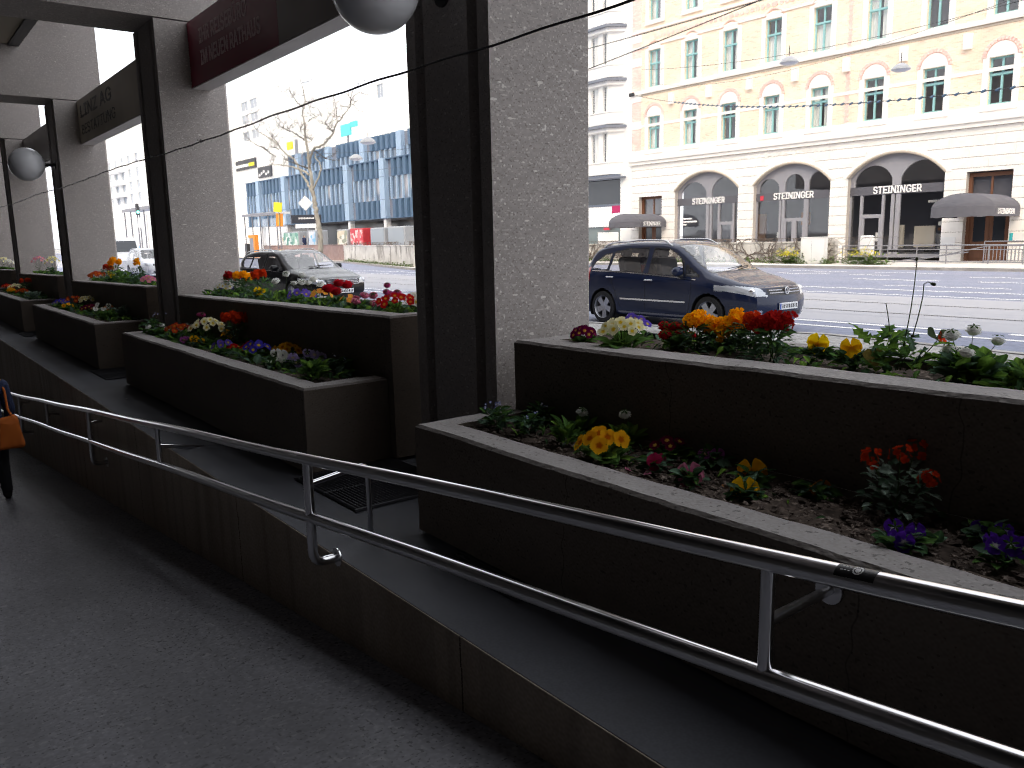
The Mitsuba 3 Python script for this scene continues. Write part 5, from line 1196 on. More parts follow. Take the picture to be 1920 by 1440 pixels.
# white van behind it
k = thing('van', 'white van following the white car, its roof just showing above it', 'van')
vp = Polygon([(-66, .35), (-66, 2.25), (-65.8, 2.4), (-61.6, 2.42), (-61.0, 2.30), (-60.2, 1.35), (-59.2, 1.05), (-59.0, .9), (-59.0, .35)])
obj('body', extr(vp, 12.9, 14.8), 'car_paint_white', k); bx('windscreen', k, 'dark_glass', -.01, .01, 13.02, 14.68, -.45, .45, mat4(-60.57, 0, 1.85, ry=-.70)); bx('side_window', k, 'dark_glass', -62.2, -61.0, 12.885, 12.899, 1.4, 2.1)
for xx in (-64.6, -60.3):
    w_ = num(k + '__wheel'); obj('tyre', moved(trimesh.creation.cylinder(.34, .22, sections=28), xx, 12.95, .34, rx=math.pi / 2), 'rubber', w_, 40); obj('rim', moved(trimesh.creation.cylinder(.2, .225, sections=24), xx, 12.945, .34, rx=math.pi / 2), 'rim_alloy', w_, 40)

# ---------------------------------------------------------------- flowers
def leaf_mesh(kind):
    """one leaf, 1 long along +y, its base at the origin, face up"""
    n, m = 9, 5
    s = np.linspace(0, 1, n)
    if kind == 'narrow': w = .13 * np.sin(np.pi * np.clip(s * .96 + .04, 0, 1)) ** .8 * (1.1 - .3 * s)
    elif kind == 'oval': w = .30 * np.sin(np.pi * s ** .85) ** .75 * (s > .14) + .025 * (1 - s)
    elif kind == 'spoon': w = .19 * np.sin(np.pi * np.clip(s, 0, 1) ** 2.1) ** .8 + .03 * (1 - s)
    elif kind == 'broad': w = .30 * np.sin(np.pi * np.clip(s, 0, 1) ** 1.5) ** .8 + .03 * (1 - s)
    else: w = np.array([.02, .03, .20, .10, .30, .13, .26, .10, .01])        # lobed
    v = []
    for i in range(n):
        for u in np.linspace(-1, 1, m):
            z = .20 * s[i] - .34 * s[i] ** 2 + .10 * abs(u) * w[i] / .3 + (.025 * math.sin(9 * s[i] + 3 * u) if kind in ('broad', 'lobed') else 0)
            v.append((u * w[i], s[i] - (.05 * abs(u) if kind == 'lobed' else 0), z))
    f = []
    for i in range(n - 1):
        for j in range(m - 1):
            q = i * m + j; f += [(q, q + 1, q + m + 1), (q, q + m + 1, q + m)]
    v = np.array(v); mid = np.clip(1 - np.abs(v[:, 0]) / .05, 0, 1)
    return trimesh.Trimesh(v, f, process=False), mid
LEAFCOL = {'green': (.075, .150, .040), 'bright': (.145, .260, .045), 'blue': (.095, .155, .105), 'dark': (.045, .092, .040), 'grey': (.22, .285, .235), 'lime': (.19, .29, .06)}
def leaf_group(kind, c):
    nm = f'leaf_{kind}_{c}'
    if nm not in scene:
        m, mid = leaf_mesh(kind); b = np.array(LEAFCOL[c]); group(nm, m, 'leaf', True, b[None] * (1 + .7 * mid[:, None]))
    return nm
LEAFARR = {}
def leaf_arrays(kind, c):
    if (kind, c) not in LEAFARR:
        m, mid = leaf_mesh(kind); LEAFARR[kind, c] = (np.array(m.vertices), np.array(m.faces), np.array(LEAFCOL[c])[None] * (1 + .7 * mid[:, None]))
    return LEAFARR[kind, c]
PET = {'burgundy': ((.20, .004, .035), (.10, .003, .06), (.75, .45, .08)), 'violet': ((.10, .055, .42), (.16, .10, .55), (.6, .45, .1)), 'bluepurple': ((.05, .035, .42), (.09, .07, .58), (.85, .6, .05)), 'cream': ((.86, .80, .42), (.90, .87, .62), (.78, .55, .02)),
       'golden': ((.90, .36, .01), (.95, .52, .02), (.55, .12, .005)), 'maroon': ((.12, .004, .03), (.16, .006, .05), (.80, .50, .10)), 'white': ((.80, .80, .72), (.88, .88, .86), (.75, .6, .08)), 'apricot': ((.88, .28, .03), (.92, .42, .12), (.9, .55, .05)), 'scarlet': ((.50, .006, .012), (.62, .012, .02), (.8, .35, .05)),
       'brick': ((.36, .03, .01), (.50, .06, .02), (.7, .3, .04)), 'pink': ((.70, .12, .30), (.82, .30, .45), (.8, .6, .2)), 'orange': ((.90, .30, .004), (.96, .46, .01), (.5, .12, .01)), 'rust': ((.42, .022, .006), (.56, .05, .010), (.3, .02, .01)), 'darkred': ((.26, .006, .008), (.36, .015, .012), (.12, .004, .004)),
       'yellow': ((.92, .58, .005), (.95, .68, .015), (.7, .3, .01)), 'gold': ((.92, .46, .006), (.95, .56, .012), (.6, .2, .01)), 'orangegold': ((.88, .34, .004), (.92, .42, .008), (.5, .12, .004)), 'amber': ((.72, .24, .02), (.80, .32, .04), (.4, .1, .01)), 'crimson': ((.42, .01, .07), (.55, .04, .14), (.3, .01, .03)),
       'mauve': ((.32, .05, .28), (.42, .10, .38), (.6, .45, .1)), 'purple': ((.07, .012, .30), (.13, .03, .44), (.75, .7, .7)), 'lilac': ((.40, .30, .62), (.52, .42, .72), (.8, .7, .3)), 'whitepansy': ((.82, .82, .74), (.88, .88, .82), (.04, .02, .08)), 'red': ((.42, .006, .016), (.56, .015, .03), (.3, .01, .01)), 'magenta': ((.55, .03, .20), (.66, .10, .32), (.5, .1, .1)),
       'redpoppy': ((.75, .05, .02), (.8, .1, .03), (.1, .1, .05)), 'blue': ((.12, .16, .62), (.2, .26, .75), (.85, .7, .2)), 'none': ((.1, .1, .1), (.1, .1, .1), (.1, .1, .1))}
def petal(w, L, notch=.0, cup=.25, ruffle=.04, n=6, m=7, ph=0.):
    """a petal from the origin along +y; returns the mesh and how far out each point is"""
    v, q = [], []
    for i in range(n):
        s = i / (n - 1)
        for u in np.linspace(-1, 1, m):
            ww = w * (.16 + .84 * math.sin(min(1, s * 1.02) * math.pi * .62) ** 1.1) * (1 if s < .8 else math.sqrt(max(0, 1 - ((s - .8) / .215) ** 2)) * .75 + .25)
            y = L * s * (1 - .10 * u * u * s) - notch * L * max(0, 1 - abs(u) * 3) * max(0, s - .7) / .3
            z = cup * L * s * s * .6 + ruffle * L * s * s * math.sin(5 * u + ph) + .12 * L * abs(u) * s * .4
            v.append((u * ww * .5, y, z)); q.append(s)
    f = []
    for i in range(n - 1):
        for j in range(m - 1):
            a = i * m + j; f += [(a, a + 1, a + m + 1), (a, a + m + 1, a + m)]
    return np.array(v), np.array(f), np.array(q)
def flower_arrays(kind, c, seed=0):
    """(vertices, faces, colours) of a flower 1 across, facing +z, and the list of its petals"""
    a_, b_, e_ = (np.array(q) for q in PET[c]); r = np.random.RandomState(seed); ps = []
    def paint(q, eye, soft=.10): t = np.clip((q - eye) / soft, 0, 1)[:, None]; body = a_ + (b_ - a_) * (q[:, None] ** 1.2); return e_ * (1 - t) + body * t
    if kind == 'primrose':
        for i in range(5):
            v, f, q = petal(.44, .5, .16, .10, .03, ph=r.rand() * 6); R_ = mat4(rz=i * 2 * math.pi / 5 + r.randn() * .06, s=1); ps.append((v @ R_[:3, :3].T + [0, 0, .012 * (i % 2)], f, paint(q, .26)))
    elif kind == 'pansy':
        lay = [(1.05, .62, .46, 0), (-1.05, .62, .46, .012), (2.05, .50, .42, .03), (-2.05, .50, .42, .042), (math.pi, .70, .52, .055)]
        for j, (rz, w, L, z) in enumerate(lay):
            v, f, q = petal(w, L, .03, .10, .07, ph=r.rand() * 6); R_ = mat4(rz=rz + r.randn() * .05)
            cc = paint(q, (.16 if j > 1 else .05) if c != 'whitepansy' else .04, .14)
            if c in ('yellow', 'gold', 'orangegold', 'amber', 'crimson', 'pink', 'mauve'): cc = cc * (1 - .35 * np.clip(1 - np.abs(q - .35) / .2, 0, 1)[:, None] * (j > 1))
            ps.append((v @ R_[:3, :3].T + [0, .04, z], f, cc))
    elif kind == 'cross':
        for i in range(4):
            v, f, q = petal(.50, .5, .05, .16, .09, ph=r.rand() * 6); R_ = mat4(rz=i * math.pi / 2 + r.randn() * .12, rx=r.randn() * .15); ps.append((v @ R_[:3, :3].T, f, paint(q, .10)))
    elif kind == 'daisy':
        for ring, (cnt, L, tilt) in enumerate([(22, .5, .06), (20, .47, .30), (16, .40, .55)]):
            for i in range(cnt):
                v, f, q = petal(.20, L, 0, .05, 0, n=4, m=3); R_ = mat4(rz=i * 2 * math.pi / cnt + ring * .2 + r.randn() * .07, rx=0) @ mat4(rx=tilt + r.randn() * .12); ps.append((v @ R_[:3, :3].T + [0, 0, .02 * ring], f, paint(q, -.2) * r.uniform(.85, 1.08)))
        u = trimesh.creation.uv_sphere(1.0, count=[8, 14]); v = np.array(u.vertices) * [.36, .36, .27] + [0, 0, .02]; ps.append((v, np.array(u.faces), np.tile(b_, (len(v), 1))))
    elif kind == 'tiny':
        for i in range(5):
            v, f, q = petal(.5, .5, 0, .05, 0, n=4, m=3); R_ = mat4(rz=i * 2 * math.pi / 5); ps.append((v @ R_[:3, :3].T, f, paint(q, .3)))
    return ps
def join(ps):
    V, F, C, o = [], [], [], 0
    for v, f, c in ps: V.append(v); F.append(f + o); C.append(c); o += len(v)
    return np.vstack(V), np.vstack(F), np.vstack(C)
def calyx(sc=1.0):
    ps = []
    for i in range(5):
        v, f, q = petal(.12, .30, 0, .25, 0, n=4, m=3); R_ = mat4(rz=i * 2 * math.pi / 5); ps.append((v * sc @ R_[:3, :3].T + [0, 0, -.03], f, np.tile((.04, .075, .02), (len(v), 1))))
    return join(ps)
FLN = 3
def flower_group(kind, c, var):
    nm = f'flower_{kind}_{c}_{var}'
    if nm not in scene: v, f, cc = join(flower_arrays(kind, c, var)); group(nm, trimesh.Trimesh(v, f, process=False), 'petal', kind != 'daisy', cc)
    return nm
def petal_groups(kind, c, var):
    out = []
    for i, (v, f, cc) in enumerate(flower_arrays(kind, c, var)):
        nm = f'petal_{kind}_{c}_{var}_{i}'; group(nm, trimesh.Trimesh(v, f, process=False), 'petal', True, cc); out.append(nm)
    return out
def towards(d, roll=0., at=(0, 0, 0), s=1.):
    """matrix that turns +z to d"""
    d = np.array(d, float); d /= np.linalg.norm(d); a = np.cross([0, 0, 1.0], d)
    if np.linalg.norm(a) < 1e-6: a = np.array([1.0, 0, 0])
    a /= np.linalg.norm(a); b = np.cross(d, a); M = np.eye(4)
    # keep the flower's own up (+y) as far up as it goes
    up = np.array([0, 0, 1.0]) - d * d[2]
    if np.linalg.norm(up) > .15: b = up / np.linalg.norm(up); a = np.cross(b, d)
    M[:3, 0], M[:3, 1], M[:3, 2] = a, b, d
    M = M @ mat4(rz=roll); M[:3, :3] *= s; M[:3, 3] = at
    return M
def leaf_matrix(base, az, pitch_, L, roll_=0.):
    return mat4(*base, rz=az - math.pi / 2) @ mat4(rx=pitch_) @ mat4(ry=roll_, s=L)
def stem_arrays(P, r0, c=(.07, .12, .04), sides=5):
    m = tube(P, np.linspace(r0, r0 * .7, len(P)), sides); return np.array(m.vertices), np.array(m.faces), np.tile(c, (len(m.vertices), 1))
def arc(a, b, lean, n=5):
    a, b = np.array(a, float), np.array(b, float); return [a + (b - a) * s + np.array([0, 0, lean * math.sin(math.pi * s)]) for s in np.linspace(0, 1, n)]
CAT = {'primrose': 'primrose', 'pansy': 'pansy', 'daisy': 'daisy', 'wallflower': 'wallflower', 'poppy': 'poppy', 'forgetmenot': 'flowering plant', 'leafy': 'leafy plant'}
NAME = {'primrose': 'primrose', 'pansy': 'pansy', 'daisy': 'daisy', 'wallflower': 'wallflower', 'poppy': 'poppy', 'forgetmenot': 'blue_flowered_plant', 'leafy': 'leafy_plant'}
def plant(kind, c, x, y, z, R_, H, label, where, opt, seed):
    r = np.random.RandomState(seed)
    k = thing(NAME[kind], label, CAT[kind], {'U': 'flowers in the upper troughs', 'L': 'flowers in the lower troughs'}[where[0]])
    near = where in ('U1', 'L1')
    z = z - .005; R_ *= 1.12; far = where not in ('U1', 'L1'); R_ *= 1.32 if far else 1.; H *= 1.2 if far else 1.; H *= 1.22 if kind in ('primrose', 'pansy', 'leafy', 'forgetmenot') else 1.08
    lk, lc, nl = {'primrose': ('broad', ['green', 'bright', 'green'], 22), 'pansy': ('oval', ['green', 'dark', 'blue'], 40), 'daisy': ('spoon', ['green', 'bright', 'blue'], 46), 'wallflower': ('narrow', ['green', 'dark', 'blue'], 105),
                  'poppy': ('lobed', ['green', 'blue', 'bright'], 60), 'forgetmenot': ('oval', ['green', 'blue', 'dark'], 52), 'leafy': ('oval', ['green', 'bright', 'green'], 60)}[kind]
    if opt.get('grey'): lc, lk = ['grey', 'grey', 'blue'], 'oval'
    nl = int(opt.get('leaves', nl) * (1. if near else 1.5))
    if kind == 'daisy' and opt.get('fs', 1) == 1.25: lc = ['bright', 'lime', 'green', 'bright']
    leaves, stems, flowers = [], [], []           # (matrix, kind, colour) / arrays / (matrix, kind, colour)
    def add_leaf(M): leaves.append((M, lk, lc[r.randint(len(lc))]))
    hl = H * (.55 if kind in ('primrose', 'pansy') else .42 if kind == 'daisy' else .62 if kind == 'wallflower' else .8)
    cen = np.array([x, y, z])
    # leaves
    for i in range(nl):
        az = r.rand() * 6.283
        if kind in ('primrose', 'daisy'):
            L = R_ * r.uniform(.70, 1.15) * (.95 if kind == 'primrose' else 1.1)
            tilt = r.uniform(.1, .9) if kind == 'primrose' else r.uniform(.2, 1.3)
            add_leaf(leaf_matrix(cen + np.r_[r.randn(2) * R_ * .16, .008], az, tilt, min(L, .15 if where == 'U1' else .12), r.randn() * .25))
        elif kind == 'leafy':
            s = r.rand(); b = cen + np.r_[np.array([math.cos(az), math.sin(az)]) * R_ * .5 * r.rand(), .005 + s * H * .6]; add_leaf(leaf_matrix(b, az + r.randn() * .4, r.uniform(.2, 1.3), r.uniform(.055, .09), r.randn() * .4))
        elif kind == 'poppy':
            s = r.rand() ** .7; b = cen + np.r_[r.randn(2) * R_ * .45, s * H * .72]; add_leaf(leaf_matrix(b, az, r.uniform(-.3, .9), r.uniform(.065, .115), r.randn() * .5))
        elif kind == 'wallflower':
            s = r.rand(); b = cen + np.r_[np.array([math.cos(az), math.sin(az)]) * R_ * (.85 if opt.get('grey') else .72) * r.rand() ** .6 * (1.1 - .4 * s), .01 + s * hl]; add_leaf(leaf_matrix(b, az + r.randn() * .4, r.uniform(-.25, .85), r.uniform(.055, .09) * (.55 if opt.get('grey') else 1.), r.randn() * .4))
        else:
            s = r.rand() ** .8; b = cen + np.r_[np.array([math.cos(az), math.sin(az)]) * R_ * .55 * r.rand(), .005 + s * hl * .75]; add_leaf(leaf_matrix(b, az + r.randn() * .5, r.uniform(-.2, .9), r.uniform(.048, .078), r.randn() * .4))
    # flowers
    fs = opt.get('fs', 1.0) * (1.0 if near else 1.28); S_ = np.array([-.62, -.35, .0]) + 0
    cam_dir = CAM - cen; cam_dir /= np.linalg.norm(cam_dir)
    if kind == 'primrose':
        n = opt.get('n', 15); fd = .056 * fs
        for i in range(n):
            t = (i + .5) / n; rad = R_ * .80 * math.sqrt(t); az = i * 2.39996 + seed
            dome = math.sqrt(max(0, 1 - (rad / R_) ** 2))
            p = cen + [rad * math.cos(az), rad * math.sin(az), H * (.22 + .68 * dome) - fd * .3]
            d = np.array([math.cos(az) * rad / R_, math.sin(az) * rad / R_, .55]) + cam_dir * .55 + r.randn(3) * .18
            flowers.append((towards(d, r.rand() * 6, p, fd * r.uniform(.85, 1.12)), 'primrose', c)); stems.append(stem_arrays(arc(cen + np.r_[r.randn(2) * .012, 0], p - d / np.linalg.norm(d) * .004, .01), .0022))
    elif kind == 'pansy':
        n = opt.get('n', 3); fd = .070 * fs
        for i in range(n):
            az = i * 2.4 + seed * .7; rad = 0 if n == 1 else R_ * .62 * math.sqrt((i + .5) / n)
            p = cen + [rad * math.cos(az), rad * math.sin(az), max(.03, H - fd * .52 - (0 if n == 1 else r.rand() * H * .3))]
            d = (-cam_dir * [1, 1, .2] + np.array([.15, 0, .18]) if opt.get('back') else cam_dir * 1.0 + np.array([0, 0, .30]) + r.randn(3) * (.1 if n == 1 else .38))
            if c == 'amber': d = r.randn(3) + [0, 0, .4]
            flowers.append((towards(d, r.randn() * .15, p, fd * r.uniform(.9, 1.08)), 'pansy', c)); stems.append(stem_arrays(arc(cen, p - d / np.linalg.norm(d) * .004, .012), .0022))
            if opt.get('back') or r.rand() < .3:
                v, f, cc = calyx(fd * 1.1); M = towards(-np.array(d), 0, p - d / np.linalg.norm(d) * .004, 1.0); stems.append((v @ M[:3, :3].T + M[:3, 3], f, cc))
    elif kind == 'daisy':
        n = opt.get('n', 3); fd = .056 * fs
        for i in range(n):
            az = i * 2.4 + seed; rad = R_ * .75 * math.sqrt((i + .6) / max(n, 2)) if n > 1 else .005
            p = cen + [rad * math.cos(az), rad * math.sin(az), H - fd * .4 - (r.rand() * H * .38 if i else 0)]
            d = np.array([0, 0, 1.0]) + cam_dir * r.uniform(.0, .9) + r.randn(3) * .18
            flowers.append((towards(d, r.rand() * 6, p, fd * r.uniform(.9, 1.1)), 'daisy', c)); stems.append(stem_arrays(arc(cen, p, .0, 6), .0018, (.16, .20, .10) if near else (.09, .13, .05)))
            v, f, cc = calyx(fd * 1.2); M = towards(-np.array(d), 0, p - d / np.linalg.norm(d) * .003, 1.0); stems.append((v @ M[:3, :3].T + M[:3, 3], f, cc))
    elif kind == 'wallflower':
        n = opt.get('n', 3)
        for i in range(n):
            az = i * 2.4 + seed; rad = R_ * (.95 if opt.get('grey') else .62) * math.sqrt((i + .3) / n) if n > 1 else 0
            top = cen + [rad * math.cos(az), rad * math.sin(az), H * (.95 - (.3 if opt.get('grey') else .16) * r.rand() * (i > 0)) - .02]
            stems.append(stem_arrays(arc(cen + np.r_[r.randn(2) * .01, 0], top, .0), .0028))
            nf = 7 if opt.get('grey') else 12
            for j in range(nf):
                a2 = j * 2.4; q = j / nf; off = np.array([math.cos(a2) * .030, math.sin(a2) * .030, .018 - .056 * q]) * (1.0 + .15 * r.randn())
                d = off / np.linalg.norm(off) + np.array([0, 0, .35]) + cam_dir * .35
                flowers.append((towards(d, r.rand() * 6, top + off, (.036 if opt.get('grey') else .045) * (1 if near else 1.3) * r.uniform(.85, 1.15)), 'cross', c))
    elif kind == 'forgetmenot':
        n = opt.get('n', 5)
        for i in range(n):
            p = cen + np.r_[r.randn(2) * R_ * .35, H * r.uniform(.75, 1.0)]; stems.append(stem_arrays(arc(cen, p, 0), .0016))
            for j in range(3): flowers.append((towards(np.array([0, 0, .8]) + cam_dir * .6 + r.randn(3) * .3, 0, p + r.randn(3) * .007, .013), 'tiny', c))
    elif kind == 'poppy':
        G = (.085, .115, .05)
        def bud(p, d, s, k2):
            m = trimesh.creation.icosphere(2, 1.0); v = np.array(m.vertices) * [.62, .62, 1.0] * s; v[:, :2] *= (1 + .15 * v[:, 2:3] / s)
            M = towards(d, 0, p, 1.0); obj('bud', trimesh.Trimesh(v @ M[:3, :3].T + M[:3, 3], m.faces, process=False), 'leaf', k2, True, color=np.tile((.075, .085, .045), (len(v), 1)))
        # stalks placed as in the photograph: (top offset dx, dy, height), bent over or not
        for dx, dy, h, hook, s in [(.055, .04, .485, 0, .009), (.10, .03, .388, 1, .012), (.045, .0, .175, 1, .010), (-.045, .0, .30, 2, .0), (.16, .06, .17, 3, .0)]:
            b = cen + [dx * .3, dy * .3, .02]; t_ = cen + [dx, dy, h]
            P_ = [b + (t_ - b) * q + np.array([.012 * math.sin(q * 3), 0, 0]) for q in np.linspace(0, 1, 8)]
            if hook == 1: P_ = P_[:-1] + [t_ + np.array([-.004, 0, -.004]), t_ + np.array([.014, -.004, .006]), t_ + np.array([.030, -.008, .001])]
            v, f, cc = stem_arrays(P_, .0026, G, 6); obj('stalk', trimesh.Trimesh(v, f, process=False), 'leaf', k, True, color=cc)
            if hook == 0:
                bud(t_, (0, 0, 1), s, k); v, f, cc = calyx(.04); obj('seed_head', trimesh.Trimesh(v + t_ + [0, 0, .004], f, process=False), 'leaf', k, color=cc * .8)
            if hook == 1: bud(P_[-1] + np.array([.008, -.002, -.003]), (1, -.2, -.25), s, k)
            if hook == 3:
                fl = num(k + '__flower')
                for i, g in enumerate(petal_groups('cross', 'redpoppy', 0)): inst(fl + '__petal', g, towards((.8, -.1, .35), 0, t_ + np.array([.012, 0, .0]), .062))
                for q in (-1, 1):
                    v, f, s2 = petal(.035, .062, 0, .6, .05); M = towards((0, -q, .2), 0, t_ + np.array([-.012, -.006 * q, -.012]), 1.0) @ mat4(rz=-.9); obj('bud_husk', trimesh.Trimesh(v @ M[:3, :3].T + M[:3, 3], f, process=False), 'leaf', k, True, color=np.tile((.10, .14, .08), (len(v), 1)))
        add = [(-.03, -.05, .05, .07, 'dead')]
        v, f, q = petal(.09, .085, .1, .2, .1); M = towards(cam_dir + np.array([0, 0, .6]), .2, cen + [-.035, -.07, .04], 1.0); obj('yellowed_leaf', trimesh.Trimesh(v @ M[:3, :3].T + M[:3, 3], f, process=False), 'leaf', k, True, color=np.tile((.30, .24, .07), (len(v), 1)), label='yellowed lobed leaf low on the poppy')
    if c == 'crimson' or (c == 'orangegold'):
        for i in range(2):      # fallen petals on the soil
            v, f, q = petal(.04, .035, .0, .3, .15); cc = np.tile((.60, .20, .32) if c == 'crimson' else (.62, .22, .03), (len(v), 1)); M = towards(r.randn(3) * .4 + [0, 0, 1], r.rand() * 6, cen + [-.05 + .07 * i, -.08, .012], 1.0); obj('fallen_petal', trimesh.Trimesh(v @ M[:3, :3].T + M[:3, 3], f, process=False), 'petal', k, True, color=cc)
    # write out
    if near:
        for M, a, b in leaves: inst(k + '__leaf', leaf_group(a, b), M)
    else:
        V, F, C_, o = [], [], [], 0
        for M, a, b in leaves: v, f, cc = leaf_arrays(a, b); V.append(v @ M[:3, :3].T + M[:3, 3]); F.append(f + o); C_.append(cc * r.uniform(.8, 1.2)); o += len(v)
        obj('foliage', trimesh.Trimesh(np.vstack(V), np.vstack(F), process=False), 'leaf', k, True, color=np.vstack(C_), stuff=True)
    if stems: v, f, cc = join(stems); obj('stems', trimesh.Trimesh(v, f, process=False), 'leaf', k, True, color=cc, stuff=True)
    for M, a, b in flowers:
        var = r.randint(FLN)
        if opt.get('big') and near and a in ('pansy', 'primrose'):
            fl = num(k + '__flower')
            for g in petal_groups(a, b, var): inst(fl + '__petal', g, M)
        else: inst(k + '__flower', flower_group(a, b, var), M)
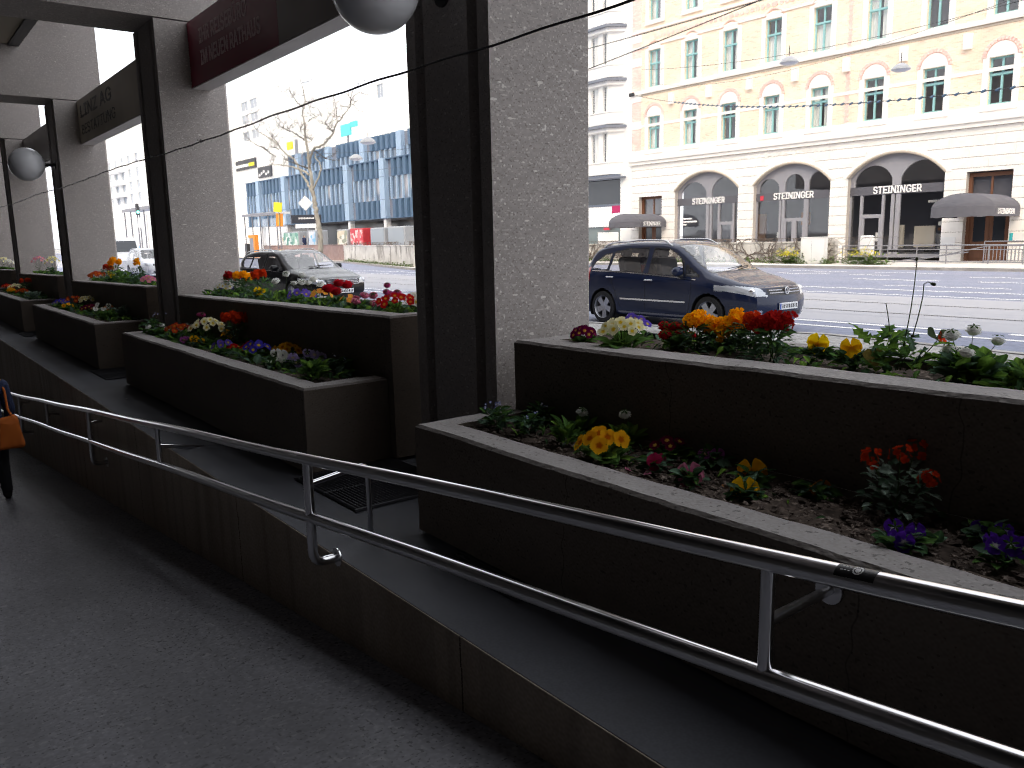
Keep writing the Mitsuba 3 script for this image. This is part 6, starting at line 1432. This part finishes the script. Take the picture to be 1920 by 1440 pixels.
PLANTS = [
('primrose', 'burgundy', -3.381, 3.14, 1.195, 0.078, 0.103, 'burgundy primrose clump at the left end of the nearest upper planter, beside the big pillar', 'U1', {}),
('primrose', 'violet', -3.279, 3.435, 1.195, 0.096, 0.148, 'violet primrose clump behind the cream one in the nearest upper planter', 'U1', {}),
('primrose', 'cream', -3.076, 3.14, 1.195, 0.136, 0.166, 'cream primrose clump with large yellow eyed flowers on the nearest upper planter', 'U1', {'big': 1, 'n': 22, 'fs': 1.15}),
('daisy', 'red', -2.87, 3.319, 1.195, 0.106, 0.147, 'red double daisy plant between the cream primrose and the orange wallflowers', 'U1', {'n': 7, 'fs': 1.35}),
('wallflower', 'orange', -2.739, 3.329, 1.195, 0.083, 0.21, 'orange wallflower nearest to the red daisies in the upper planter', 'U1', {'n': 4}),
('wallflower', 'orange', -2.621, 3.361, 1.195, 0.068, 0.174, 'orange wallflower with the lowest head, second of the three in the upper planter', 'U1', {'n': 3}),
('wallflower', 'orange', -2.548, 3.403, 1.195, 0.062, 0.221, 'tall orange wallflower touching the rust red one in front of the blue car', 'U1', {'n': 3}),
('wallflower', 'rust', -2.424, 3.366, 1.195, 0.058, 0.215, 'rust red wallflower between the orange and the dark red one', 'U1', {'n': 3}),
('wallflower', 'darkred', -2.251, 3.291, 1.195, 0.105, 0.23, 'bushy dark red wallflower with dense dark leaves in front of the blue car bumper', 'U1', {'n': 6, 'leaves': 150}),
('pansy', 'yellow', -2.073, 3.374, 1.195, 0.061, 0.127, 'single yellow pansy seen from behind, right of the dark red wallflower', 'U1', {'n': 1, 'big': 1, 'back': 1, 'fs': 1.55}),
('pansy', 'gold', -1.92, 3.393, 1.195, 0.071, 0.123, 'single golden pansy with spread petals beside the poppy', 'U1', {'n': 1, 'big': 1, 'fs': 1.6}),
('poppy', 'redpoppy', -1.724, 3.382, 1.195, 0.148, 0.204, 'poppy plant with tall thin stalks, nodding buds and one half open red flower', 'U1', {}),
('daisy', 'white', -1.423, 3.388, 1.195, 0.159, 0.212, 'large white daisy plant with broad bright green leaves right of the poppy', 'U1', {'n': 5, 'leaves': 80, 'fs': 1.2}),
('leafy', 'none', -1.183, 3.277, 1.195, 0.068, 0.117, 'leafy green plant cut off by the right edge of the photo, in the upper planter', 'U1', {'n': 0}),
('forgetmenot', 'blue', -3.47, 2.578, 0.782, 0.109, 0.131, 'small blue flowered plant in the left corner of the nearest lower planter', 'L1', {}),
('forgetmenot', 'blue', -3.238, 2.607, 0.782, 0.086, 0.111, 'low leafy plant with one tiny blue flower, second from the left corner', 'L1', {'n': 2}),
('forgetmenot', 'blue', -3.398, 2.82, 0.782, 0.077, 0.112, 'blue flowered plant at the back, close under the upper planter wall', 'L1', {'n': 2}),
('leafy', 'none', -2.921, 2.592, 0.782, 0.084, 0.152, 'bright green upright leafy plant without flowers, left of the yellow primrose', 'L1', {'n': 0, 'leaves': 36}),
('daisy', 'white', -3.06, 2.82, 0.782, 0.097, 0.139, 'white daisy with its head turned away, behind the bright green plant', 'L1', {'n': 1, 'fs': 1.3}),
('daisy', 'white', -2.746, 2.82, 0.782, 0.094, 0.172, 'white daisy on a tall thin stem behind the yellow primrose', 'L1', {'n': 1, 'fs': 1.25}),
('primrose', 'golden', -2.602, 2.538, 0.782, 0.126, 0.151, 'golden yellow primrose clump in the nearest lower planter', 'L1', {'big': 1, 'n': 9, 'fs': 1.6}),
('primrose', 'maroon', -2.449, 2.817, 0.782, 0.086, 0.099, 'small maroon primrose with yellow eyes at the dark back of the lower planter', 'L1', {'n': 6}),
('pansy', 'crimson', -2.348, 2.587, 0.782, 0.065, 0.088, 'wilting crimson pansy with pink fallen petals beside the planter rim', 'L1', {'n': 2, 'big': 1, 'fs': 1.3}),
('pansy', 'pink', -2.135, 2.576, 0.782, 0.049, 0.066, 'single drooping pink pansy standing on bare soil', 'L1', {'n': 1, 'big': 1, 'fs': 1.9}),
('pansy', 'mauve', -2.217, 2.82, 0.782, 0.066, 0.094, 'mauve pansy in the shade behind the pink one', 'L1', {'n': 2}),
('pansy', 'orangegold', -1.945, 2.734, 0.782, 0.061, 0.104, 'tall amber pansy seen from behind, largest flower of the lower planter', 'L1', {'n': 1, 'big': 1, 'back': 1, 'fs': 2.0}),
('pansy', 'gold', -1.863, 2.573, 0.782, 0.056, 0.062, 'low yellow pansy hanging over its leaves in front of the amber one', 'L1', {'n': 1, 'big': 1, 'fs': 1.8}),
('pansy', 'amber', -1.7, 2.797, 0.782, 0.069, 0.054, 'wilted orange pansy lying on the soil left of the red wallflower', 'L1', {'n': 3}),
('wallflower', 'rust', -1.381, 2.803, 0.782, 0.125, 0.268, 'red wallflower with grey green leaves in the dark nearest lower planter', 'L1', {'n': 4, 'leaves': 170, 'grey': 1}),
('pansy', 'purple', -1.204, 2.5, 0.782, 0.085, 0.096, 'purple pansy plant in front of the red wallflower, close to the steel rail', 'L1', {'n': 5, 'big': 1}),
('pansy', 'purple', -1.054, 2.78, 0.782, 0.066, 0.08, 'dark purple pansy plant at the back near the right edge of the photo', 'L1', {'n': 4}),
('pansy', 'purple', -0.938, 2.592, 0.782, 0.08, 0.1, 'purple pansy plant at the right edge, nearest of the three purple ones', 'L1', {'n': 5, 'big': 1}),
('primrose', 'violet', -10.02, 3.393, 1.195, 0.082, 0.095, 'small violet primrose at the left end of the second upper planter', 'U2', {}),
('primrose', 'white', -10.02, 3.382, 1.195, 0.105, 0.118, 'white primrose beside the small violet one in the second upper planter', 'U2', {}),
('wallflower', 'darkred', -10.02, 3.474, 1.195, 0.111, 0.222, 'dark red wallflower at the left of the second upper planter', 'U2', {}),
('wallflower', 'orange', -9.668, 3.502, 1.195, 0.108, 0.229, 'orange wallflower between two red ones in the second upper planter', 'U2', {}),
('wallflower', 'rust', -9.293, 3.553, 1.195, 0.136, 0.247, 'rust and orange wallflower left of the white daisies', 'U2', {}),
('pansy', 'yellow', -8.585, 3.279, 1.195, 0.086, 0.137, 'yellow pansy below the rust wallflower on the second upper planter', 'U2', {'n': 2, 'fs': 1.2}),
('daisy', 'white', -8.499, 3.53, 1.195, 0.161, 0.242, 'white daisy plant in front of the black car door', 'U2', {'n': 3, 'leaves': 34, 'fs': 1.3}),
('daisy', 'white', -8.151, 3.62, 1.195, 0.146, 0.236, 'white daisy plant in front of the black car headlight', 'U2', {'n': 5, 'leaves': 34, 'fs': 1.3}),
('primrose', 'violet', -7.633, 3.308, 1.195, 0.115, 0.126, 'low violet primrose in front of the white daisies', 'U2', {'n': 10}),
('primrose', 'apricot', -7.332, 3.383, 1.195, 0.092, 0.133, 'apricot primrose right of the low violet one', 'U2', {'n': 8}),
('daisy', 'red', -7.025, 3.394, 1.195, 0.104, 0.218, 'red daisy plant in front of the black car number plate', 'U2', {'n': 4, 'fs': 1.8}),
('primrose', 'apricot', -6.824, 3.407, 1.195, 0.068, 0.107, 'small apricot primrose right of the red daisies', 'U2', {'n': 3}),
('daisy', 'pink', -6.341, 3.315, 1.195, 0.101, 0.138, 'pink daisy plant in the middle of the second upper planter', 'U2', {'n': 4, 'fs': 1.2}),
('daisy', 'pink', -6.148, 3.343, 1.195, 0.09, 0.144, 'pink daisy plant next to the bright red primrose', 'U2', {'n': 3, 'fs': 1.2}),
('daisy', 'magenta', -6.044, 3.428, 1.195, 0.081, 0.206, 'tall thin stemmed magenta daisy behind the bright red primrose', 'U2', {'n': 4}),
('primrose', 'scarlet', -5.631, 3.235, 1.195, 0.134, 0.159, 'bright red primrose clump at the right end of the second upper planter', 'U2', {'n': 14}),
('primrose', 'white', -5.645, 3.394, 1.195, 0.06, 0.154, 'white primrose against the big pillar', 'U2', {}),
('forgetmenot', 'blue', -9.957, 2.5, 0.782, 0.135, 0.185, 'blue and green plant at the left corner of the second lower planter', 'L2', {'n': 4}),
('daisy', 'white', -9.735, 2.5, 0.782, 0.121, 0.121, 'small white daisies over the rim at the left corner of the second lower planter', 'L2', {'n': 3}),
('primrose', 'brick', -9.319, 2.597, 0.782, 0.123, 0.141, 'brick red primrose in the second lower planter', 'L2', {'n': 10}),
('primrose', 'white', -9.649, 2.82, 0.782, 0.092, 0.11, 'dim white primrose behind the brick red one', 'L2', {'n': 4}),
('daisy', 'magenta', -9.12, 2.82, 0.782, 0.099, 0.234, 'tall magenta daisy under the second pillar', 'L2', {'n': 4}),
('pansy', 'mauve', -8.672, 2.5, 0.782, 0.066, 0.077, 'small mauve pansy on the rim side of the second lower planter', 'L2', {'n': 2}),
('primrose', 'cream', -8.283, 2.598, 0.782, 0.144, 0.235, 'cream primrose clump in the middle of the second lower planter', 'L2', {'n': 14}),
('pansy', 'gold', -8.341, 2.5, 0.782, 0.059, 0.096, 'small gold pansy below the cream primrose clump', 'L2', {'n': 2}),
('primrose', 'golden', -8.216, 2.773, 0.782, 0.07, 0.14, 'golden primrose between the cream one and the dark red wallflower', 'L2', {'n': 5}),
('wallflower', 'rust', -8.103, 2.82, 0.782, 0.123, 0.288, 'dim red wallflower at the back of the second lower planter', 'L2', {'n': 5}),
('primrose', 'violet', -7.683, 2.538, 0.782, 0.08, 0.11, 'violet primrose left of the two small red ones', 'L2', {'n': 6}),
('primrose', 'scarlet', -7.606, 2.611, 0.782, 0.06, 0.08, 'tiny red primrose, left one of two in the second lower planter', 'L2', {'n': 3}),
('primrose', 'scarlet', -7.514, 2.7, 0.782, 0.06, 0.09, 'tiny red primrose, right one of two in the second lower planter', 'L2', {'n': 3}),
('primrose', 'bluepurple', -7.028, 2.606, 0.782, 0.108, 0.141, 'blue primrose with yellow eyes in the second lower planter', 'L2', {'n': 9, 'fs': 1.2}),
('primrose', 'golden', -6.84, 2.82, 0.782, 0.113, 0.122, 'deep yellow primrose at the back of the second lower planter', 'L2', {'n': 9, 'fs': 1.2}),
('pansy', 'whitepansy', -6.559, 2.638, 0.782, 0.099, 0.125, 'white pansy in front of the deep yellow primrose', 'L2', {'n': 2, 'fs': 1.2}),
('pansy', 'whitepansy', -6.434, 2.522, 0.782, 0.066, 0.079, 'white pansy nearest to the rim of the second lower planter', 'L2', {'n': 2}),
('pansy', 'lilac', -6.301, 2.654, 0.782, 0.078, 0.104, 'lilac pansy right of the white pansies', 'L2', {'n': 4}),
('pansy', 'lilac', -6.236, 2.797, 0.782, 0.083, 0.131, 'lilac pansy left of the dark green plants', 'L2', {'n': 4}),
('leafy', 'none', -5.695, 2.54, 0.782, 0.124, 0.128, 'bright green leafy plant at the right corner of the second lower planter', 'L2', {'n': 0}),
('forgetmenot', 'blue', -5.791, 2.788, 0.782, 0.108, 0.124, 'dark green leafy plant against the wall at the right end of the second lower planter', 'L2', {'n': 2}),
('primrose', 'brick', -15.803, 3.14, 1.195, 0.121, 0.149, 'red and orange primrose at the left of the third upper planter', 'U3', {}),
('wallflower', 'rust', -15.175, 3.196, 1.195, 0.117, 0.253, 'red wallflower in the third upper planter', 'U3', {}),
('wallflower', 'orange', -14.606, 3.179, 1.195, 0.105, 0.349, 'tall orange wallflower in the third upper planter', 'U3', {}),
('pansy', 'yellow', -14.7, 3.14, 1.195, 0.088, 0.158, 'yellow pansy below the red wallflower of the third upper planter', 'U3', {'n': 2}),
('leafy', 'none', -14.051, 3.14, 1.195, 0.169, 0.219, 'light green leafy plant in the middle of the third upper planter', 'U3', {'n': 0}),
('forgetmenot', 'blue', -13.448, 3.14, 1.195, 0.106, 0.162, 'blue flowered plant in the third upper planter', 'U3', {'n': 5}),
('wallflower', 'orange', -13.078, 3.149, 1.195, 0.079, 0.333, 'single orange flower on a tall stem in front of the white car', 'U3', {'n': 1}),
('primrose', 'pink', -12.485, 3.14, 1.195, 0.099, 0.153, 'pink primrose at the right end of the third upper planter', 'U3', {}),
('primrose', 'bluepurple', -15.791, 2.547, 0.782, 0.11, 0.128, 'blue primrose at the left of the third lower planter', 'L3', {}),
('primrose', 'brick', -15.322, 2.652, 0.782, 0.152, 0.179, 'orange red primrose in the third lower planter', 'L3', {'n': 10}),
('primrose', 'golden', -15.109, 2.5, 0.782, 0.079, 0.105, 'yellow primrose on the rim side of the third lower planter', 'L3', {'n': 4}),
('primrose', 'cream', -15.117, 2.815, 0.782, 0.124, 0.178, 'cream primrose at the back of the third lower planter', 'L3', {}),
('primrose', 'maroon', -14.097, 2.649, 0.782, 0.1, 0.116, 'maroon primrose in the third lower planter', 'L3', {}),
('pansy', 'whitepansy', -13.297, 2.637, 0.782, 0.126, 0.158, 'white and lilac pansy in the third lower planter', 'L3', {'n': 5}),
('primrose', 'apricot', -13.662, 2.82, 0.782, 0.073, 0.114, 'orange primrose behind the white and lilac pansy', 'L3', {}),
('leafy', 'none', -12.427, 2.553, 0.782, 0.126, 0.119, 'green leafy plant at the right corner of the third lower planter', 'L3', {'n': 0}),
('forgetmenot', 'blue', -12.725, 2.8, 0.782, 0.115, 0.184, 'grey green plant at the right end of the third lower planter', 'L3', {'n': 0, 'grey': 1}),
('primrose', 'pink', -22.53, 3.242, 1.195, 0.153, 0.332, 'pink primrose in the fourth upper planter', 'U4', {}),
('primrose', 'cream', -20.77, 3.256, 1.195, 0.131, 0.333, 'cream primrose in the fourth upper planter', 'U4', {}),
('forgetmenot', 'blue', -20.307, 3.14, 1.195, 0.151, 0.209, 'green plant with blue flowers in the fourth upper planter', 'U4', {'n': 4}),
('primrose', 'scarlet', -23.12, 2.603, 0.782, 0.117, 0.155, 'red primrose at the left edge of the photo, in the fourth lower planter', 'L4', {}),
('primrose', 'cream', -22.208, 2.659, 0.782, 0.149, 0.174, 'cream primrose in the fourth lower planter', 'L4', {}),
('primrose', 'golden', -21.699, 2.5, 0.782, 0.073, 0.121, 'yellow primrose in the fourth lower planter', 'L4', {}),
('primrose', 'brick', -20.549, 2.572, 0.782, 0.104, 0.139, 'dark red primrose in the fourth lower planter', 'L4', {}),
('wallflower', 'rust', -21.425, 2.771, 0.782, 0.133, 0.29, 'orange wallflower at the back of the fourth lower planter', 'L4', {'n': 3}),
('leafy', 'none', -18.834, 2.525, 0.782, 0.192, 0.171, 'grey green plant at the right end of the fourth lower planter', 'L4', {'n': 0, 'grey': 1}),
('primrose', 'cream', -29.576, 3.296, 1.195, 0.131, 0.295, 'cream primrose at the far left in the fifth upper planter', 'U5', {}),
('primrose', 'white', -27.786, 3.239, 1.195, 0.108, 0.247, 'white primrose at the far left, nearest to the third pillar', 'U5', {}),
]
for i, (kind, c, x, y, z, R_, H, label, where, opt) in enumerate(PLANTS): plant(kind, c, x, y, z, R_, H, label, where, opt, 40 + i)

# small leaves that fill the gaps between the plants
r = np.random.RandomState(77); V, F, C_, o = [], [], [], 0
for (x0, x1, y0, y1, z, n) in [(-3.45, 1.1, 3.14, 3.62, 1.2, 420), (-10.05, -5.3, 3.13, 3.62, 1.2, 900), (-16.5, -11.8, 3.13, 3.62, 1.2, 700), (-23, -18.5, 3.13, 3.62, 1.2, 400), (-10.1, -5.5, 2.45, 2.88, .785, 620), (-16.6, -12, 2.45, 2.88, .785, 520), (-23, -18.6, 2.45, 2.88, .785, 300), (-3.5, -2.3, 2.5, 2.88, .785, 110), (-2.2, 1.0, 2.5, 2.88, .785, 40)]:
    for _ in range(n):
        v, f, cc = leaf_arrays(r.choice(['oval', 'narrow', 'spoon']), r.choice(['green', 'bright', 'dark', 'blue'])); L = r.uniform(.035, .085) * (1.3 if x0 < -4 else .8)
        M = leaf_matrix((r.uniform(x0, x1), r.uniform(y0, y1), z + r.rand() * .02), r.rand() * 6.28, r.uniform(.1, 1.1), L, r.randn() * .4)
        V.append(v @ M[:3, :3].T + M[:3, 3]); F.append(f + o); C_.append(cc * r.uniform(.6, 1.2)); o += len(v)
k = obj('low_foliage', trimesh.Trimesh(np.vstack(V), np.vstack(F), process=False), 'leaf', None, True, color=np.vstack(C_)); labels[k] = {'label': 'small green leaves filling the gaps between the flowers in the troughs', 'category': 'ground cover', 'kind': 'stuff'}

# ---------------------------------------------------------------- people
for nm, c, rg in (('skin', (.55, .34, .26), .5), ('navy_cloth', (.022, .032, .085), .85), ('black_cloth', (.012, .012, .016), .9), ('orange_cloth', (.50, .12, .012), .8), ('blue_cloth', (.018, .028, .075), .85), ('hair_brown', (.06, .035, .022), .7), ('hair_white', (.75, .73, .70), .7), ('boot', (.02, .018, .018), .5), ('pale_cloth', (.6, .6, .6), .85)): pr(nm, c, rg)
def body(bones, step=.025, it=10):
    """bones: ((x, y, z), r) pairs; every bone the hull of two spheres, all joined and smoothed"""
    ms = []
    for (a, ra), (b, rb) in bones: ms.append(m3.Manifold.batch_hull([m3.Manifold.sphere(ra, 16).translate(list(a)), m3.Manifold.sphere(rb, 16).translate(list(b))]))
    m = m3.Manifold.batch_boolean(ms, m3.OpType.Add).refine_to_length(step).to_mesh()
    t = trimesh.Trimesh(m.vert_properties[:, :3], m.tri_verts); trimesh.smoothing.filter_taubin(t, iterations=it); return t
def person(x, y, z, head, H, label, jacket, trousers, hair, hooded=False, stride=.22, bag=False, group_=None):
    """stands at (x, y, z), looks along the angle head, H tall; local: +x forward, +y to its left"""
    k = thing('person', label, 'person', group_); s = H / 1.70
    hipz, knee, sh, nk, hd = .90, .48, 1.38, 1.47, 1.59
    f = stride
    L = {'hipL': (0, .09, hipz), 'hipR': (0, -.09, hipz), 'kneeL': (f * .55, .095, knee + .02), 'kneeR': (-f * .15, -.095, knee - .01), 'ankL': (f * .75, .095, .09), 'ankR': (-f * .95, -.095, .13), 'toeL': (f * .75 + .17, .11, .04), 'toeR': (-f * .95 + .15, -.11, .04),
         'pel': (0, 0, .95), 'wst': (0, 0, 1.08), 'chs': (.01, 0, 1.27), 'shL': (0, .18, sh), 'shR': (0, -.18, sh), 'elL': (-.06, .24, 1.10), 'elR': (.04, -.24, 1.10), 'wrL': (.04, .25, .86), 'wrR': (.16, -.24, .88), 'nk': (.01, 0, nk), 'hd': (.03, 0, hd)}
    P = lambda n, r, dz=0: (tuple(np.array(L[n]) + [0, 0, dz]), r)
    hand = []
    for sd in ('L', 'R'):
        w = np.array(L['wr' + sd]); sg = 1 if sd == 'L' else -1
        pc = w + [.02, 0, -.07]; hand.append((P('wr' + sd, .026), (tuple(pc), .034)))
        for q in range(4):
            b = pc + [(.026 - .017 * q), 0, -.025]; m_ = b + [.008, 0, -.035]; e_ = m_ + [.022, -.008 * sg, -.028 + .004 * abs(q - 1)]
            hand += [((tuple(b), .0092), (tuple(m_), .0085)), ((tuple(m_), .0085), (tuple(e_), .0075))]
        hand.append(((tuple(pc + [.03, -.005 * sg, .01]), .011), (tuple(pc + [.055, -.01 * sg, -.03]), .0095)))
    skin = [(P('nk', .055, -.06), P('hd', .062, -.04)), (P('hd', .086, .02), ((.05, 0, hd - .06), .062)), (((.02, 0, hd + .03), .092), ((.0, 0, hd + .0), .088)), (((.115, 0, hd - .01), .013), ((.128, 0, hd - .035), .016)),
            (((.03, .09, hd - .01), .018), ((.03, .095, hd - .03), .014)), (((.03, -.09, hd - .01), .018), ((.03, -.095, hd - .03), .014)), (P('pel', .10), P('chs', .12)), (P('chs', .11), P('nk', .06))] + hand
    for sd in ('L', 'R'): skin += [(P('chs', .09), P('sh' + sd, .05)), (P('sh' + sd, .045), P('el' + sd, .036)), (P('el' + sd, .036), P('wr' + sd, .025)), (P('pel', .09), P('hip' + sd, .085)), (P('hip' + sd, .08), P('knee' + sd, .052)), (P('knee' + sd, .05), P('ank' + sd, .036))]
    jk = [(P('pel', .155, .0), P('wst', .15)), (P('wst', .15), P('chs', .165)), (P('chs', .15), P('nk', .085, -.02)), (((0, .06, .93), .12), ((0, -.06, .93), .12))]
    for sd in ('L', 'R'): jk += [(P('chs', .13), P('sh' + sd, .082)), (P('sh' + sd, .08), P('el' + sd, .066)), (P('el' + sd, .064), P('wr' + sd, .046))]
    tr = [(P('pel', .13, -.03), P('wst', .12, -.06))]; bt = []
    for sd in ('L', 'R'):
        tr += [(P('pel', .11, -.04), P('hip' + sd, .108)), (P('hip' + sd, .105), P('knee' + sd, .075)), (P('knee' + sd, .073), P('ank' + sd, .060, .02))]
        bt += [(P('ank' + sd, .052), P('ank' + sd, .047, -.045)), (P('ank' + sd, .045, -.045), P('toe' + sd, .038))]
    if hooded: hr = [(((-.02, 0, hd + .02), .118), ((-.03, 0, hd - .06), .112)), (((-.05, 0, nk + .0), .10), ((-.03, 0, hd - .04), .11))]
    else: hr = [(((-.015, 0, hd + .045), .098), ((-.03, 0, hd - .02), .088)), (((-.045, 0, hd - .05), .06), ((-.03, 0, hd), .085))]
    M = mat4(x, y, z, rz=head, s=s)
    def put(nm, bones, mat, **q):
        m = body(bones, **q); m.apply_transform(M); return obj(nm, m, mat, k, True)
    put('body', skin, 'skin', step=.014 if bag else .03, it=4); put('jacket', jk, jacket); put('trousers', tr, trousers); put('hood' if hooded else 'hair', hr, jacket if hooded else hair)
    b0 = body(bt[:2]); b1 = body(bt[2:])
    for q in (b0, b1): q.apply_transform(M); obj('shoe', q, 'boot', k, True)
    return k, M
k, M = person(-11.0, .87, ramp_z(-11.1), math.pi, 1.64, 'person in a dark blue hooded jacket and black trousers walking away at the left edge', 'blue_cloth', 'black_cloth', 'hair_brown', True, .17, True)
# the orange bag hangs behind the right hip on a strap: a thing of its own
bk = thing('shoulder_bag', 'orange cloth bag hanging at the hip of the walking person', 'bag')
o = m3.Manifold.batch_hull([m3.Manifold.sphere(.05, 16).translate([a, b, c]) for a, b, c in ((-.24, .14, 1.02), (-.24, -.24, 1.00), (-.17, .14, 1.02), (-.17, -.24, 1.00), (-.27, .17, .72), (-.27, -.28, .70), (-.18, .17, .72), (-.18, -.28, .70))]).refine_to_length(.03).to_mesh()
v = o.vert_properties[:, :3].astype(float); v[:, 0] += .022 * np.sin(v[:, 1] * 21 + v[:, 2] * 9) * (v[:, 2] < 1.0); v[:, 2] -= .035 * np.clip(1 - (v[:, 1] + .07) ** 2 / .03, 0, 1) * (v[:, 2] > 1.0)
t = trimesh.Trimesh(v, o.tri_verts); trimesh.smoothing.filter_taubin(t, iterations=6); t.apply_transform(M); obj('pouch', t, 'orange_cloth', bk, True)
pts = np.array([(-.22, -.24, 1.02), (-.17, -.20, 1.12), (-.10, -.20, 1.32), (-.01, -.17, 1.475), (.10, -.10, 1.35), (.17, .02, 1.15)]); pts = (np.c_[pts, np.ones(len(pts))] @ M.T)[:, :3]
obj('strap', tube(pts, .014, 8), 'orange_cloth', bk, True)
person(-91.5, 40.6, .95, 0.2, 1.72, 'distant person in dark blue walking behind the brown wall, left of the tree trunk', 'navy_cloth', 'blue_cloth', 'hair_brown')
person(-79.6, 19.0, .75, -.6, 1.75, 'distant person in navy with white hair behind the white car', 'navy_cloth', 'pale_cloth', 'hair_white')
bx('stop_platform', 'concrete_planter_wall', 'kerb_stone', -84, -75, 17.92, 21, .05, .75)
scene.setdefault("x",None); scene.pop("x")
